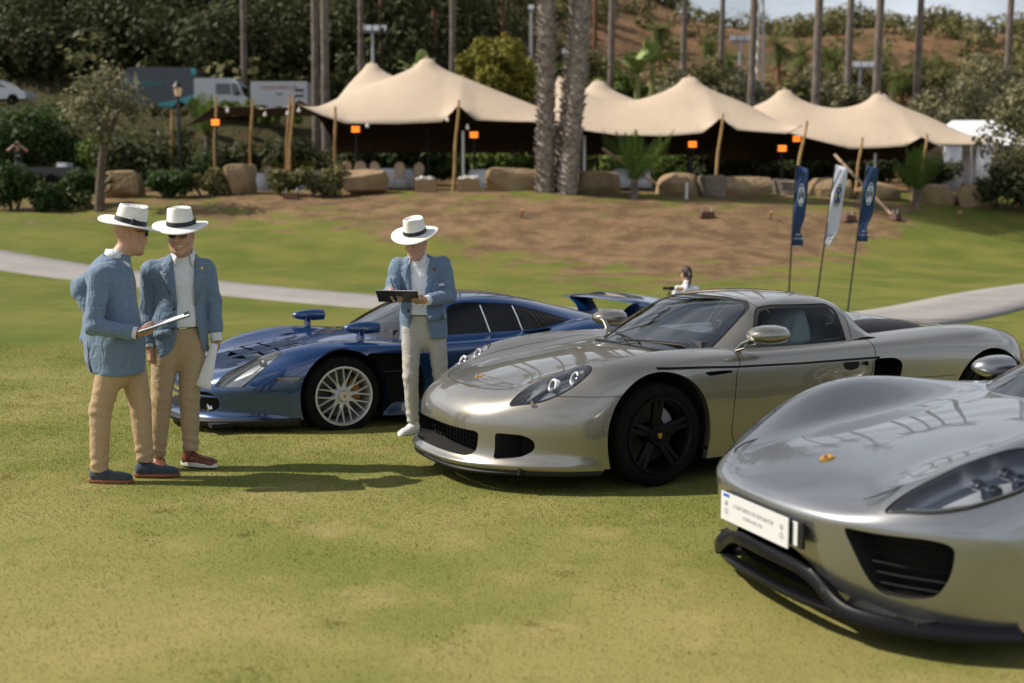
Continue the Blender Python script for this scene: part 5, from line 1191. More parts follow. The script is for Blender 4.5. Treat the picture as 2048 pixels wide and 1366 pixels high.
# ------------------------------------------------------------------ dark blue long-tail coupe with high rear wing (far car)
def mk2(name, V, F, m, parent, **k):
    """the same sheet on both sides"""
    V = np.asarray(V); r = []
    for sg in (1, -1): r.append(mk(name, V*np.array([1, sg, 1]), F if sg > 0 else [f[::-1] for f in F], m, parent, **k))
    return r
def build_blue():
    T = [
     [(-1.24,0,.10),(-1.21,.30,.10),(-1.09,.55,.10),(-.92,.70,.10),(-.68,.82,.10),(-.50,.89,.10),(-.43,.915,.10),(-.38,.925,.10)],
     [(-1.275,0,.145),(-1.245,.30,.145),(-1.12,.56,.145),(-.94,.715,.145),(-.69,.84,.145),(-.50,.905,.145),(-.42,.93,.135),(-.37,.935,.12)],
     [(-1.20,0,.20),(-1.17,.30,.20),(-1.06,.54,.20),(-.89,.69,.20),(-.67,.82,.20),(-.49,.90,.20),(-.42,.93,.18),(-.37,.935,.14)],
     [(-1.20,0,.36),(-1.17,.30,.36),(-1.06,.54,.36),(-.90,.70,.365),(-.68,.835,.36),(-.50,.915,.33),(-.43,.935,.24),(-.37,.94,.15)],
     [(-1.15,0,.455),(-1.12,.30,.455),(-1.02,.53,.46),(-.87,.69,.47),(-.66,.835,.47),(-.49,.925,.43),(-.42,.94,.28),(-.36,.94,.15)],
     [(-.98,0,.52),(-.95,.30,.525),(-.88,.51,.54),(-.78,.67,.56),(-.60,.83,.56),(-.45,.935,.50),(-.39,.945,.31),(-.34,.94,.15)],
     [(-.68,0,.59),(-.67,.30,.59),(-.65,.50,.61),(-.58,.68,.665),(-.47,.845,.645),(-.36,.945,.56),(-.31,.95,.34),(-.28,.94,.15)],
     [(-.40,0,.64),(-.40,.30,.64),(-.39,.50,.66),(-.36,.69,.725),(-.30,.86,.70),(-.25,.955,.60),(-.22,.955,.37),(-.20,.945,.15)],
     [(0,0,.71),(0,.30,.70),(0,.50,.705),(0,.70,.765),(0,.87,.745),(0,.965,.655),(0,.965,.40),(0,.95,.15)],
     [(.42,0,.775),(.42,.30,.765),(.42,.52,.74),(.42,.70,.745),(.42,.87,.735),(.42,.965,.665),(.42,.96,.40),(.42,.945,.13)],
     [(.85,0,.78),(.85,.30,.77),(.85,.52,.745),(.85,.72,.738),(.85,.87,.725),(.85,.96,.665),(.85,.955,.40),(.85,.945,.12)],
     [(1.5,0,.80),(1.5,.30,.79),(1.5,.52,.76),(1.5,.72,.75),(1.5,.87,.738),(1.5,.965,.67),(1.5,.96,.40),(1.5,.95,.12)],
     [(2.0,0,.82),(2.0,.30,.81),(2.0,.52,.80),(2.0,.72,.80),(2.0,.89,.775),(2.0,.98,.68),(2.0,.975,.40),(2.0,.96,.13)],
     [(2.5,0,.82),(2.5,.30,.82),(2.5,.52,.83),(2.5,.72,.865),(2.5,.90,.825),(2.5,.99,.69),(2.5,.985,.42),(2.5,.97,.15)],
     [(3.05,0,.79),(3.05,.30,.79),(3.05,.52,.80),(3.05,.70,.825),(3.05,.87,.785),(3.05,.97,.64),(3.05,.97,.40),(3.05,.96,.17)],
     [(3.45,0,.76),(3.45,.30,.76),(3.44,.52,.76),(3.42,.68,.755),(3.38,.83,.72),(3.33,.93,.60),(3.30,.95,.40),(3.28,.95,.20)],
     [(3.50,0,.52),(3.50,.30,.52),(3.49,.52,.52),(3.47,.68,.52),(3.42,.83,.51),(3.37,.92,.46),(3.34,.94,.35),(3.32,.94,.21)],
     [(3.42,0,.25),(3.42,.30,.25),(3.41,.52,.25),(3.40,.68,.25),(3.38,.82,.24),(3.36,.90,.23),(3.35,.93,.22),(3.34,.94,.215)]]
    root = empty('sports_car', (-1.817, 10.657, -.09), R(27), 'dark blue low sports coupe with silver mesh wheels and tall rear wing', 'car', 'sports cars parked on the lawn')
    P = paint('paint_blue', (.006, .046, .165), .28, .45)
    S = Surf.from_grid(spline_surface(T, .022)); seams = []
    i1, S = arch_cut(S, 0.0, .335, .372); arch_lip(i1, P, root); i2, S = arch_cut(S, 2.5, .345, .38); arch_lip(i2, P, root)
    wheel_well(0, .335, .385, .52, .93, root); wheel_well(2.5, .345, .395, .45, .95, root)
    top = lambda s: (s.V[:, 2] > .42) & (s.V[:, 5] > -.1)
    fr = lambda s: s.V[:, 0] < -.5
    # black front splitter is the lowest strip of the nose
    spl, S = S.split(np.where(S.V[:, 0] < -.36, S.V[:, 2]-.168, .5)); spl.both().obj('front_splitter', M_BLACK, root)
    # nose intake, wide, with a horizontal blade and lamps
    big = rounded([(-.05,.205),(.56,.205),(.64,.24),(.64,.335),(.58,.375),(-.05,.385)], [0,.05,.05,.05,.05,0])
    ins, sm, S = panel(S, lambda s: np.where(fr(s), sd(s, big, FRONT), .5), .002); Vx, F = ins.extruded((.18, 0, 0)); n = len(Vx)
    mk('nose_intake', np.concatenate([Vx, Vx*np.array([1, -1, 1])]), F+[tuple(i+n for i in f[::-1]) for f in F], M_VOID, root, smooth=False)
    bl = spline_curve([(-1.19,0,.335),(-1.165,.28,.335),(-1.06,.50,.335),(-.96,.62,.335)], 6); bl = np.concatenate([(bl*np.array([1, -1, 1]))[::-1], bl[1:]]); b = MB(); b.tube(bl, .012, 8, squash=1.0); b.build('intake_blade', P, root)
    for sg in (1, -1):
        b = MB(); b.lathe([(0, .0), (.030, .002), (.042, -.004), (.046, -.03)], 20, basis((-1.03, sg*.52, .232), (0, 1, 0), (0, 0, -1))); b.build('fog_lamp', M_CHROME, root)
    # headlamps
    hl = spline_curve([(-.985,.615),(-.86,.60),(-.72,.60),(-.58,.63),(-.49,.69),(-.47,.745),(-.50,.785),(-.60,.80),(-.72,.785),(-.84,.745),(-.94,.68)], 6, closed=True)
    lens, sm, S = panel(S, lambda s: np.where(top(s) & (s.V[:, 0] < -.3), sd(s, hl, TOP), .5), .006); seams.append(sm)
    for sg in (1, -1):
        ho = (lens if sg > 0 else lens.mirror()).obj('headlight', M_LENS, root); Vx, F = lens.extruded((.02, -.02, -.055)); mk('lamp_housing', Vx*np.array([1, sg, 1]), F if sg > 0 else [f[::-1] for f in F], mat('lamp_pale', (.75, .77, .76), .25, .55), ho)
        lamp_pod(ho, (-.62, sg*.735, .602), (-1, sg*.2, .4), .026)
        b = MB(); b.tube([(-.84, sg*.665, .55), (-.62, sg*.665, .655)], .006, 6); b.build('lamp_trim', M_SEAM, ho)
    # side indicators
    iq = rounded([(-.56,.475),(-.545,.51),(-.36,.508),(-.375,.472)], .008)
    il, sm, S = panel(S, lambda s: np.where((s.V[:, 1] > .6) & (s.V[:, 0] < 0), sd(s, iq, SIDE), .5), .004); seams.append(sm)
    for sg in (1, -1): (il if sg > 0 else il.mirror()).obj('side_marker', mat('smoked_lens', (.12, .11, .10), .15, coat=1.), root)
    # bonnet seam and radiator outlets with slanted vanes
    lid = spline_curve([(-1.0,0),(-.98,.25),(-.90,.45),(-.74,.56),(-.5,.60),(-.1,.62),(.25,.66),(.45,.55),(.50,.3),(.50,0),(.50,-.3),(.45,-.55),(.25,-.66),(-.1,-.62),(-.5,-.60),(-.74,-.56),(-.90,-.45),(-.98,-.25)], 5, closed=True)
    bon, sm, S = panel(S, lambda s: np.where(top(s) & (s.V[:, 0] < 1), sd(s, lid, TOP), .5), .005); seams.append(sm)
    vq = rounded([(-.72,.06),(-.10,.06),(-.14,.44),(-.58,.42)], .03)
    vent, sm, bon = panel(bon, lambda s: sd(s, vq, TOP), .003); Vx, F = vent.extruded((.05, 0, -.10)); mk2('bonnet_outlet', Vx, F, M_VOID, root, smooth=False)
    for sg in (1, -1):
        for k, x in enumerate((-.62, -.47, -.32, -.19)):
            b = MB(); z = np.interp(x, [-.68, -.40, 0], [.59, .64, .70]); b.add([(x, sg*.075, z+.002), (x+.13, sg*.075, z+.02), (x+.10, sg*.41, z+.022), (x-.02, sg*.40, z+.0), (x+.12, sg*.41, z-.06)], [(0, 1, 2, 3), (0, 3, 4)]); b.build('outlet_vane', P, root, smooth=False)
    bon.both().obj('front_lid', P, root)
    c1, S = band(S, lambda s: np.where((s.V[:, 1] > .6) & (s.V[:, 0] < -.36), s.V[:, 2]-.505-.05*sstep(-.6, -.9, s.V[:, 0]), np.copysign(.5, s.V[:, 2]-.505)), .002); seams.append(c1)
    # opening behind the front wheel and side duct
    oq = rounded([(.30,.11),(.42,.24),(.70,.245),(.72,.40),(.66,.60),(.52,.655),(.20,.668)], .03)
    ins, sm, S = panel(S, lambda s: np.where(s.V[:, 1] > .7, sd(s, oq, SIDE), .5), .003); Vx, F = ins.extruded((.02, -.16, 0)); mk2('fender_outlet', Vx, F, M_VOID, root, smooth=False)
    # door
    dq = rounded([(.74,1.0),(.70,.72),(.74,.40),(.80,.22),(1.62,.22),(1.70,.45),(1.72,.72),(1.72,1.0)], .05)
    door, sm, S = panel(S, lambda s: np.where(s.V[:, 1] > .68, sd(s, dq, SIDE), .5), .005); seams.append(sm)
    for sg in (1, -1): (door if sg > 0 else door.mirror()).obj('door', P, root)
    # scoop on the rear haunch
    sq_ = rounded([(1.80,.845),(1.79,.795),(2.02,.80),(2.06,.835),(2.0,.865)], .02)
    ins, sm, S = panel(S, lambda s: np.where(top(s), sd(s, rounded([(1.74,.78),(1.98,.80),(2.02,.855),(1.95,.885),(1.76,.86)], .02), TOP), .5), .003); Vx, F = ins.extruded((.06, -.02, -.06)); mk2('haunch_scoop', Vx, F, M_VOID, root, smooth=False)
    S.both().obj('body', P, root); join(*[s for s in seams if len(s.V)]).both().obj('panel_gaps', M_SEAM, root)['kind'] = 'stuff'
    b = MB(); b.box((1.1, 0, .12), (4.3, 1.5, .03)); b.box((1.25, 0, .17), (1.7, 1.84, .10)); b.build('floor_pan', M_VOID, root, smooth=False)
    # greenhouse
    Gn = [
     [(.36,0,.765),(.39,.25,.765),(.50,.48,.745),(.64,.64,.735),(.74,.70,.73),(.82,.74,.725)],
     [(.58,0,.89),(.60,.25,.885),(.68,.45,.87),(.78,.60,.845),(.85,.67,.80),(.90,.74,.735)],
     [(.82,0,1.0),(.84,.24,.995),(.89,.43,.978),(.95,.56,.945),(.98,.65,.86),(1.0,.74,.74)],
     [(1.08,0,1.075),(1.10,.23,1.07),(1.13,.42,1.055),(1.16,.54,1.018),(1.17,.645,.89),(1.18,.74,.742)],
     [(1.5,0,1.105),(1.5,.23,1.10),(1.5,.42,1.08),(1.5,.54,1.035),(1.5,.645,.90),(1.5,.745,.75)],
     [(1.9,0,1.065),(1.9,.23,1.06),(1.9,.42,1.04),(1.9,.545,.995),(1.9,.655,.885),(1.9,.76,.765)],
     [(2.35,0,.965),(2.35,.24,.96),(2.35,.43,.94),(2.35,.57,.905),(2.35,.68,.85),(2.35,.79,.80)],
     [(2.8,0,.85),(2.8,.25,.85),(2.8,.45,.84),(2.8,.60,.83),(2.8,.70,.825),(2.8,.80,.815)],
     [(3.15,0,.76),(3.15,.25,.76),(3.15,.45,.76),(3.15,.60,.765),(3.15,.70,.775),(3.15,.80,.77)]]
    G = Surf.from_grid(spline_surface(Gn, .02)); gs = []
    ws = rounded([(-.3,.68),(.66,.68),(.60,.85),(.54,.97),(.42,1.045),(.2,1.07),(-.3,1.074)], [0,0,.05,.04,.05,.02,0])
    g1, sm, G = panel(G, lambda s: np.where((s.V[:, 0] < 1.2) & (s.V[:, 3] < -.12), sd(s, ws, FRONT), .5), .012); gs.append(sm); g1.both().obj('windscreen', M_GLASS, root)
    band_q = rounded([(.90,.765),(1.13,1.012),(1.30,1.03),(1.75,1.0),(2.10,.905),(2.36,.82),(2.30,.808),(1.72,.778)], [.02,.06,.03,.04,.03,.02,.01,.02])
    bq, sm, G = panel(G, lambda s: np.where(s.V[:, 1] > .42, sd(s, band_q, SIDE), .5), .006); gs.append(sm)
    A_, rest = bq.split(bq.V[:, 0]-1.775)                 # glass ahead, black louvred panel behind
    G1, G2 = A_.split(A_.V[:, 0]-1.43)
    for sg in (1, -1):
        (G1 if sg > 0 else G1.mirror()).obj('side_window', M_GLASSD, root); (G2 if sg > 0 else G2.mirror()).obj('quarter_window', M_GLASSD, root)
        lo = (rest if sg > 0 else rest.mirror()).obj('louvre_panel', M_BLACK, root)
        for k in range(8):
            x = 1.93+k*.045; z1 = np.interp(x, [1.75, 2.1, 2.36], [.99, .90, .82])-.02; z0 = .80+.01*k/8
            y = lambda z, x=x: np.interp(z, [.78, .86, .99], [.765, .70, .565])
            b = MB(); b.tube([(x+.03, sg*(y(z0)+.006), z0), (x, sg*(y((z0+z1)/2)+.012), (z0+z1)/2), (x-.03, sg*(y(z1)+.006), z1)], .007, 6); b.build('louvre', M_BLACK, lo)
        for x, zz in ((1.43, 1.0), (1.755, .985)):
            b = MB(); b.tube([(x+.015, sg*.738, .772), (x, sg*.655, .90), (x-.005, sg*.57, zz)], .006, 6); b.build('window_trim', M_CHROME, root)
    G.both().obj('roof', P, root); join(*gs).both().obj('window_seals', M_SEAM, root)
    # mirrors on stalks above the front wings
    for sg in (1, -1):
        M = Matrix.Translation((.24, sg*.74, .862)) @ Matrix.Rotation(math.pi/2, 4, 'Y') @ Matrix.Diagonal((.92, 1.15, 1, 1))
        b = MB(); b.lathe([(0, -.165), (.022, -.155), (.040, -.12), (.054, -.05), (.060, .04), (.060, .135), (.056, .14), (.050, .13), (.046, .05), (0, .04)], 26, M); mo = b.build('wing_mirror', P, root)
        b = MB(); b.lathe([(0, .10), (.047, .10)], 24, M); b.build('mirror_glass', M_CHROME, mo)
        b = MB(); b.tube([(.22, sg*.735, .73), (.22, sg*.738, .76), (.225, sg*.74, .80), (.22, sg*.74, .84)], [.085, .058, .050, .075], 14, squash=.55); b.build('mirror_stalk', P, mo)
    # rear wing
    prof = np.array([(0, .0), (.05, .018), (.16, .026), (.30, .030), (.345, .038), (.345, .028), (.30, .012), (.16, -.006), (.05, -.012)]); ys = np.linspace(-.86, .86, 13); V = []; F = []; m_ = len(prof)
    for y in ys:
        d = -.035*(abs(y)/.86)**3
        for p in prof: V.append((3.02+p[0]+.03*(abs(y)/.86)**2, y, .975+p[1]+d))
    for i in range(len(ys)-1):
        for j in range(m_): F.append((i*m_+j, i*m_+(j+1) % m_, (i+1)*m_+(j+1) % m_, (i+1)*m_+j))
    F += [tuple(range(m_)), tuple((len(ys)-1)*m_+j for j in range(m_))[::-1]]
    mk('rear_wing', V, F, P, root, sharp=50)
    for sg in (1, -1):
        V = []; F = []
        for t in np.linspace(0, 1, 7):
            z = .77+.20*t; yy = .40+.26*t**2.6; x0 = 3.0+.02*math.sin(math.pi*t); x1 = 3.30-.05*math.sin(math.pi*t)
            for x, dy in ((x0, 0), ((x0+x1)/2, .022), (x1, 0), ((x0+x1)/2, -.022)): V.append((x, sg*(yy+dy), z))
        for i in range(6):
            for j in range(4): F.append((i*4+j, i*4+(j+1) % 4, i*4+4+(j+1) % 4, i*4+4+j))
        mk('wing_strut', V, F, P, root, sharp=60)
    # cabin
    b = MB(); b.box((.80, 0, .74), (.46, 1.2, .14), taper=.9); b.box((1.25, 0, .45), (1.1, 1.3, .3)); b.build('dashboard', M_INT, root, sharp=30)
    for y in (-.35, .35): seat(root, 1.20, y, .16, M_INT)
    b = MB(); b.tube([(.40, .05, .785), (.50, -.25, .80), (.56, -.45, .80)], .008, 6); b.build('wiper', M_BLACK, root)
    cal = mat('amber_caliper', (.60, .26, .02), .35, coat=.6)
    for x, r, w_, rr in ((0, .330, .295, .243), (2.5, .345, .335, .243)):
        for sg in (-1, 1): add_wheel(root, x, sg*(.945-w_/2), r, w_, 'mesh', rr, side=sg, caliper=(cal, R(5)), rot=R(9))
    return root
build_blue()
# ------------------------------------------------------------------ silver hypercar (near car, cut by the frame)
def build_silver():
    T = [
     [(-.90,0,.13),(-.89,.30,.13),(-.85,.50,.13),(-.76,.68,.13),(-.60,.83,.13),(-.47,.905,.13),(-.41,.93,.13),(-.39,.935,.13)],
     [(-1.0,0,.29),(-.985,.30,.29),(-.93,.52,.29),(-.81,.70,.29),(-.64,.85,.29),(-.50,.92,.28),(-.43,.945,.21),(-.39,.945,.15)],
     [(-1.05,0,.46),(-1.03,.30,.46),(-.965,.52,.465),(-.84,.70,.47),(-.66,.855,.465),(-.50,.93,.42),(-.43,.95,.27),(-.385,.945,.15)],
     [(-1.02,0,.535),(-1.0,.30,.535),(-.94,.52,.54),(-.82,.69,.55),(-.645,.845,.545),(-.49,.935,.48),(-.42,.952,.30),(-.38,.945,.15)],
     [(-.76,0,.635),(-.76,.30,.63),(-.74,.50,.635),(-.68,.68,.675),(-.54,.84,.65),(-.42,.945,.56),(-.37,.957,.34),(-.35,.945,.15)],
     [(-.40,0,.722),(-.40,.30,.71),(-.40,.50,.722),(-.38,.69,.818),(-.32,.865,.775),(-.27,.96,.65),(-.24,.962,.38),(-.22,.945,.15)],
     [(0,0,.79),(0,.30,.772),(0,.50,.785),(0,.70,.895),(0,.88,.835),(0,.97,.70),(0,.965,.42),(0,.945,.15)],
     [(.45,0,.83),(.45,.30,.82),(.45,.52,.82),(.45,.70,.858),(.45,.865,.82),(.45,.96,.71),(.45,.955,.42),(.45,.935,.15)],
     [(.85,0,.84),(.85,.30,.83),(.85,.52,.82),(.85,.72,.83),(.85,.86,.80),(.85,.95,.70),(.85,.94,.42),(.85,.925,.15)],
     [(1.5,0,.84),(1.5,.30,.83),(1.5,.52,.83),(1.5,.72,.84),(1.5,.86,.81),(1.5,.945,.71),(1.5,.935,.42),(1.5,.92,.15)],
     [(2.1,0,.86),(2.1,.30,.86),(2.1,.52,.87),(2.1,.70,.90),(2.1,.86,.86),(2.1,.96,.73),(2.1,.95,.42),(2.1,.93,.15)],
     [(2.73,0,.86),(2.73,.30,.86),(2.73,.50,.88),(2.73,.68,.92),(2.73,.86,.88),(2.73,.97,.73),(2.73,.965,.42),(2.73,.945,.15)],
     [(3.25,0,.84),(3.25,.30,.84),(3.25,.50,.85),(3.24,.66,.875),(3.22,.83,.83),(3.2,.93,.69),(3.2,.94,.42),(3.15,.93,.17)],
     [(3.58,0,.82),(3.57,.30,.82),(3.55,.50,.815),(3.50,.64,.80),(3.42,.79,.75),(3.35,.89,.61),(3.30,.92,.40),(3.24,.92,.18)],
     [(3.64,0,.58),(3.63,.30,.58),(3.61,.50,.58),(3.55,.66,.57),(3.47,.80,.55),(3.39,.88,.48),(3.34,.91,.34),(3.30,.91,.19)],
     [(3.57,0,.25),(3.56,.30,.25),(3.54,.50,.25),(3.49,.66,.25),(3.43,.79,.24),(3.37,.86,.23),(3.33,.89,.22),(3.31,.90,.20)]]
    root = empty('sports_car', (2.058, 5.467, 0), R(20), 'silver sports car nearest the camera with a white plate on its nose', 'car', 'sports cars parked on the lawn')
    P = paint('paint_silver', (.29, .30, .32), .32, .8)
    S = Surf.from_grid(spline_surface(T, .02)); seams = []
    i1, S = arch_cut(S, 0.0, .35, .385); arch_lip(i1, P, root); i2, S = arch_cut(S, 2.73, .36, .40); arch_lip(i2, P, root)
    wheel_well(0, .345, .395, .55, .93, root); wheel_well(2.73, .36, .41, .5, .93, root)
    top = lambda s: (s.V[:, 2] > .45) & (s.V[:, 5] > -.1); fr = lambda s: s.V[:, 0] < -.45
    # lower centre opening behind the plate and splitter
    cq = rounded([(-.05,.05),(.47,.05),(.42,.15),(.30,.275),(.22,.33),(-.05,.33)], [0,0,.05,.06,.05,0])
    ins, sm, S = panel(S, lambda s: np.where(fr(s), sd(s, cq, FRONT), .5), .002); Vx, F = ins.extruded((.25, 0, .0)); n = len(Vx)
    mk('lower_opening', np.concatenate([Vx, Vx*np.array([1, -1, 1])]), F+[tuple(i+n for i in f[::-1]) for f in F], M_VOID, root, smooth=False)
    # corner intakes with slats
    iq = rounded([(.50,.487),(.62,.483),(.76,.484),(.825,.47),(.822,.40),(.805,.325),(.765,.25),(.69,.232),(.60,.236),(.572,.29),(.535,.40)], [.015,.02,.02,.04,.03,.04,.05,.03,.03,.04,.04])
    ins, sm, S = panel(S, lambda s: np.where(fr(s), sd(s, iq, FRONT), .5), .002); Vx, F = ins.extruded((.14, -.04, 0)); mk2('corner_intake', Vx, F, M_VOID, root, smooth=False)
    for sg in (1, -1):
        for z in (.265, .305, .345, .385, .425, .46):
            b = MB(); b.tube([(-.88, sg*.53, z+.01), (-.80, sg*.64, z+.004), (-.68, sg*.775, z)], .008, 6, squash=.6); b.build('intake_slat', mat('slat_black', (.010, .010, .011), .7, spec=.2), root)
    # headlamps: long drop shaped, with a dark surround
    hl = spline_curve([(-.855,.605),(-.79,.605),(-.71,.622),(-.63,.648),(-.56,.670),(-.49,.70),(-.416,.732),(-.35,.768),(-.315,.82),(-.345,.872),(-.41,.888),(-.47,.876),(-.54,.850),(-.61,.822),(-.68,.785),(-.75,.735),(-.81,.675),(-.85,.63)], 5, closed=True)
    sur, sm, S = panel(S, lambda s: np.where(top(s) & (s.V[:, 0] < -.1), sd(s, hl, TOP), .5), .004); seams.append(sm)
    lens, rim = sur.split(sd(sur, hl, TOP)+.010); rim.shift(np.full(len(rim.V), -.008))
    for sg in (1, -1):
        ho = (lens if sg > 0 else lens.mirror()).obj('headlight', M_LENS, root); (rim if sg > 0 else rim.mirror()).obj('lamp_surround', M_BLACK, ho)
        Vx, F = lens.extruded((.03, -.03, -.10)); mk('lamp_housing', Vx*np.array([1, sg, 1]), F if sg > 0 else [f[::-1] for f in F], mat('lamp_grey', (.50, .52, .57), .3, .3), ho)
        for k, (x, y, z) in enumerate(((-.53, .735, .69), (-.43, .775, .735), (-.50, .79, .675), (-.40, .83, .715))): lamp_pod(ho, (x, sg*y, z-.015), (-1, sg*.1, .35), .024, M_LAMPIN)
        b = MB(); b.tube([(-.79, sg*.65, .575), (-.70, sg*.73, .585), (-.58, sg*.80, .61), (-.46, sg*.85, .64)], .007, 6); b.build('running_light', M_LAMPIN, ho)
    lid = spline_curve([(-.99,0),(-.965,.25),(-.87,.47),(-.70,.52),(-.5,.53),(-.1,.56),(.30,.60),(.48,.5),(.54,.3),(.56,0),(.54,-.3),(.48,-.5),(.30,-.6),(-.1,-.56),(-.5,-.53),(-.70,-.52),(-.87,-.47),(-.965,-.25)], 5, closed=True)
    S.both().obj('body', P, root); join(*[s for s in seams if len(s.V)]).both().obj('panel_gaps', M_SEAM, root)['kind'] = 'stuff'
    # two slits beside the far and near lamp
    for sg in (1, -1):
        b = MB(); b.tube([(-.88, sg*.50, .592), (-.85, sg*.53, .607), (-.79, sg*.545, .628), (-.70, sg*.54, .65)], [.004, .007, .006, .003], 6, squash=.5); b.build('bonnet_slit', M_SEAM, root)
    # carbon splitter: raised centre blade, lower bar, side lips
    sec = [(-.035, -.022), (.030, -.026), (.040, -.010), (.036, .012), (.018, .030), (-.020, .034), (-.038, .012)]
    up = spline_curve([(-.46,.925,.115),(-.70,.79,.115),(-.86,.625,.12),(-.935,.49,.135),(-.955,.39,.185),(-.975,.29,.240),(-.99,.18,.258),(-1.0,0,.262)], 6); c_ = np.concatenate([up, (up*np.array([1, -1, 1]))[::-1][1:]])
    b = MB(); b.sweep(c_, sec); b.build('front_splitter', M_CARBON, root, sharp=50)
    lo = spline_curve([(-.93,.47,.115),(-.955,.38,.118),(-.98,.25,.12),(-.99,0,.12)], 6); c_ = np.concatenate([lo, (lo*np.array([1, -1, 1]))[::-1][1:]]); b = MB(); b.sweep(c_, [(q[0]*.8, q[1]*.6) for q in sec]); b.build('splitter_bar', M_CARBON, root, sharp=50)
    for sg in (1, -1): b = MB(); b.sweep([(-.90, sg*.42, .125), (-.70, sg*.66, .12), (-.42, sg*.85, .12)], [(-.10, -.012), (.10, -.012), (.10, .012), (-.10, .012)]); b.build('splitter_floor', M_BLACK, root, smooth=False)
    # show plate on the nose with a stand-off bracket
    b = MB(); b.box((-1.075, 0, .412), (.006, .545, .128)); pl = b.build('show_plate', mat('plate_white', (.62, .63, .65), .5), root, smooth=False)
    b = MB(); b.box((-1.045, -.03, .415), (.014, .62, .11)); b.build('plate_base', M_BLACK, root, smooth=False)
    b = MB(); b.box((-1.054, -.29, .415), (.004, .035, .10)); b.build('plate_behind', mat('plate_white'), root, smooth=False)
    M_INK = mat('plate_ink', (.42, .43, .46), .6)
    Mt = lambda y, z: basis((-1.0795, y, z), (0, -1, 0), (0, 0, 1))
    text_obj('plate_text', 'CONCURSO DE ELEGANCIA', .026, Mt(0, .428), M_INK, pl); text_obj('plate_text', 'COSTA DEL SOL', .022, Mt(0, .392), M_INK, pl)
    for y in (-.225, .225):
        b = MB(); b.lathe([(0, 0), (.012, 0)], 14, basis((-1.0792, y, .428), (0, -1, 0), (0, 0, 1)), cap=True); b.lathe([(0, 0), (.016, 0)], 14, basis((-1.0792, y, .392), (0, -1, 0), (0, 0, 1))); b.build('plate_emblem', M_INK, pl)
    b = MB(); b.box((-1.079, .225, .464), (.003, .05, .012)); b.build('plate_tab', mat('blue_tab', (.01, .12, .5), .5), pl, smooth=False)
    crest(root, (-.715, 0, .653), (0, -1, 0), (.95, 0, .3), .062)
    b = MB(); b.box((1.2, 0, .135), (4.0, 1.5, .03)); b.box((1.37, 0, .19), (1.9, 1.80, .10)); b.box((-.55, 0, .15), (.5, 1.2, .03)); b.build('floor_pan', M_VOID, root, smooth=False)
    # greenhouse (only its foremost corner shows)
    Gn = [
     [(.50,0,.82),(.53,.30,.815),(.60,.53,.81),(.70,.68,.80),(.78,.75,.79),(.85,.80,.78)],
     [(.72,0,.925),(.74,.30,.92),(.79,.50,.91),(.85,.655,.88),(.91,.74,.84),(.95,.80,.80)],
     [(.95,0,1.035),(.97,.28,1.03),(1.0,.47,1.015),(1.04,.61,.98),(1.07,.72,.91),(1.09,.80,.81)],
     [(1.18,0,1.12),(1.20,.26,1.115),(1.22,.45,1.10),(1.24,.57,1.06),(1.25,.70,.95),(1.26,.80,.82)],
     [(1.5,0,1.16),(1.5,.26,1.155),(1.5,.45,1.14),(1.5,.57,1.10),(1.5,.70,.97),(1.5,.81,.83)],
     [(1.8,0,1.14),(1.8,.26,1.135),(1.8,.45,1.12),(1.8,.57,1.08),(1.8,.70,.97),(1.8,.81,.84)],
     [(2.05,0,1.05),(2.05,.26,1.045),(2.05,.46,1.03),(2.04,.59,1.0),(2.03,.71,.93),(2.02,.81,.86)],
     [(2.3,0,.86),(2.3,.26,.86),(2.3,.46,.865),(2.28,.60,.87),(2.25,.72,.87),(2.22,.81,.86)]]
    G = Surf.from_grid(spline_surface(Gn, .025)); gs = []
    ws = rounded([(-.3,.70),(.70,.70),(.66,.86),(.60,.97),(.52,1.06),(.42,1.09),(-.3,1.115)], [0,0,.05,.05,.05,.03,0])
    g1, sm, G = panel(G, lambda s: np.where((s.V[:, 0] < 1.35) & (s.V[:, 3] < -.12), sd(s, ws, FRONT), .5), .012); gs.append(sm); g1.both().obj('windscreen', M_GLASS, root)
    sq = rounded([(.98,.83),(1.25,1.06),(1.45,1.08),(1.75,1.06),(1.85,.86)], .05)
    g2, sm, G = panel(G, lambda s: np.where(s.V[:, 1] > .45, sd(s, sq, SIDE), .5), .015); gs.append(sm)
    for sg in (1, -1): (g2 if sg > 0 else g2.mirror()).obj('side_window', M_GLASSD, root)
    G.both().obj('roof', P, root); join(*gs).both().obj('window_seals', M_SEAM, root)
    for sg in (1, -1):
        M = Matrix.Translation((1.07, sg*.98, .865)) @ Matrix.Rotation(math.pi/2, 4, 'Y') @ Matrix.Diagonal((.85, 1.3, 1, 1))
        b = MB(); b.lathe([(0, -.13), (.030, -.12), (.056, -.08), (.074, -.01), (.078, .06), (.074, .085)], 26, M); mo = b.build('wing_mirror', P, root)
        b = MB(); b.lathe([(0, .08), (.072, .082)], 26, M); b.build('mirror_glass', M_CHROME, mo)
        b = MB(); b.tube([(1.06, sg*.83, .765), (1.05, sg*.90, .775), (1.05, sg*.965, .80), (1.05, sg*.98, .83)], [.022, .018, .02, .035], 10); b.build('mirror_stalk', M_CARBON, mo)
    b = MB(); b.box((.95, 0, .80), (.5, 1.3, .12), taper=.9); b.box((1.4, 0, .5), (1.2, 1.3, .3)); b.build('dashboard', M_INT, root, sharp=30)
    for y in (-.37, .37): seat(root, 1.40, y, .20, M_INT)
    for x, r, w_, rr in ((0, .345, .265, .255), (2.73, .36, .325, .265)):
        for sg in (-1, 1): add_wheel(root, x, sg*(.93-w_/2), r, w_, 'five', rr, side=sg, caliper=(M_STEEL, 0))
    return root
build_silver()
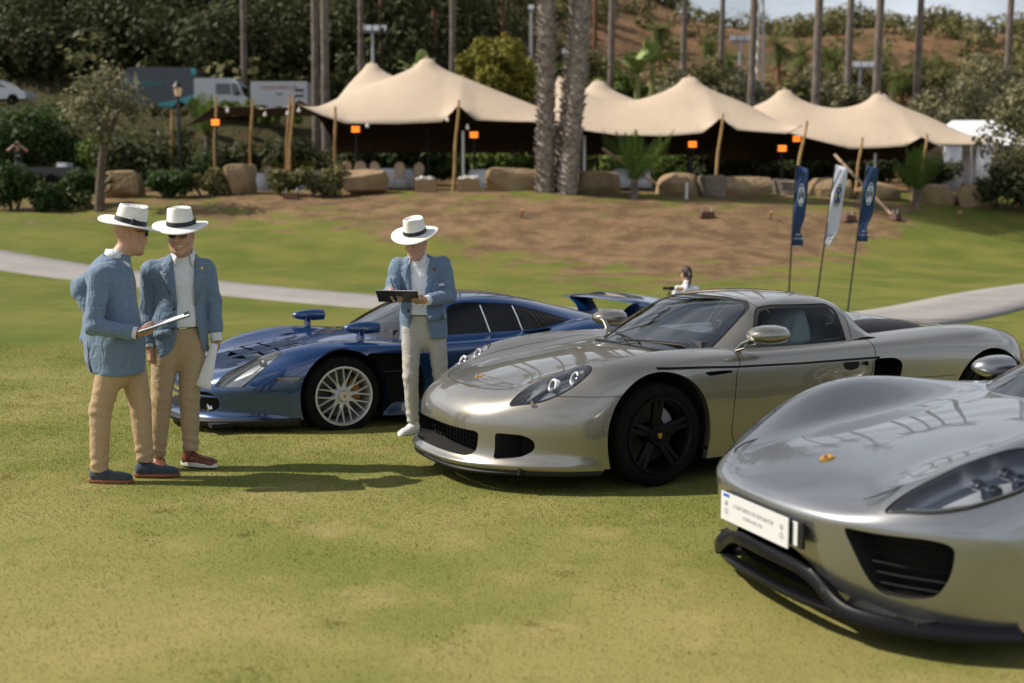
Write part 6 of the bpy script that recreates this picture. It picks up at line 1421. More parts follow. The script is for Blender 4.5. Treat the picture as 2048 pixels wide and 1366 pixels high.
# ---- man seen from behind with one hand on his hip (P1)
P1 = Person((262, 958), 306.0, 0.0, 112, 'man in blue check blazer seen from behind, hand on hip, holding a clipboard')
q = P1.p
J = dict(head=q(271, 470, .06), neck=q(249, 512, .02), chest=q(236, 572, .02), pelvis=q(246, 700, .02), sa=q(232, 546, -.165), ea=q(224, 643, -.235), wa=q(300, 657, -.215),
         sb=q(214, 528, .19), eb=q(146, 582, .26), wb=q(188, 655, .19), ha=q(240, 725, -.06), hb=q(260, 722, .085), ka=q(212, 815, -.06), kb=q(276, 812, .10), na=q(207, 935, -.07), nb=q(282, 925, .10), ta=P1.d(1, -.12, 0), tb=P1.d(1, .05, 0))
body_person(P1, J, dict(head_yaw=R(30), head_pitch=R(5), opening=None, hem=.705, belt=.90, trousers=M_CHINO, belt_mat=M_BELT, shoe='loafer', shoe_mat=M_SUEDE, sole_mat=M_SOLET, shades=True, hair=None, shoe_len=.30, hat_z=.068, hat_roll=R(-13), hat_tilt=R(4), bow=-1, skirt=.178, flat=1.28, skflat=1.08, vent=-.01,
    flaps=[(q(205, 610, .12), q(170, 678, .13), .07, .05), (q(215, 630, .0), q(212, 715, .0), .10, .10), (q(190, 640, .08), q(192, 712, .06), .06, .055)], foot_z={},
    a_hand=dict(fd=P1.d(1, .12, .10), pn=P1.d(.0, .25, 1), mir=1, curl=(.75, .9, .5), thumb=(.2, .45))))
# watch strap and clipboard
w_ = J['wa']; e_ = J['ea']; dv = (w_-e_)/np.linalg.norm(w_-e_); b = MB(); b.tube([w_+dv*.004, w_+dv*.022], .034, 18); b.build('watch_strap', mat('blue_strap', (.02, .07, .16), .6), P1.root)
def clipboard(px0, px1, dep0, dep1, P, label, name='clipboard', width=.23, lift=.3, mats=None, up=None, pages=True):
    """board from px0 to px1 (long axis) in world space"""
    A = rotz(P.th) @ P.p(*px0, dep0)+np.array(P.root.location); B = rotz(P.th) @ P.p(*px1, dep1)+np.array(P.root.location)
    x = B-A; L_ = np.linalg.norm(x); x /= L_; u = V3(*up); u -= x*(u@x); u /= np.linalg.norm(u); z = np.cross(x, u)
    o = empty(name, tuple((A+B)/2), 0, label, 'clipboard'); o.rotation_euler = Matrix(np.stack([x, u, z], 1).tolist()).to_euler()
    b = MB(); b.box((0, 0, 0), (L_, width, .005)); b.build('board', M_BOARD, o, smooth=False)
    if pages:
        b = MB(); b.box((.004, 0, .0052), (L_*.96, width*.94, .004)); b.box((.008, .003, .0085), (L_*.94, width*.92, .002), rotz(.02)); b.build('pages', M_PAPER, o, smooth=False)
        b = MB(); b.box((L_/2-.018, 0, .012), (.03, .10, .012)); b.tube([(L_/2-.005, -.04, .018), (L_/2-.005, .04, .018)], .005, 8); b.build('clip', M_CHROME if mats is None else mats, o, smooth=False)
    return o
clipboard((304, 655), (399, 624), -.20, -.12, P1, 'clipboard of white pages held out by the man seen from behind', up=(0, 1, .10), mats=M_BOARD, width=.225)

# ---- smiling man facing the camera (P2)
P2 = Person((376, 930), 292.0, 0.0, 17, 'smiling man in sunglasses, blue check blazer and brown leather shoes')
q = P2.p
J = dict(head=q(378, 467, -.04), neck=q(379, 505, .0), chest=q(370, 562, .02), pelvis=q(364, 672, .02), sa=q(318, 535, -.05), ea=q(306, 615, .0), wa=q(312, 686, -.07),
         sb=q(417, 533, .08), eb=q(427, 606, .11), wb=q(434, 667, .07), ha=q(340, 690, -.02), hb=q(388, 690, .05), ka=q(333, 790, -.07), kb=q(383, 790, .0), na=q(323, 905, -.10), nb=q(382, 897, .0), ta=P2.d(.42, -.9, 0), tb=P2.d(.93, -.36, 0))
op = [(-.085, 1.52), (-.062, 1.40), (-.050, 1.27), (-.044, 1.10), (-.046, .98), (-.055, .90), (-.075, .83), (-.11, .785), (-.16, .76), (-.16, .70), (.13, .70), (.118, .80), (.095, .90), (.080, 1.0), (.072, 1.10), (.070, 1.27), (.078, 1.40), (.085, 1.52)]
body_person(P2, J, dict(head_yaw=R(-14), head_pitch=R(6), smile=True, shades=True, opening=op, hem=.765, belt=.985, buckle=-.012, trousers=M_CHINO2, belt_mat=M_BELT, shoe='sneaker', shoe_mat=M_LEATH, sole_mat=M_SOLEW, lace_mat=M_LEATH, shoe_len=.29, hat_z=.064, hat_tilt=R(6), hem_slope=.12,
    lapels=[[((-0.080, 1.410), (-0.115, 1.415)), ((-0.068, 1.370), (-0.142, 1.382)), ((-0.066, 1.355), (-0.120, 1.355)), ((-0.058, 1.320), (-0.148, 1.342)), ((-0.049, 1.235), (-0.116, 1.260)), ((-0.045, 1.110), (-0.060, 1.120))], [((0.082, 1.410), (0.118, 1.415)), ((0.080, 1.370), (0.146, 1.382)), ((0.079, 1.355), (0.128, 1.355)), ((0.076, 1.320), (0.152, 1.342)), ((0.071, 1.235), (0.122, 1.260)), ((0.073, 1.110), (0.088, 1.120))]],
    buttons=[(-.064, 1.095), (-.072, .965)], pins=[(-.118, 1.325, 'bar'), (.125, 1.36, 'round')], pockets=[(-.15, .95, .13, .02)],
    a_hand=dict(fd=P2.d(.10, -.10, -1), pn=P2.d(.75, .55, 0), mir=-1, curl=(.35, .5, .35), thumb=(.25, .2)),
    b_hand=dict(fd=P2.d(-.10, -.05, -1), pn=P2.d(-.8, .5, 0), mir=1, curl=(.55, .75, .45), thumb=(.1, .4)), cuff_len=dict(a=.012, b=.045)))
# rolled sheets in his hand
o = empty('rolled_papers', tuple(rotz(P2.th) @ P2.p(430, 700, .03)+np.array(P2.root.location)), 0, 'rolled white papers held down in the smiling man\'s hand', 'papers')
A = V3(.015, -.01, .055); B = V3(-.075, -.07, -.235); ax_ = (B-A)/np.linalg.norm(B-A); sx = np.cross(ax_, V3(0, 1, 0)); sx /= np.linalg.norm(sx); sy = np.cross(ax_, sx)
for k_ in range(3):
    rows = []
    for t in np.linspace(0, 1, 9):
        c_ = A+(B-A)*t; rad = .021+.012*t+.0025*k_; rows.append([c_+rad*(math.cos(a)*sx+.6*math.sin(a)*sy)+sx*.02*t*k_ for a in np.linspace(-.4+.3*k_, 3.6-.35*k_, 14)])
    grid_surface('sheet', rows, M_PAPER, o, .0012)

# ---- man writing on a clipboard (P3)
P3 = Person((846, 866), 252.0, -.06, -9, 'man in grey trousers and blue blazer writing on a black clipboard', )
q = P3.p
J = dict(head=q(836, 470, -.08), neck=q(837, 503, -.02), chest=q(843, 552, .02), pelvis=q(848, 640, .02), sa=q(797, 520, .02), ea=q(786, 574, -.06), wa=q(790, 568, -.27),
         sb=q(890, 516, .03), eb=q(903, 582, -.02), wb=q(862, 586, -.26), ha=q(824, 655, .0), hb=q(874, 655, .02), ka=q(823, 745, -.06), kb=q(882, 742, .02), na=q(826, 838, -.03), nb=q(896, 846, .10), ta=P3.d(-.42, -.9, 0), tb=P3.d(.35, -.9, 0))
op = [(-.085, 1.50), (-.072, 1.38), (-.064, 1.20), (-.062, 1.05), (-.068, .96), (-.085, .88), (-.11, .82), (-.16, .785), (-.16, .72), (.10, .72), (.085, .82), (.065, .92), (.055, 1.02), (.052, 1.20), (.068, 1.38), (.085, 1.50)]
body_person(P3, J, dict(head_yaw=R(-8), head_pitch=R(20), opening=op, hem=.775, belt=1.0, trousers=M_GREYT, belt_mat=M_BELTB, shoe='sneaker', shoe_mat=M_WLEATH, sole_mat=M_SOLEW, hat_z=.066, bow=0, hair=M_HAIR, leg=.90, shoe_len=.29, hat_size=1.02,
    lapels=[[((-0.082, 1.385), (-0.115, 1.390)), ((-0.075, 1.345), (-0.146, 1.357)), ((-0.073, 1.330), (-0.124, 1.330)), ((-0.070, 1.295), (-0.150, 1.317)), ((-0.065, 1.210), (-0.112, 1.235)), ((-0.063, 1.085), (-0.074, 1.095))], [((0.080, 1.385), (0.115, 1.390)), ((0.070, 1.345), (0.146, 1.357)), ((0.068, 1.330), (0.128, 1.330)), ((0.063, 1.295), (0.155, 1.317)), ((0.054, 1.210), (0.112, 1.235)), ((0.053, 1.085), (0.066, 1.095))]],
    buttons=[(-.085, 1.015)], pins=[(-.115, 1.28, 'bar'), (.115, 1.345, 'dark')], pocket_square=(.155, 1.215), pockets=[(.150, .985, .13, .02)],
    a_hand=dict(fd=P3.d(.55, -.35, -.15), pn=P3.d(.1, .1, -1), mir=-1, curl=(.7, .9, .5), thumb=(.25, .5)),
    b_hand=dict(fd=P3.d(-1, -.10, -.02), pn=P3.d(.0, .55, .8), mir=-1, curl=(.35, .55, .4), thumb=(.15, .5)), cuff_len=dict(a=.014, b=.030)))
bo = clipboard((846, 578), (764, 577), -.335, -.335, P3, 'black clipboard with a faint logo held by the man writing', up=(0, -.915, .405), width=.245)
cc = Matrix.Rotation(math.pi, 4, 'Y'); text_obj('board_text', 'AVE-CLUB', .024, Matrix.Translation((.0, .01, -.0036)) @ cc, mat('board_print', (.16, .17, .19), .5), bo)
b = MB(); pw = rotz(P3.th) @ P3.p(797, 563, -.30)+np.array(P3.root.location); b.tube([pw+V3(-.030, .02, .085), pw+V3(-.008, .0, .02), pw+V3(.006, -.008, -.018), pw+V3(.009, -.010, -.028)], [.0042, .0042, .004, .001], 8); tag(b.build('pen', M_BTN), 'dark pen in the hand of the man writing', 'pen')
# ------------------------------------------------------------------ stretch tents
def _tentb(m, N, L, p):                                  # pale weather side; shade beneath the canopy put into the colour of downward faces
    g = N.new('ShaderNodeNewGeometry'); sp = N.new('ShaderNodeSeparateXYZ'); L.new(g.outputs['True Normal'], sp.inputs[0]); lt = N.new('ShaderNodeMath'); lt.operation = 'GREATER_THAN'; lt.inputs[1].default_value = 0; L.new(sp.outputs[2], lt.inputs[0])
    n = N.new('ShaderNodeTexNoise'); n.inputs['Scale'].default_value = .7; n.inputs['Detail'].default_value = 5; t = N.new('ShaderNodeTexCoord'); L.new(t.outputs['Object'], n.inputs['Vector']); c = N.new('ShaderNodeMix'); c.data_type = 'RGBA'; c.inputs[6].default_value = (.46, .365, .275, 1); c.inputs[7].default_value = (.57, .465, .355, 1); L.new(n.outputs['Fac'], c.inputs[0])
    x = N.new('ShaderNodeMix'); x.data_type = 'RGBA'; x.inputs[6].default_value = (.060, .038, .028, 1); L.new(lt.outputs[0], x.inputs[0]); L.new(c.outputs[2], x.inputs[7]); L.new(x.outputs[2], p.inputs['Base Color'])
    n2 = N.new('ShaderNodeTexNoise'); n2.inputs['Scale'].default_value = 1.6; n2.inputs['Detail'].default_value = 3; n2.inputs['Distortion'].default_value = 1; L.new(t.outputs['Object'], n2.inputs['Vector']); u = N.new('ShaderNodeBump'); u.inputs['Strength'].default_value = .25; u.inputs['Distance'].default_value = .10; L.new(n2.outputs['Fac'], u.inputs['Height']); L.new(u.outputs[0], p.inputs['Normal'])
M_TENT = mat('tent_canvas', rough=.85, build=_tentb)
M_BAMB = mat('bamboo', (.42, .26, .10), .6, noise=(5, (.30, .17, .06)), bump=(9, .4, .02))
M_POLEK = mat('black_pole', (.012, .012, .013), .5)
M_WHITE = mat('white_canvas', (.80, .82, .85), .8, noise=(1.5, (.74, .76, .80)))
def stretch_tent(label, x0, x1, y0, y1, edge, peaks, poles, back, nx=84, ny=40, skew=0.0, sides=None):
    """canvas over a grid: edge(u)=front edge height, back=rear edge height, peaks [(x,y,z)], poles [(x, top z, lean px)]"""
    root = empty('stretch_tent', ((x0+x1)/2, (y0+y1)/2, 2.7), 0, label, 'tent'); O = V3((x0+x1)/2, (y0+y1)/2, 2.7)
    xs = np.linspace(x0, x1, nx); ys = np.linspace(y0, y1, ny); Y, X = np.meshgrid(ys, xs, indexing='ij'); Z = np.full(X.shape, 5.4)
    fix = np.zeros(X.shape, bool); ez = np.array([edge(x) for x in xs]); Z[0] = ez; Z[-1] = back; fix[0] = fix[-1] = True; t = np.linspace(0, 1, ny)
    sl, sr = sides or (ez[0], ez[-1]); Z[:, 0] = ez[0]+(back-ez[0])*t+(.45 if peaks else 0)*np.sin(math.pi*t); Z[:, -1] = ez[-1]+(back-ez[-1])*t+(.45 if peaks else 0)*np.sin(math.pi*t); fix[:, 0] = fix[:, -1] = True
    tt = ((Y-y0)/(y1-y0)); Zb = ez[None]*(1-tt)+back*tt+(.45 if peaks else .05)*np.sin(math.pi*tt)
    for (px, py, pz) in peaks:                              # shallow concave cones pulled up at the poles
        q = np.sqrt((.43*(X-px))**2+(.60*(Y-py))**2+1e-6); cone = pz-q*(1.12-.055*q); Zb = smax(Zb, cone, .55)
    Z = np.where(fix, Z, Zb); hx, hy = xs[1]-xs[0], ys[1]-ys[0]; a, b_ = 1/hx**2, 1/hy**2
    for (px, py, pz) in peaks: k = np.hypot(X-px, Y-py) < .30; Z[k] = np.maximum(Z[k], pz-.35*np.hypot(X-px, Y-py)[k]); fix |= k
    for it in range(40):
        Zn = Z.copy(); Zn[1:-1, 1:-1] = (a*(Z[1:-1, 2:]+Z[1:-1, :-2])+b_*(Z[2:, 1:-1]+Z[:-2, 1:-1]))/(2*a+2*b_); Z = np.where(fix, Z, Zn)
    Xs = X+skew*(Y-y0); V = np.stack([Xs, Y-.25*np.sin(math.pi*np.clip((ez[None]-4.2)/2, 0, 0)), Z], -1)
    # scalloped plan: the edges draw in between the poles
    V[..., 1] += (0.45*(1-np.clip((ez-ez.min())/(ez.max()-ez.min()+1e-6), 0, 1)))[None]*np.linspace(1, 0, ny)[:, None]**3
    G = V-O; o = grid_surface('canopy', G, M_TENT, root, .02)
    for (x, zt, lx) in poles:
        z0 = float(tz(x, y0-.25)); b = MB(); P_ = [V3(x+lx*(1-t_)+.02*math.sin(t_*9), y0-.1-.25*(1-t_), z0-.1+(zt-z0+.1)*t_)-O for t_ in np.linspace(0, 1, 9)]; b.tube(P_, [.062, .058, .062, .055, .058, .052, .055, .048, .045], 9); b.build('bamboo_pole', M_BAMB, root)
    for (px, py, pz) in peaks:
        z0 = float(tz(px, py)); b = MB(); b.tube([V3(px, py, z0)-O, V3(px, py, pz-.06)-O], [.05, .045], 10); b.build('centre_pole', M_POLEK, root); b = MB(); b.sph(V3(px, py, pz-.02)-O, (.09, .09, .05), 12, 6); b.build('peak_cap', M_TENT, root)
    return root
def ptx(px, Y): return (px-1024)/FPX*Y*math.cos(PITCH)*1.003
def ptz(py, Y): return CAMH+(HORY-py)/FPX*Y
def edge_fn(pts, notch):
    P_ = sorted(pts)
    def f(x):
        z = np.interp(x, [p[0] for p in P_], [p[1] for p in P_])
        for (nx_, nz, w_) in notch: z = max(z, nz-(abs(x-nx_)/w_)**.8*(nz-z) if abs(x-nx_) < w_ else z)
        return z
    return f
YA = 44.0
A_pts = [(ptx(598, YA), ptz(212, YA)), (ptx(640, YA), ptz(232, YA)), (ptx(690, YA), ptz(249, YA)), (ptx(790, YA), ptz(250, YA)), (ptx(890, YA), ptz(246, YA)), (ptx(950, YA), ptz(243, YA)), (ptx(1040, YA), ptz(246, YA)), (ptx(1150, YA), ptz(245, YA))]
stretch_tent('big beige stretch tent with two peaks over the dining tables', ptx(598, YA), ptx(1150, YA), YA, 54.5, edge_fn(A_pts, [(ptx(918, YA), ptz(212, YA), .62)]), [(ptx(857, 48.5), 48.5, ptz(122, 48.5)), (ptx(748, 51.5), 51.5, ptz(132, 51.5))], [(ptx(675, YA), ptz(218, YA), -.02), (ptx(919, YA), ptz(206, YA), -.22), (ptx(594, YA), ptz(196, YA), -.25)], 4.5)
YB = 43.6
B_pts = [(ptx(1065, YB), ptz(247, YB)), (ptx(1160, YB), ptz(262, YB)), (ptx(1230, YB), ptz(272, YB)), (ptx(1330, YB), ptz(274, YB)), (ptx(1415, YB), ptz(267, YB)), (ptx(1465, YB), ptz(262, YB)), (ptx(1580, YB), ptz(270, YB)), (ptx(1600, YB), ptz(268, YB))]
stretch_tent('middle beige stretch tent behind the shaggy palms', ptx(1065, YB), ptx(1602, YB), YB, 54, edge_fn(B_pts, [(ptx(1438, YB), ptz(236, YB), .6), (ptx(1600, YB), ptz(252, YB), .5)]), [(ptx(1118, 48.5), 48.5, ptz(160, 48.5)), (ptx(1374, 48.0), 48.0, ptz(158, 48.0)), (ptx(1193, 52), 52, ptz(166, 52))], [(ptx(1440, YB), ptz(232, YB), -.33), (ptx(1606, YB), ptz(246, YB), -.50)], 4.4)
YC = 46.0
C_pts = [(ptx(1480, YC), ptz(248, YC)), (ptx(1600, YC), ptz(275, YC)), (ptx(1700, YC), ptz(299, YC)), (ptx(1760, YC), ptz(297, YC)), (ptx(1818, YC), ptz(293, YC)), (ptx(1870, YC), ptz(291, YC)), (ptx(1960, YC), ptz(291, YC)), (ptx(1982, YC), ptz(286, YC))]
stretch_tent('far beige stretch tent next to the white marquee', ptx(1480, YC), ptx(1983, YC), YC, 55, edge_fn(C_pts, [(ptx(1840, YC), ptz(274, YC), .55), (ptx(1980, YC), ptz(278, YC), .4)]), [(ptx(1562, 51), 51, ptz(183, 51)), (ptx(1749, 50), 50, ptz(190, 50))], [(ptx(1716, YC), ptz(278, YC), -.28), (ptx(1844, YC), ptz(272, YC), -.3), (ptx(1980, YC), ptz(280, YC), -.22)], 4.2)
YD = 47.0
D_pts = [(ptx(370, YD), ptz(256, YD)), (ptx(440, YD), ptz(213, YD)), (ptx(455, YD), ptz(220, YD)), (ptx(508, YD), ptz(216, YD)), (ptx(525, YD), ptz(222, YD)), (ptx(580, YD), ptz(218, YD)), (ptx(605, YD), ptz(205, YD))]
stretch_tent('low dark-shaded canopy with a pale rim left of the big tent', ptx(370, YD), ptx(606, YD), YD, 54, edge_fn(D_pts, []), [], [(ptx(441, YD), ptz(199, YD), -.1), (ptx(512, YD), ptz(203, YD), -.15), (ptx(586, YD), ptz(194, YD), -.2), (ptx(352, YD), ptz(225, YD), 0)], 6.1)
# ---- white frame marquee
def marquee():
    Y = 57.0; x0, x1 = ptx(1880, Y), ptx(2075, Y); ze = ptz(292, Y); zr = ptz(236, Y); z0 = float(tz((x0+x1)/2, Y)); root = empty('marquee', ((x0+x1)/2, Y, z0), 0, 'white frame marquee with draped walls behind the far tent', 'marquee'); O = V3((x0+x1)/2, Y, z0)
    q = lambda *p: V3(*p)-O
    b = MB(); b.add([q(x0, Y, ze), q(x1, Y, ze), q(x1, Y+5, ze), q(x0, Y+5, ze), q(x0+1.3, Y+2.5, zr), q(x1-1.3, Y+2.5, zr)], [(0, 1, 5, 4), (1, 2, 5), (2, 3, 4, 5), (3, 0, 4)]); b.build('roof', M_WHITE, root, smooth=False)
    for k, (xa, xb) in enumerate(((x0, x0+.9), (x0+1.6, x0+2.6), (x0+3.3, x1))):
        n = 25; rows = [[q(xa+(xb-xa)*i/(n-1), Y+.1+.06*math.sin(i*1.7), z) for i in range(n)] for z in (z0+.1, ze-.02)]; grid_surface('wall', rows, M_WHITE, root, .01)
    n = 30; rows = [[q(x0+(x1-x0)*i/(n-1), Y+4.9+.05*math.sin(i*1.9), z) for i in range(n)] for z in (z0+.1, ze)]; grid_surface('wall', rows, M_WHITE, root, .01)
    for x in (x0, x0+1.3, x0+3.0, x1): b = MB(); b.tube([q(x, Y, z0), q(x, Y, ze)], .05, 8); b.build('post', mat('grey_metal', (.4, .41, .42), .4, .6), root)
marquee()
# ---- boulders of the terrace edge
def boulder(i, x, y, z, sx, sy, sz, label, m):
    g = np.random.default_rng(300+i); PL = [(lambda v: v/np.linalg.norm(v))(g.normal(size=3)*V3(1, 1, .6)) for _ in range(9)]; PL = [(p, g.uniform(.40, .52)) for p in PL]; b = bmesh.new(); bmesh.ops.create_cube(b, size=1.0); bmesh.ops.subdivide_edges(b, edges=b.edges[:], cuts=7, use_grid_fill=True)
    for v in b.verts:
        p = np.array(v.co)*2; r = (np.abs(p)**8).sum()**.125; q = p/r*.5; w_ = wob([np.array(q[0]*1.0+i), np.array(q[1]*1.0), np.array(q[2]*1.0)], 4.2, 8)*.045+wob([np.array(q[0]+i), np.array(q[1]), np.array(q[2])], 13, 8, 8)*.018; q = q*(1+w_*1.2)
        for nn, dd in PL: e_ = q@nn-dd; q = q-nn*max(0, e_)*.93
        v.co = (q[0]*sx, q[1]*sy, q[2]*sz+sz*.42)
    me = bpy.data.meshes.new('boulder'); b.to_mesh(me); b.free(); me.polygons.foreach_set('use_smooth', np.ones(len(me.polygons), bool)); me.set_sharp_from_angle(angle=R(16)); me.materials.append(m); o = mkme('boulder', me, None, (x, y, z), (g.uniform(-.05, .05), g.uniform(-.05, .05), g.uniform(-.25, .25))); tag(o, label, 'boulder', 'boulders edging the terrace')
M_ROCK = mat('sandstone', (.33, .235, .135), .9, noise=(1.6, (.20, .135, .075), .18, 8), bump=(5, .8, .08)); M_ROCK2 = mat('grey_rock', (.15, .125, .10), .9, noise=(1.6, (.22, .18, .14), .18, 8), bump=(5, .8, .08))
BL = [(250, 343, 386, 78, 0, 'tan sandstone boulder beside the olive trunk'), (482, 330, 366, 62, 0, 'small sandstone boulder under the left canopy poles'), (728, 340, 382, 98, 0, 'long flat sandstone block below the dining chairs'), (1032, 336, 396, 122, 0, 'biggest dark-faced boulder left of the shaggy palms'), (1192, 341, 392, 96, 0, 'brown boulder right of the shaggy palms'), (1355, 345, 396, 82, 0, 'pale square boulder behind the white stake'), (1422, 350, 396, 56, 1, 'dark grey block next to the pale square boulder'), (1490, 354, 402, 98, 0, 'brown boulder right of the dark grey block'), (1568, 358, 404, 46, 1, 'small grey boulder left of the first blue flag'), (1650, 356, 406, 94, 0, 'brown boulder behind the first blue and white flags'), (1750, 364, 412, 92, 0, 'brown boulder behind the second blue flag'), (1865, 370, 418, 92, 0, 'brown boulder below the far tent'), (1945, 370, 418, 78, 0, 'last boulder at the corner pole of the far tent')]
for i, (px, y0, y1, w_, k, lb) in enumerate(BL):
    Y = 43.0 if px < 1500 else 43.6; c = at(px, y1, Y); s_ = Y/FPX; g0 = float(tz(c[0], Y)); zb = min(c[2], g0)-.05; boulder(i, c[0], Y, zb, w_*s_, 1.0, (at(px, y0, Y)[2]-zb)/.92, lb, (M_ROCK, M_ROCK2)[k])
# ---- planter boxes
for i, px in enumerate((852, 938)):
    f = foot(px, 43.2); root = empty('planter', tuple(f), 0, ('wooden planter of pale flowers left of the front tent pole', 'wooden planter of pale flowers right of the front tent pole')[i], 'planter', 'planters by the tent pole'); b = MB(); b.box((0, 0, .22), (.74, .4, .46)); b.build('box', mat('planter_wood', (.33, .23, .13), .8, noise=(8, (.26, .18, .1))), root, smooth=False); leaves(np.random.default_rng(i), [(-.15, 0, .46), (.15, 0, .46)], [.2, .2], 260, .08, mat('white_bloom', (.75, .74, .70), .7), 'flowers', root, squash=.5)
# ---- radiant heaters
M_GLOW = mat('heater_glow', (.9, .3, .05), .5, emit=((1.0, .22, .02), 1.7))
HT = [(432, 245, 46.5), (712, 259, 46.0), (948, 270, 46.5), (1384, 289, 46.0), (1563, 297, 46.0), (1033, 244, 52.5), (1592, 278, 50)]
for i, (px, py, Y) in enumerate(HT):
    c = at(px, py, Y); z0 = float(tz(c[0], Y)); root = empty('patio_heater', (c[0], Y, z0), 0, f'glowing orange patio heater {order[i] if 0 else ["under the low canopy at left", "over the dining tables", "right of the front tent pole", "by the leaning pole of the middle tent", "at the shaded end of the middle tent", "dim, deep under the big tent", "deep under the middle tent behind another heater"][i]}', 'heater', 'patio heaters under the tents'); h = c[2]-z0
    b = MB(); b.tube([(0, 0, 0), (0, 0, h+.15)], .04, 8); b.lathe([(0, .03), (.28, .03), (.30, 0)], 14); b.build('stand', M_POLEK, root)
    b = MB(); b.box((0, -.06, h), (.42, .10, .30)); b.build('housing', M_POLEK, root, smooth=False)
    for dz in ((-.06, .06)): b = MB(); b.box((0, -.125, h+dz), (.30, .03, .09)); b.build('glowing_panel', M_GLOW, root, smooth=False)
# ---- tables and chairs under the big tent
M_CLOTH = mat('table_linen', (.74, .76, .80), .85, bump=(6, .3, .03)); M_CHAIR = mat('chair_wood', (.40, .27, .17), .6); M_CANE = mat('chair_cane', (.46, .37, .28), .8)
def table(px, Y, r, label, grp):
    f = foot(px, Y); root = empty('dining_table', tuple(f), 0, label, 'table', grp); n = 48; rows = []
    for t in (0.0, .5, 1.0): rows.append([V3((r+.10*t+.04*t*math.sin(a*11))*math.cos(a), (r+.10*t+.04*t*math.sin(a*11))*math.sin(a), .76-.72*t) for a in np.linspace(0, 2*math.pi, n)])
    grid_surface('cloth_skirt', rows, M_CLOTH, root, .005); b = MB(); b.lathe([(0, .765), (r, .765), (r, .74)], 32); b.build('table_top', M_CLOTH, root); b = MB(); b.tube([(0, 0, 0), (0, 0, .74)], .05, 8); b.build('leg', M_POLEK, root)
    leaves(np.random.default_rng(int(px)), [(0, 0, .86)], [.16], 160, .08, LM['hedge'], 'centrepiece', root)
def chair(px, Y, rz, label, grp):
    f = foot(px, Y); root = empty('dining_chair', tuple(f), rz, label, 'chair', grp); b = MB(); b.lathe([(0, .49), (.21, .49), (.23, .46), (.22, .43)], 20); b.build('seat', M_CANE, root)
    a = np.linspace(0, 2*math.pi, 21); b = MB(); b.tube([(.20*math.sin(t), .20+.06*math.cos(t), .76+.25*math.cos(t)) for t in a], .02, 8, cap=False); b.build('back_frame', M_CHAIR, root); b = MB(); b.add([(.19*math.sin(t), .20+.06*math.cos(t), .76+.24*math.cos(t)) for t in a[:-1]], [tuple(range(20))]); b.build('back_panel', M_CANE, root)
    for sx in (-1, 1):
        for sy in (-1, 1): b = MB(); b.tube([(sx*.17, sy*.15, .44), (sx*.20, sy*.19, 0)], [.02, .014], 6); b.build('leg', M_CHAIR, root)
    b = MB(); b.tube([(-.16, .17, .44), (-.15, .19, .55)], .015, 6); b.tube([(.16, .17, .44), (.15, .19, .55)], .015, 6); b.build('back_post', M_CHAIR, root)
for px, Y, r, lb in ((782, 46.8, .95, 'round white-clothed table behind the sandstone block'), (505, 48.5, .85, 'white-clothed table under the low canopy at left'), (985, 46.5, .9, 'white-clothed table right of the front tent pole'), (640, 49.5, .85, 'white-clothed table behind the brownish shrub'), (1262, 46.0, .7, 'pale table between the boulders behind the small palm')): table(px, Y, r, lb, 'dining tables under the tents')
for i, (px, Y, rz) in enumerate(((690, 45.6, .6), (705, 46.4, 1.4), (722, 45.4, .2), (755, 45.3, -.3), (800, 45.2, .1), (835, 45.6, .4), (470, 47.5, .3), (545, 48, -.4))): chair(px, Y, rz+math.pi, f'round-backed wooden dining chair, {order[i if i < 6 else i-6]} from the left under the {"big tent" if i < 6 else "low canopy"}', 'dining chairs under the tents')
# white posts of the tent fence
for i, (px, y0, y1, Y) in enumerate(((926, 262, 355, 45.0), (1169, 272, 340, 45.0), (1750, 306, 362, 47.0))):
    a, c = at(px, y0, Y), at(px, y1, Y); z0 = float(tz(a[0], Y)); b = MB(); b.tube([(a[0], Y, z0), (a[0], Y, a[2])], .055, 10); tag(b.build('white_post', mat('white_paint', (.72, .74, .78), .5)), ('white metal post beside the front tent pole', 'white metal post right of the shaggy palms', 'white metal post behind the second blue flag')[i], 'post')
# ---- ground anchors with straps and spikes on the bank
AN = [(1205, 297, 44, 1335, 385, 'long pale strut running down from the middle tent'), (1670, 310, 44, 1790, 440, 'long pale strut running down behind the flags')]
for i, (ax_, ay_, Y, bx, by, lb) in enumerate(AN):
    a = at(ax_, ay_, Y); e = on_land(bx, by, 25); b = MB(); b.tube([a, a*.5+e*.5, e+V3(0, 0, .05)], .05, 8); tag(b.build('tent_strut', mat('strut_wood', (.40, .27, .19), .7)), lb, 'strut')
for i, (px, py) in enumerate(((583, 398), (1413, 437), (1697, 443), (1790, 440))):
    e = on_land(px, py, 25); root = empty('tent_anchor', tuple(e), .3*i, ('tent ground anchor with a white spike on the left of the bank', 'dark tent ground anchor in the middle of the bank', 'tent ground anchor left of the second blue flag', 'tent ground anchor at the foot of the strut behind the flags')[i], 'anchor', 'tent anchors on the bank')
    b = MB(); b.box((0, 0, .10), (.55, .28, .20), taper=.75); b.build('plate', mat('rust_steel', (.075, .028, .018), .7, noise=(9, (.13, .05, .03))), root, smooth=False)
    for k in (-1, 1): b = MB(); b.tube([(k*.16, 0, .1), (k*.18, 0, .34)], .025, 8); b.build('spike', mat('steel_spike', (.45, .45, .46), .45, .6), root)
for i, (px, y0, y1) in enumerate(((596, 338, 388), (1373, 365, 398))):
    e = on_land(px, y1, 25); t = at(px, y0, e[1]); b = MB(); b.tube([e-V3(0, 0, .1), V3(e[0], e[1], t[2])], .045, 8); tag(b.build('white_stake', mat('white_paint')), ('white wooden stake in front of the dry shrub', 'white wooden stake before the pale square boulder')[i], 'stake')
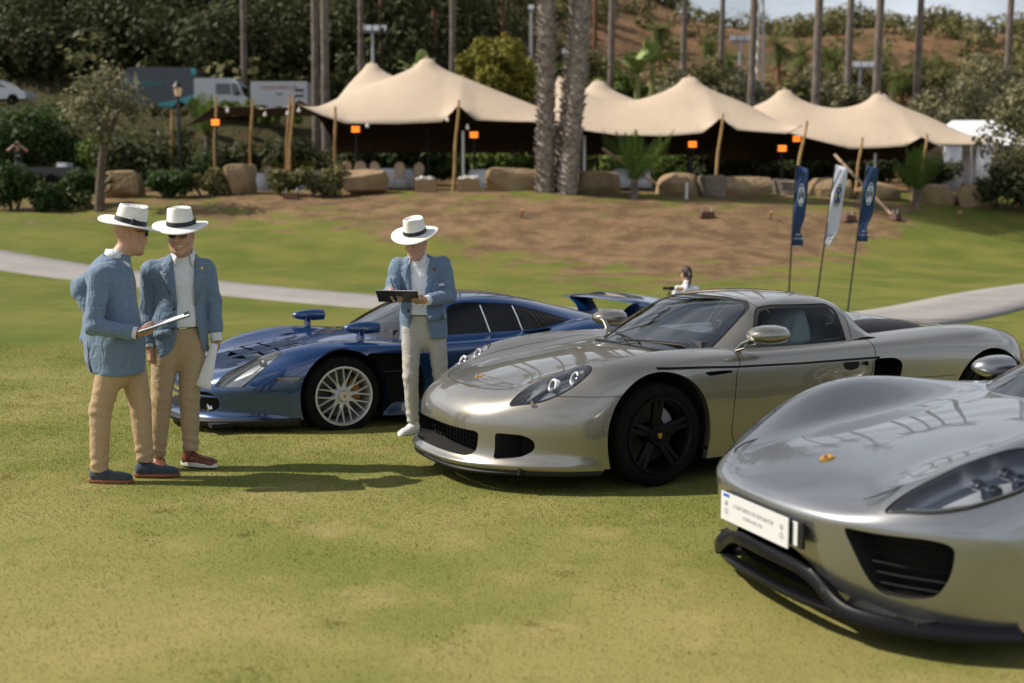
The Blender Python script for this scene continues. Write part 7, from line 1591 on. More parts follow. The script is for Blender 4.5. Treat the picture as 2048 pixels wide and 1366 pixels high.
for i, (px, py) in enumerate(((1043, 436), (1541, 440), (1917, 440), (2030, 422))):
    e = on_land(px, py, 25); root = empty('spotlight', tuple(e), 0, f'small copper garden spotlight on the bank, {order[i]} from the left', 'spotlight', 'garden spotlights on the bank'); b = MB(); b.tube([(0, 0, -.1), (0, 0, .14)], .02, 6); b.build('spike', M_POLEK, root); b = MB(); b.tube([(0, .03, .12), (.02, -.04, .26)], [.05, .075], 10); b.build('lamp_head', mat('copper_lamp', (.55, .30, .18), .4, .4), root)
# ---- three feather flags
M_NAVY = mat('navy_flag', (.012, .045, .125), .75, bump=(5, .4, .03)); M_WFLAG = mat('white_flag', (.60, .63, .72), .75, bump=(5, .4, .03))
def flag(i, px0, py0, px1, py1, xb, yb, m, mp_, label, fold):
    """pole from ground below (xb,yb) up to (px0,py0) top; sail hangs to py1"""
    Y = 19.6+.1*i; t = at(px0, py0, Y); l = at(px1, py1, Y); dirv = (t-l)/np.linalg.norm(t-l); k = (l[2]-tz(l[0], Y))/dirv[2]; g = l-dirv*k; root = empty('feather_flag', tuple(g), 0, label, 'flag', 'feather flags by the path'); T_ = t-g; Lb = l-g
    b = MB(); b.tube([V3(0, 0, -.05), Lb, T_], [.016, .013, .009], 8); b.build('pole', M_POLEK, root)
    rows = []; n = 16
    for j in range(n+1):
        u = j/n; p = T_+(Lb-T_)*u; w_ = .20+.012*math.sin(u*5)
        if fold: w_ *= 1-.32*math.exp(-((u-.80)/.10)**2)
        else: w_ *= 1-.55*max(0, (u-.78)/.22)
        rows.append([p+V3(w_*v, .03*math.sin(v*4+u*7+i), -.07*v*(1-u)*1.0+(.0 if fold else .0)) for v in np.linspace(0, 1, 8)])
    sail = grid_surface('sail', rows, m, root, .003)
    c = T_+(Lb-T_)*.36+V3(.10, -.045, -.02); up = (T_-Lb)/np.linalg.norm(T_-Lb); rt = V3(1, 0, 0)
    def disc(name, ex, ez, dx, dz, n_=28, inner=None, dy=0.0):
        b = MB(); a = np.arange(n_)*2*math.pi/n_; P_ = lambda rx, rz: [c+rt*(dx+rx*math.cos(q))+up*(dz+rz*math.sin(q))+V3(0, dy, 0) for q in a]
        if inner: V = P_(ex, ez)+P_(inner[0], inner[1]); b.add(V, [(j, (j+1) % n_, (j+1) % n_+n_, j+n_) for j in range(n_)])
        else: b.add(P_(ex, ez), [tuple(range(n_))])
        b.build(name, mp_, sail, smooth=False)
    disc('emblem_ring', .056, .185, 0, 0, inner=(.045, .168)); disc('emblem_top', .036, .058, 0, .075, inner=(.014, .028)); disc('emblem_waist', .015, .05, .002, .01); 
    b = MB(); b.add([c+rt*x+up*z for x, z in ((.004, .02), (.028, -.05), (.044, -.10), (.030, -.135), (-.030, -.135), (-.036, -.10), (-.016, -.05))], [tuple(range(7))]); b.build('emblem_base', mp_, sail, smooth=False)
    M = basis(Lb+(T_-Lb)*.085+V3(.10, -.05, 0), (1, 0, 0), tuple(up)); text_obj('flag_text', 'CONCURSO', .032, M, mp_, sail); M = basis(Lb+(T_-Lb)*.135+V3(.085, -.05, 0), (1, 0, 0), tuple(up)); text_obj('flag_text', 'AVE', .05, M, mp_, sail)
M_FW = mat('flag_print_white', (.62, .68, .76), .7); M_FD = mat('flag_print_dark', (.03, .06, .12), .7)
flag(0, 1592, 329, 1583, 491, 1579, 590, M_NAVY, M_FW, 'navy feather flag with a white emblem, left of the white one', True)
flag(1, 1671, 328, 1648, 493, 1640, 592, M_WFLAG, M_FD, 'white feather flag with a dark emblem between two navy ones', False)
flag(2, 1733, 330, 1713, 483, 1698, 612, M_NAVY, M_FW, 'navy feather flag with a white emblem, right of the white one', True)
# ---- lantern post
f = foot(363, 46.5); root = empty('lantern_post', tuple(f), 0, 'black lantern post with a warm glass lantern beside the low canopy', 'lamp post'); zt = ptz(182, 46.5)-f[2]
b = MB(); b.tube([(0, 0, 0), (0, 0, .5), (0, 0, zt-.3)], [.11, .07, .06], 10); b.build('post', M_POLEK, root); b = MB(); b.lathe([(.10, zt-.3), (.17, zt+.02)], 6); b.build('glass', mat('lantern_glass', (.80, .62, .36), .4), root, smooth=False); b = MB(); b.lathe([(.22, zt+.02), (.20, zt+.08), (.07, zt+.26), (0, zt+.30)], 8); b.build('cap', M_POLEK, root)
# ---- vans, trailer box, parked car on the upper road
M_VANW = mat('white_van_paint', (.48, .50, .54), .35, coat=.3); M_VAND = mat('dark_van_paint', (.014, .022, .030), .35, coat=.5); M_TEAL = mat('teal_print', (.05, .30, .33), .5); M_WIN = mat('van_window', (.02, .025, .03), .1, coat=1)
def van(px0, px1, py0, py1, Y, face, body_m, label, h=2.45, ln=5.4, dark=False):
    a, c = at(px0, py1, Y), at(px1, py1, Y); L_ = abs(c[0]-a[0]); zt = at(px0, py0, Y)[2]; xc = (a[0]+c[0])/2; z0 = zt-h; root = empty('van', (xc, Y, z0), 0, label, 'van'); s_ = face; w_ = 1.9
    prof = [(-.5, .35), (-.5, h*.97), (-.47, h), (.16, h), (.24, h*.985), (.33, h*.80), (.40, h*.56), (.48, h*.47), (.50, h*.40), (.50, .35)]; n = len(prof); V = []; F = []
    for y in (-w_/2, w_/2):
        for p in prof: V.append((s_*p[0]*L_, y*(.93 if p[1] > h*.9 else 1), p[1]))
    F = [tuple(range(n)), tuple(range(n, 2*n))[::-1]]+[(i, (i+1) % n, (i+1) % n+n, i+n) for i in range(n)]; b = MB(); b.add(V, F); b.build('body', body_m, root, smooth=False)
    yy = -w_/2-.012
    def plate(name, P_, m, par=root, y=yy): b = MB(); b.add([(s_*p[0]*L_, y, p[1]) for p in P_]+[(s_*p[0]*L_, y+.03, p[1]) for p in P_], [tuple(range(len(P_)))]+[(i, (i+1) % len(P_), (i+1) % len(P_)+len(P_), i+len(P_)) for i in range(len(P_))]); return b.build(name, m, par, smooth=False)
    plate('door_window', [(.20, h*.58), (.19, h*.86), (.27, h*.86), (.36, h*.60)], M_WIN)
    if not dark: plate('side_window', [(-.10, h*.60), (-.10, h*.86), (.15, h*.86), (.16, h*.60)], M_WIN)
    V = [(s_*.335*L_, -w_/2*.88, h*.80), (s_*.335*L_, w_/2*.88, h*.80), (s_*.408*L_, w_/2*.9, h*.57), (s_*.408*L_, -w_/2*.9, h*.57)]; b = MB(); b.add(np.array(V)+V3(s_*.03, 0, .02), [(0, 1, 2, 3)]); b.build('windscreen', M_WIN, root, smooth=False)
    for x in (-.32, .33):
        b = MB(); b.lathe([(0, .11), (.20, .11), (.22, .12), (.33, .10), (.34, 0), (.33, -.10)], 20, basis((s_*x*L_, -w_/2+.08, .34), (1, 0, 0), (0, 0, 1))); b.build('wheel', M_TYRE, root)
    b = MB(); b.box((s_*.29*L_, -w_/2-.12, h*.60), (.10, .16, .22)); b.build('door_mirror', M_BLACK, root, smooth=False)
    b = MB(); b.box((-s_*.503*L_, -w_/2*.8, h*.35), (.04, .14, .36)); b.build('tail_light', M_RED, root, smooth=False)
    return root, L_, plate, yy
root, L_, plate, yy = van(222, 402, 138, 205, 66.5, -1, M_VAND, 'dark blue van with teal lettering parked on the upper road', h=2.5, dark=True)
plate('teal_swoosh', [(-.48, .55), (-.5, 1.1), (-.30, .78), (-.05, .55), (.05, .42), (-.3, .40)], M_TEAL); plate('teal_corner', [(-.5, 2.1), (-.5, 2.42), (-.44, 2.42), (-.46, 2.1)], M_TEAL); plate('grey_cab_door', [(.13, 1.25), (.13, 1.95), (.19, 1.95), (.19, 1.25)], mat('van_grey', (.25, .27, .29), .5))
text_obj('van_text', 'MARBELLA', .34, basis((-.15, yy-.02, 1.62), (1, 0, 0), (0, 0, 1)), M_TEAL, root); b = MB(); b.box((-1.35, yy-.01, 1.62), (.42, .02, .42)); b.build('van_logo', M_TEAL, root, smooth=False)
van(398, 507, 160, 215, 64.5, 1, M_VANW, 'white van parked nose to the box trailer on the upper road', h=2.05)
Y = 63.0; a = at(508, 200, Y); c = at(620, 200, Y); zt = ptz(172, Y); root = empty('box_trailer', ((a[0]+c[0])/2, Y, zt-1.75), 0, 'white box trailer with red lettering at the end of the parked row', 'trailer'); L_ = c[0]-a[0]
b = MB(); b.box((0, 0, 1.05), (L_, 1.6, 1.4)); b.build('box', M_VANW, root, smooth=False); text_obj('trailer_text', 'TELMOPEYCA', .27, basis((0, -.815, 1.42), (1, 0, 0), (0, 0, 1)), mat('red_print', (.35, .02, .03), .5), root, stretch=1.15); text_obj('trailer_text', 'T&P', .22, basis((0, -.815, 1.10), (1, 0, 0), (0, 0, 1)), M_INT, root)
b = MB(); b.box((L_*.36, -.81, 1.30), (.46, .02, .12)); b.box((L_*.36, -.81, 1.02), (.46, .02, .12)); b.build('side_print', M_INT, root, smooth=False)
for x in (-.28, .28): b = MB(); b.lathe([(0, .1), (.2, .1), (.28, .09), (.28, -.09)], 16, basis((x*L_, -.72, .28), (1, 0, 0), (0, 0, 1))); b.build('wheel', M_TYRE, root)
b = MB(); b.box((0, 0, .32), (L_*.95, 1.3, .10)); b.build('chassis', M_POLEK, root, smooth=False)
# small white car at the left edge
Y = 70.0; a = at(-8, 186, Y); root = empty('parked_car', (a[0], Y, a[2]-.75), 0, 'white car half hidden by shrubs at the left edge of the upper road', 'car'); prof = [(-2.0, .35), (-2.05, .75), (-1.7, .95), (-1.3, 1.42), (-.2, 1.5), (.7, 1.38), (1.15, .98), (1.9, .82), (2.05, .6), (2.0, .35)]; n = len(prof); b = MB()
b.add([(p[0], y*(.82 if p[1] > 1.2 else 1), p[1]) for y in (-.85, .85) for p in prof], [tuple(range(n)), tuple(range(n, 2*n))[::-1]]+[(i, (i+1) % n, (i+1) % n+n, i+n) for i in range(n)]); b.build('body', M_VANW, root, sharp=30)
b = MB(); b.add([(-1.2, -.80, 1.02), (-1.0, -.74, 1.36), (-.1, -.72, 1.42), (.6, -.74, 1.32), (1.0, -.82, 1.02)], [(0, 1, 2, 3, 4)]); b.build('side_window', M_WIN, root, smooth=False)
for x in (-1.3, 1.3): b = MB(); b.lathe([(0, .1), (.2, .1), (.31, .09), (.31, -.09)], 16, basis((x, -.78, .31), (1, 0, 0), (0, 0, 1))); b.build('wheel', M_TYRE, root)
# flat dark trailer with things on it, at the left
Y = 49.0; a = at(100, 325, Y); z0 = float(tz(a[0], Y)); root = empty('flatbed_trailer', (a[0], Y, z0), 0, 'dark flatbed trailer behind the left shrubs', 'trailer'); b = MB(); b.box((0, 0, .55), (3.0, 1.4, .14)); b.box((0, -.70, .72), (3.0, .04, .26)); b.build('bed', mat('trailer_grey', (.07, .07, .075), .6), root, smooth=False)
for x in (-.6, .3): b = MB(); b.lathe([(0, .1), (.2, .1), (.28, .09), (.28, -.09)], 16, basis((x, -.62, .28), (1, 0, 0), (0, 0, 1))); b.build('wheel', M_TYRE, root)
for i, (dx, w_, h_, lb, m) in enumerate(((-.15, .9, .10, 'pale boards stacked flat on the flatbed trailer', mat('pale_board', (.6, .52, .38), .7)), (.55, .5, .26, 'white bundle lying on the flatbed trailer', M_WHITE))):
    b = MB(); b.box((0, 0, 0), (w_, .7, h_), rotz(.1)); b.box((.05, 0, h_*.8), (w_*.8, .6, h_*.6), rotz(-.08)); o = b.build('load', m, smooth=False); o.location = (a[0]+dx, Y, z0+.62+h_/2); tag(o, lb, 'load')
# ---- floodlight masts and lattice mast
for i, (px, py, Y, n, lb) in enumerate(((745, 62, 72, 4, 'floodlight mast with a row of lamps above the left tent peak'), (1480, 82, 74, 3, 'floodlight mast with white lamps left of the lattice mast'), (1720, 135, 70, 4, 'floodlight mast with a row of white lamps above the far tent'), (1062, 20, 80, 1, 'single white floodlight on a pole left of the shaggy palms'), (1130, 108, 76, 1, 'single white floodlight seen between the shaggy palms'))):
    c = at(px, py, Y); z0 = float(tz(c[0], Y)); root = empty('floodlight_mast', (c[0], Y, z0), 0, lb, 'floodlight', 'floodlights on the slope'); h = c[2]-z0; b = MB(); b.tube([(0, 0, -.2), (0, 0, h)], [.13, .09], 8); b.build('mast', mat('grey_metal'), root)
    if n > 1: b = MB(); b.box((0, 0, h-.05), (n*.42, .12, .10)); b.build('crossbar', mat('grey_metal'), root, smooth=False)
    for k in range(n): b = MB(); b.box(((k-(n-1)/2)*.44, -.1, h+.12), (.36, .22, .34), rotx(-.4)); b.build('lamp', mat('lamp_shell', (.55, .58, .62), .35, .3), root, smooth=False)
c = at(1518, 200, 68); z0 = c[2]-1; root = empty('lattice_mast', (c[0], 68, z0), 0, 'pale lattice mast standing behind the tents', 'mast'); b = MB()
for sx in (-1, 1):
    for sy in (-1, 1): b.tube([(sx*.22, sy*.22, 0), (sx*.10, sy*.10, 9)], .03, 5)
for k in range(12): z = k*.75; w0 = .22-.12*z/9; b.tube([(-w0, -w0, z), (w0, -w0, z+.75)], .018, 4); b.tube([(w0, -w0, z), (-w0, -w0, z+.75)], .018, 4); b.tube([(-w0, -w0, z), (-w0, w0, z+.75)], .018, 4)
b.build('lattice', mat('pale_metal', (.5, .5, .5), .5, .3), root)
# ---- string of festoon bulbs along the left tent edge
pts = [(455, 222), (530, 230), (575, 228), (598, 222), (735, 252), (895, 240), (935, 256)]
for i, (px, py) in enumerate(pts):
    b = MB(); b.sph((0, 0, 0), .07, 10, 6); b.lathe([(.03, .05), (.03, .14)], 8); o = b.build('bulb', mat('frosted_bulb', (.82, .82, .80), .3)); o.location = tuple(at(px, py, 46.6 if i < 4 else 43.9)); tag(o, f'small white festoon bulb at the tent edge, {order[i]} from the left', 'bulb', 'festoon bulbs at the tent edge')
# ---- woman in a white shirt sitting with her back to the camera, and the bag of gear beside her
def woman():
    f = ground_at(1374, 500, 0); Y = 20.2; x = ptx(1374, Y); z0 = float(tz(x, Y)); root = empty('person', (x, Y, z0), R(180), 'woman in a white shirt with a dark ponytail sitting on the grass', 'person'); hz = ptz(533, Y)-z0-.125; hc = V3(0, -.02, hz); HM = rotz(R(18))
    ms = M_SHIRT; ms2 = mat('white_blouse', (.72, .76, .84), .8, bump=(14, .4, .01))
    def skin(X): return smin(head_sdf(X, hc, HM), d_cone(X, hc+V3(0, .02, -.07), hc+V3(0, .04, -.22), .045, .05), .03)
    sdf_mesh('body', skin, hc-V3(.14, .16, .26), hc+V3(.14, .16, .16), .006, M_SKIN, root)
    zs = hz-.245
    def top(X):
        D = d_cone(X, V3(0, .06, .12), V3(0, .02, zs-.12), .15, .135, (V3(0, 1, 0), 1.4)); D = smin(D, d_cone(X, V3(-.14, .02, zs), V3(.14, .02, zs), .055, .055), .06); D = smin(D, d_cone(X, V3(0, .02, zs), V3(0, .02, zs+.10), .075, .058), .04)
        for s_ in (-1, 1): D = smin(D, smin(d_cone(X, V3(s_*.165, .02, zs), V3(s_*.215, -.02, zs-.27), .055, .046), d_cone(X, V3(s_*.215, -.02, zs-.27), V3(s_*.18, -.24, zs-.33), .046, .036), .02), .02)
        return D+.004*wob(X, 30, 6)
    sdf_mesh('blouse', top, V3(-.32, -.32, .0), V3(.32, .24, zs+.16), .010, ms2, root)
    def legs(X):
        D = None
        for s_ in (-1, 1):
            d = smin(d_cone(X, V3(s_*.09, .04, .10), V3(s_*.24, -.38, .13), .10, .065), d_cone(X, V3(s_*.24, -.38, .13), V3(-s_*.08, -.42, .07), .062, .045), .03); D = d if D is None else smin(D, d, .04)
        return D
    sdf_mesh('trousers', legs, V3(-.4, -.55, -.02), V3(.4, .2, .26), .012, mat('dark_trousers', (.03, .03, .035), .8), root)
    def hair(X):
        P_ = [X[i]-hc[i] for i in range(3)]; Y_ = [HM.T[i, 0]*P_[0]+HM.T[i, 1]*P_[1]+HM.T[i, 2]*P_[2] for i in range(3)]; D = np.maximum(d_ell(Y_, (0, .018, .035), (.083, .104, .106)), -.03-Y_[1]-.6*(Y_[2]-.03)); D = smin(np.maximum(D, -.05-Y_[2]), d_cone(Y_, (0, .115, .03), (.0, .15, -.02), .03, .032), .02); return smin(D, d_cone(Y_, (0, .15, -.02), (.01, .125, -.21), .030, .014), .02)+.002*wob(X, 120, 6)
    sdf_mesh('hair', hair, hc-V3(.2, .2, .30), hc+V3(.2, .25, .17), .006, M_HAIR, root)
    c = at(1338, 578, Y-.3); zb = float(tz(c[0], Y-.3)); ob = empty('tripod_camera', (c[0], Y-.3, zb), 0, 'dark camera on a small tripod beside the sitting woman', 'camera'); h = c[2]-zb
    for k in range(3): b = MB(); a = k*2.1; b.tube([(0, 0, h-.04), (.22*math.cos(a), .22*math.sin(a), 0)], .010, 6); b.build('tripod_leg', M_POLEK, ob)
    b = MB(); b.box((.05, 0, h+.01), (.09, .06, .06)); b.build('camera_body', M_BLACK, ob, smooth=False); b = MB(); b.tube([(.0, 0, h+.01), (-.10, 0, h+.012)], [.022, .027], 14); b.build('lens', M_BLACK, ob); b = MB(); b.tube([(.12, 0, h+.01), (.24, .0, h+.005)], [.03, .035], 10); b.build('strap', mat('tan_strap', (.45, .33, .18), .7), ob)
woman()
# ---- man in black raising a camera at the left edge
def cameraman():
    Y = 47.0; x = ptx(45, Y); z0 = float(tz(x, Y)); root = empty('person', (x, Y, z0), R(10), 'man in a black t-shirt raising a camera by the flatbed trailer', 'person'); hz = ptz(258, Y)-z0; hz = min(max(hz, 1.5), 1.75); hc = V3(0, 0, hz); k = hz/1.62
    def skin(X):
        D = smin(head_sdf(X, hc, np.eye(3)), d_cone(X, hc+V3(0, .02, -.07), hc+V3(0, .04, -.25), .05, .06), .03)
        for s_ in (-1, 1):
            e = V3(s_*.34, -.16, hz-.22); D = smin(D, smin(d_cone(X, V3(s_*.21, .02, hz-.27), e, .05, .042), d_cone(X, e, V3(s_*.09, -.22, hz-.02), .042, .032), .02), .02)
        return D
    sdf_mesh('body', skin, hc-V3(.42, .34, .40), hc+V3(.42, .2, .17), .010, M_SKIN, root)
    def shirt(X):
        D = d_cone(X, V3(0, .02, hz-.68), V3(0, .02, hz-.38), .15, .17, (V3(0, 1, 0), 1.4)); D = smin(D, d_cone(X, V3(-.15, .02, hz-.27), V3(.15, .02, hz-.27), .06, .06), .07)
        for s_ in (-1, 1): D = smin(D, d_cone(X, V3(s_*.19, .02, hz-.27), V3(s_*.29, -.09, hz-.245), .065, .062), .02)
        return D
    sdf_mesh('t_shirt', shirt, V3(-.42, -.3, hz-.9), V3(.42, .3, hz-.1), .014, mat('black_cotton', (.012, .012, .013), .9), root); text_obj('shirt_text', 'STAFF', .07, basis((0, -.125, hz-.42), (1, 0, 0), (0, 0, 1)), M_PAPER, root)
    def legs(X):
        D = d_cone(X, V3(0, .02, hz-.72), V3(0, .02, hz-.80), .15, .15, (V3(0, 1, 0), 1.4))
        for s_ in (-1, 1): D = smin(D, smin(d_cone(X, V3(s_*.09, .02, hz-.8), V3(s_*.10, 0, .48), .09, .07), d_cone(X, V3(s_*.10, 0, .48), V3(s_*.11, .02, .06), .07, .055), .02), .03)
        return D
    sdf_mesh('trousers', legs, V3(-.3, -.3, 0), V3(.3, .3, hz-.6), .016, mat('grey_cargo', (.10, .095, .085), .85), root)
    for s_ in (-1, 1): b = MB(); b.sph((s_*.11, -.05, .04), (.05, .14, .05), 12, 8); b.build('shoe', M_BLACK, root)
    def hair(X): D = d_ell(X, hc+V3(0, .015, .04), (.083, .103, .103)); return np.maximum(D, -(X[1]-hc[1])-.03-.6*(X[2]-hc[2]-.02))
    sdf_mesh('hair', hair, hc-.16, hc+.17, .010, M_HAIR, root)
    b = MB(); b.box((0, -.26, hz+.0), (.15, .08, .10)); b.tube([(0, -.28, hz), (0, -.42, hz)], [.04, .045], 12); o = b.build('camera', M_BLACK); o.location = root.location; o.rotation_euler = root.rotation_euler; tag(o, 'black camera held up to the face of the man in black', 'camera')
cameraman()
# ---- trio of shaggy palms in front of the tents
for i, (px, tx, s_, r, lb) in enumerate(((1089, 1083, 1, .27, 'upright shaggy palm trunk, leftmost of the clump of three by the tents'), (1118, 1146, 2, .24, 'shaggy palm trunk leaning behind its neighbour in the clump of three'), (1134, 1154, 3, .28, 'shaggy palm trunk with reddish upper bark, rightmost of the clump of three'))):
    Y = (42.2, 42.6, 41.8)[i]; f = foot(px, Y); h = 14.0; zt = CAMH+430*Y/FPX; lx = (tx-px)/FPX*Y*(h/(zt-f[2])); shaggy_palm(f, h, r, lb, s_, (lx, .3*i), 'clump of shaggy palms')
# ---- tall bare palms behind the tents
TP = [(497, 71, .20, 0), (637, 62, .22, 0), (656, 60, .24, 0), (727, 66, .17, 0), (768, 74, .20, 1), (872, 76, .20, 1), (908, 70, .22, 0), (1007, 82, .2, 1), (1220, 64, .22, 0), (1188, 84, .2, 1), (1362, 66, .2, 0), (1437, 78, .20, 0), (1498, 62, .23, 0), (1625, 61, .25, 0), (1688, 66, .23, 0), (1745, 62, .25, 0), (1825, 66, .22, 0), (2002, 72, .23, 0)]
TP.sort()
for i, (px, Y, r, red) in enumerate(TP):
    f = foot(px-2, Y); tall_palm(f, 22+(i*7 % 5)*.8, r*.8, f'tall slim palm trunk behind the tents, {order[i]} from the left of the tall ones', 'tall palms behind the tents', i, red=bool(red), lean=(.25+.02*(px-1024)/100, 0), L_=2.0)
# ---- short fan palms with their crowns in view
SP = [(1320, 55, 96, 6.0, 1), (1455, 120, 92, 4.5, 0), (1558, 92, 84, 5.5, 1), (1602, 108, 90, 4.0, 0), (1662, 120, 88, 4.0, 1), (1805, 150, 74, 4.2, 1), (1852, 138, 78, 4.6, 1), (1890, 128, 86, 4.0, 0), (1418, 82, 98, 5.0, 1), (1760, 118, 95, 4.2, 0)]
SP.sort()
for i, (px, py, Y, h, red) in enumerate(SP):
    c = at(px, py, Y); z0 = float(tz(c[0], Y)); h_ = max(2.5, c[2]-z0); tall_palm((c[0], Y, c[2]-h_), h_, .17, f'short fan palm with a round green crown on the slope, {order[i]} from the left', 'short fan palms on the slope', 50+i, red=bool(red), L_=1.55, kind='palm', n=22)
# ---- feather palms at the edge of the terrace
for i, (px, Y, L_, n, lb) in enumerate(((1268, 41.6, 2.0, 15, 'small green feather palm in front of the middle tent'), (1832, 42.5, 1.6, 14, 'small bright feather palm beside the flags near the white marquee'), (418, 52, 1.9, 10, 'young broad-leaved palm between the lantern and the white van'))):
    f = foot(px, Y); g = np.random.default_rng(70+i); root = empty('feather_palm', tuple(f), 0, lb, 'palm'); b = MB(); hh = (.7, .6, 2.6)[i]; b.tube([(0, 0, -.2), (0, 0, hh)], [.16, .12], 8); b.build('trunk', M_PALMB, root); palm_crown(root, V3(0, 0, hh*.9), n, L_, 'bright', g, (.75, 1.75), 'feath2', droop=.22, w_=.22)
# ---- banana-like plants behind the tents
for i, (px, py, Y) in enumerate(((1275, 150, 60), (845, 165, 58), (1305, 128, 62))):
    c = at(px, py, Y); z0 = float(tz(c[0], Y)); g = np.random.default_rng(90+i); root = empty('banana_plant', (c[0], Y, z0), 0, ('broad-leaved banana plant rising behind the middle tent', 'broad-leaved banana plant between the two left tent peaks', 'pale banana plant beside another behind the middle tent')[i], 'plant'); b = MB(); b.tube([(0, 0, -.2), (0, 0, c[2]-z0)], [.22, .14], 8); b.build('trunk', mat('banana_stem', (.16, .17, .05), .7), root)
    for k in range(9):
        a = k*2.4; L_ = g.uniform(1.6, 2.5); el = g.uniform(.5, 1.3); rows = []
        for t in np.linspace(0, 1, 7):
            p = V3(math.cos(a), math.sin(a), 0)*L_*t*math.cos(el)+V3(0, 0, L_*(t*math.sin(el)-.35*t*t)); s_ = V3(-math.sin(a), math.cos(a), 0)*.34*math.sin(math.pi*(.08+.9*t))**.8; rows.append([V3(0, 0, c[2]-z0)+p-s_+V3(0, 0, .08), V3(0, 0, c[2]-z0)+p, V3(0, 0, c[2]-z0)+p+s_+V3(0, 0, .08)])
        grid_surface('leaf', rows, mat('banana_leaf', (.14, .22, .05), .45, noise=(2, (.24, .30, .10))), root, .004)
# ---- trees that can be told apart
f = foot(199, 40.0); tree('olive_tree', f, 4.55, 1.30, 'olive', 'grey-green olive tree with a bare leaning trunk on the left bank', seed=1, trunk=.15, nl=1700, leaf=.105, lean=(.34, 0), sq=1.0, crown_z=3.2, n_cl=40)
c = at(1003, 150, 60); tree('leafy_tree', (c[0], 60, float(tz(c[0], 60))), 7.2, 2.0, 'yellow', 'round yellow-green leafy tree rising behind the left tent', seed=2, nl=6000, leaf=.17, n_cl=20, sq=1.0, crown_z=c[2]-float(tz(c[0], 60)))
c = at(2062, 300, 43); tree('olive_tree', (c[0], 43, float(tz(c[0], 43))), 4.6, 1.9, 'olive', 'big olive tree cut by the frame at the end of the tents', seed=3, nl=7000, leaf=.11, n_cl=26, sq=1.0, trunk=.2, crown_z=c[2]-float(tz(c[0], 43)))
OT = [(1470, 190, 66, 2.6, 'olive'), (1405, 170, 70, 2.6, 'scrub'), (1350, 190, 64, 2.2, 'olive'), (1900, 215, 64, 2.6, 'olive'), (1975, 190, 68, 3.2, 'olive'), (1870, 170, 74, 2.6, 'scrub'), (2040, 160, 76, 3.2, 'scrub'), (1640, 170, 72, 2.2, 'olive'), (1585, 190, 68, 1.8, 'scrub'), (1240, 185, 66, 1.9, 'mid'), (1180, 150, 72, 2.2, 'scrub'), (900, 190, 64, 1.6, 'yellow'), (1730, 160, 80, 2.4, 'scrub'), (1700, 200, 66, 1.6, 'olive'), (800, 150, 74, 2.4, 'dark'), (690, 175, 70, 2.3, 'dark'), (1100, 170, 70, 2.0, 'mid')]
OT.sort()
for i, (px, py, Y, r, kd) in enumerate(OT):
    r *= .72; py += 16 if px > 1150 else 0
    c = at(px, py, Y); z0 = float(tz(c[0], Y)); kn = dict(olive='grey-green olive tree', scrub='dull green bushy tree', mid='fresh green bushy tree', yellow='yellowish bushy tree', dark='dark green bushy tree')[kd]
    tree('bushy_tree', (c[0], Y, min(z0, c[2]-r)), c[2]-min(z0, c[2]-r)+r, r, kd, f'{kn} above the tent roofs, {order[i]} from the left of that row', group='trees above the tent roofs', seed=20+i, nl=3200, leaf=.15, n_cl=18, sq=.9, crown_z=c[2]-min(z0, c[2]-r))
# ---- wooded slope at upper left
g = np.random.default_rng(4); WT = []
for row, (Y, n, py) in enumerate(((78, 9, 122), (86, 9, 60), (96, 9, 0))):
    for k in range(n): WT.append((-40+k*112+row*50+g.uniform(-25, 25), py+g.uniform(-22, 22), Y+g.uniform(-3, 3), g.uniform(3.6, 5.0)))
for i, (px, py, Y, r) in enumerate(sorted(WT)):
    c = at(px, py, Y); z0 = float(tz(c[0], Y)); bz = min(z0, c[2]-r*.9)
    tree('woodland_tree', (c[0], Y, bz), c[2]-bz+r, r, ('dark', 'dark', 'scrub')[i % 3] if px > 0 else 'dark', 'dark broad-crowned tree of the wooded slope behind the vans', group='trees of the wooded slope', seed=200+i, nl=5600, leaf=.23, n_cl=24, sq=.95, trunk=.2, crown_z=c[2]-bz)
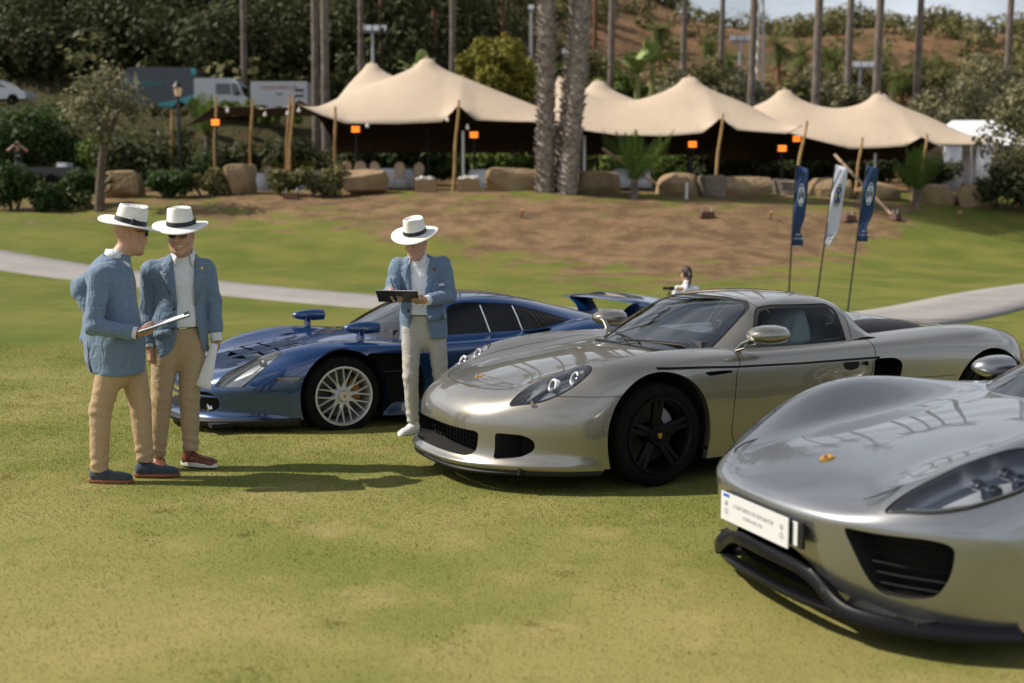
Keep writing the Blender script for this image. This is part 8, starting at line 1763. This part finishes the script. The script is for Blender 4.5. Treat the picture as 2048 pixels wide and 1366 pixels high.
# ---- shrubs and hedges along the terrace
SH = [(20, 352, 40.5, (2.0, 1.5, 1.6), 'hedge', 'rounded dark green shrub at the left edge of the bank'), (90, 388, 40.2, (1.35, 1.1, .95), 'hedge', 'low dark shrub, second from the left edge of the bank'), (165, 382, 41, (1.5, 1.2, 1.35), 'hedge', 'round green shrub just left of the olive trunk'),
      (335, 366, 42.6, (1.9, 1.0, 1.05), 'hedge', 'clipped dark hedge right of the olive trunk'), (412, 366, 42.8, (1.5, 1.0, 1.05), 'scrub', 'clipped olive-brown hedge beside the sandstone block'), (640, 378, 42.4, (1.7, 1.0, 1.15), 'scrub', 'dry brownish shrub below the left tent'), (560, 372, 42.6, (1.4, 1.0, .9), 'scrub', 'small dry shrub left of the brownish one below the tent'),
      (285, 330, 47, (3.2, 2.0, 2.7), 'dark', 'tall dark shrub mass behind the olive tree'), (370, 330, 49, (2.4, 2.0, 1.9), 'hedge', 'dark leafy shrub around the lantern post'), (235, 330, 50, (2.5, 2, 3.0), 'mid', 'green shrub behind the olive crown'), (95, 300, 52, (4.2, 2.5, 3.6), 'hedge', 'big green shrub behind the man with the camera'), (15, 290, 54, (3.6, 2.5, 3.2), 'hedge', 'big dark shrub under the white parked car'),
      (480, 335, 50, (2.2, 1.6, 1.1), 'bright', 'bright clipped hedge behind the left bamboo poles'), (590, 330, 52, (3.2, 1.6, 1.3), 'yellow', 'long yellow-green hedge under the left canopy'), (800, 332, 56.5, (6.6, 1.5, 2.6), 'hedge', 'long dark hedge behind the dining tables'), (1000, 332, 56.5, (6.4, 1.5, 2.9), 'mid', 'green hedge seen under the left tent by the palms'), (1220, 330, 56.5, (6.4, 1.5, 2.9), 'mid', 'green hedge seen under the middle tent'), (1340, 330, 55, (1.8, 1.5, 1.9), 'mid', 'leafy green bush under the middle tent'), (1480, 335, 56.5, (7.5, 1.5, 3.0), 'dark', 'dark hedge at the back of the middle tent'), (1720, 345, 56.5, (6.5, 1.5, 2.6), 'dark', 'dark hedge at the back of the far tent'), (1860, 352, 57, (3, 1.5, 1.8), 'dark', 'dark hedge below the white marquee'), (2010, 420, 43.5, (2.4, 2, 1.5), 'dark', 'dark shrub under the big olive at the frame edge'),
      (660, 332, 57, (5.0, 1.5, 2.6), 'dark', 'dark tall hedge behind the low canopy and big tent'), (520, 300, 57.5, (5.5, 1.5, 2.4), 'dark', 'dark hedge behind the low canopy'), (1360, 332, 57.5, (5.0, 1.5, 2.6), 'dark', 'dark hedge between the two green hedges of the middle tent'),
      (460, 222, 62, (4.5, 2, .8), 'mid', 'green bank shrub in front of the white van'), (330, 228, 62, (5.0, 2, .7), 'scrub', 'scrubby bank shrub in front of the dark van'), (190, 222, 62, (4.0, 2, .9), 'hedge', 'bank shrub below the nose of the dark van'), (560, 240, 60, (3.2, 2, .8), 'mid', 'low bank shrub under the box trailer')]
for i, (px, py, Y, sz, kd, lb) in enumerate(SH):
    c = at(px, py, Y); z0 = float(tz(c[0], Y)); shrub('shrub', (c[0], Y, z0 if Y < 58 else c[2]-.2), sz, kd, lb, seed=i, nl=int(900+420*sz[0]*sz[2]), leaf=.075+.012*sz[0], cat='shrub')
# ---- scrub all over the hillside: too many to count
g = np.random.default_rng(8); n = 620; X = g.uniform(-70, 100, n); Y = g.uniform(72, 164, n); k = (X > -Y*.62) & (X < Y*.5); X, Y = X[k], Y[k]; dens = .5+.5*np.sin(X*.13+1)*np.sin(Y*.09+2); k = (g.uniform(0, 1, len(X)) < .25+.75*dens) | (Y > 158); X, Y = X[k], Y[k]; Rr = g.uniform(.7, 2.3, len(X))*np.where(X < 10, 1.25, 1.0); C_ = np.stack([X, Y, tz(X, Y)+Rr*.45], 1)
X2 = g.uniform(-30, 100, 130); Y2 = g.uniform(160, 168, 130); R2 = g.uniform(1.2, 2.8, 130); C_ = np.concatenate([C_, np.stack([X2, Y2, tz(X2, Y2)+R2*.6], 1)]); Rr = np.concatenate([Rr, R2])
tag(leaves(g, C_, Rr, 60000, .34, LM['scrub'], 'scrub', None, squash=.75, outward=.75), 'scattered green scrub bushes covering the brown hillside', 'scrub', kind='stuff')
# short blades of the mown lawn near the camera
def build_grass():
    g = np.random.default_rng(11); out = []
    for y0, y1, den, w_, h_ in ((2.4, 4.2, 5200, .0036, .0065), (4.2, 6.5, 5000, .0042, .0075), (6.5, 9.0, 4800, .005, .0095), (9.0, 12.5, 2300, .007, .012), (12.5, 16.0, 600, .011, .014)):
        A = .46*(y1**2-y0**2)+.6*(y1-y0); n = int(A*den); Y = np.sqrt(g.uniform(y0**2, y1**2, n)); X = g.uniform(-1, 1, n)*(Y*.46+.3)
        k = path_d(X, Y) > 1.25; X, Y = X[k], Y[k]; n = len(X); a = g.uniform(0, 2*math.pi, n); L_ = h_*g.uniform(.5, 1.35, n); lean = g.normal(0, .6, (n, 2))*L_[:, None]; ww = w_*g.uniform(.6, 1.4, n)
        Z = tz(X, Y); b0 = np.stack([X-np.cos(a)*ww/2, Y-np.sin(a)*ww/2, Z-.002], 1); b1 = np.stack([X+np.cos(a)*ww/2, Y+np.sin(a)*ww/2, Z-.002], 1); t = np.stack([X+lean[:, 0], Y+lean[:, 1], Z+L_], 1)
        out.append(np.stack([b0, b1, t], 1))
    for _ in range(230):                                   # stray coarser tufts
        y = math.sqrt(g.uniform(2.6**2, 12**2)); x = g.uniform(-1, 1)*(y*.46+.2); n = int(g.uniform(15, 60)); r_ = g.uniform(.03, .12); X = x+g.normal(0, r_, n); Y = y+g.normal(0, r_, n); Z = tz(X, Y); a = g.uniform(0, 6.28, n); L_ = g.uniform(.008, .022, n); ww = .006; le = g.normal(0, .5, (n, 2))*L_[:, None]
        out.append(np.stack([np.stack([X-np.cos(a)*ww/2, Y-np.sin(a)*ww/2, Z], 1), np.stack([X+np.cos(a)*ww/2, Y+np.sin(a)*ww/2, Z], 1), np.stack([X+le[:, 0], Y+le[:, 1], Z+L_], 1)], 1))
    T = np.concatenate(out); n = len(T)
    def b(m, N, L, p):
        t = N.new('ShaderNodeTexCoord')
        def ns(sc, off, lo, hi):
            q = N.new('ShaderNodeTexNoise'); q.inputs['Scale'].default_value = sc; q.inputs['Detail'].default_value = 4; mp_ = N.new('ShaderNodeMapping'); mp_.inputs['Location'].default_value = (off, off*.7, 0); L.new(t.outputs['Object'], mp_.inputs[0]); L.new(mp_.outputs[0], q.inputs['Vector'])
            r = N.new('ShaderNodeMapRange'); r.interpolation_type = 'SMOOTHSTEP'; r.inputs[1].default_value = lo; r.inputs[2].default_value = hi; L.new(q.outputs['Fac'], r.inputs[0]); return r.outputs[0]
        def mx(f, a, c):
            x = N.new('ShaderNodeMix'); x.data_type = 'RGBA'; L.new(f, x.inputs[0])
            for s_, v in ((6, a), (7, c)):
                if isinstance(v, tuple): x.inputs[s_].default_value = (*v, 1)
                else: L.new(v, x.inputs[s_])
            return x.outputs[2]
        at_ = N.new('ShaderNodeAttribute'); at_.attribute_name = 'tint'
        c = mx(ns(.55, 0, .38, .64), (.170, .190, .040), (.275, .262, .085)); c = mx(ns(1.7, 7, .52, .74), c, (.35, .295, .12)); c = mx(ns(3.1, 31, .60, .90), c, (.12, .17, .026)); sp_ = N.new('ShaderNodeSeparateXYZ'); L.new(t.outputs['Object'], sp_.inputs[0]); r_ = N.new('ShaderNodeMapRange'); r_.interpolation_type = 'SMOOTHSTEP'; r_.inputs[1].default_value = 7.5; r_.inputs[2].default_value = 3.5; L.new(sp_.outputs[1], r_.inputs[0]); q_ = N.new('ShaderNodeMath'); q_.operation = 'MULTIPLY'; L.new(r_.outputs[0], q_.inputs[0]); L.new(ns(.8, 41, .36, .6), q_.inputs[1]); q2 = N.new('ShaderNodeMath'); q2.operation = 'MULTIPLY'; q2.inputs[1].default_value = .55; L.new(q_.outputs[0], q2.inputs[0]); c = mx(q2.outputs[0], c, (.38, .315, .13))
        r3 = N.new('ShaderNodeMapRange'); r3.interpolation_type = 'SMOOTHSTEP'; r3.inputs[1].default_value = 10.5; r3.inputs[2].default_value = 17; r3.inputs[4].default_value = .8; L.new(sp_.outputs[1], r3.inputs[0]); c = mx(r3.outputs[0], c, mx(ns(.45, 53, .36, .64), (.085, .115, .014), (.16, .16, .032)))
        c = mx(at_.outputs['Fac'], c, (.40, .36, .15)); L.new(c, p.inputs['Base Color']); o_ = N['Material Output']; tr = N.new('ShaderNodeBsdfTranslucent'); L.new(c, tr.inputs[0]); df = N.new('ShaderNodeBsdfDiffuse'); L.new(c, df.inputs[0]); ms_ = N.new('ShaderNodeMixShader'); ms_.inputs[0].default_value = .5; L.new(df.outputs[0], ms_.inputs[1]); L.new(tr.outputs[0], ms_.inputs[2]); L.new(ms_.outputs[0], o_.inputs[0])
    o = mk('grass', T.reshape(-1, 3), np.arange(3*n, dtype=np.int32).reshape(-1, 3), mat('grass_blade', rough=.7, spec=.25, build=b), smooth=False)
    tint = np.repeat(np.clip(g.normal(.10, .18, n), 0, .8), 3).astype(np.float32); at_ = o.data.attributes.new('tint', 'FLOAT', 'POINT'); at_.data.foreach_set('value', tint)
    tag(o, 'short mown yellow green grass blades of the lawn', 'grass', kind='stuff')
build_grass()
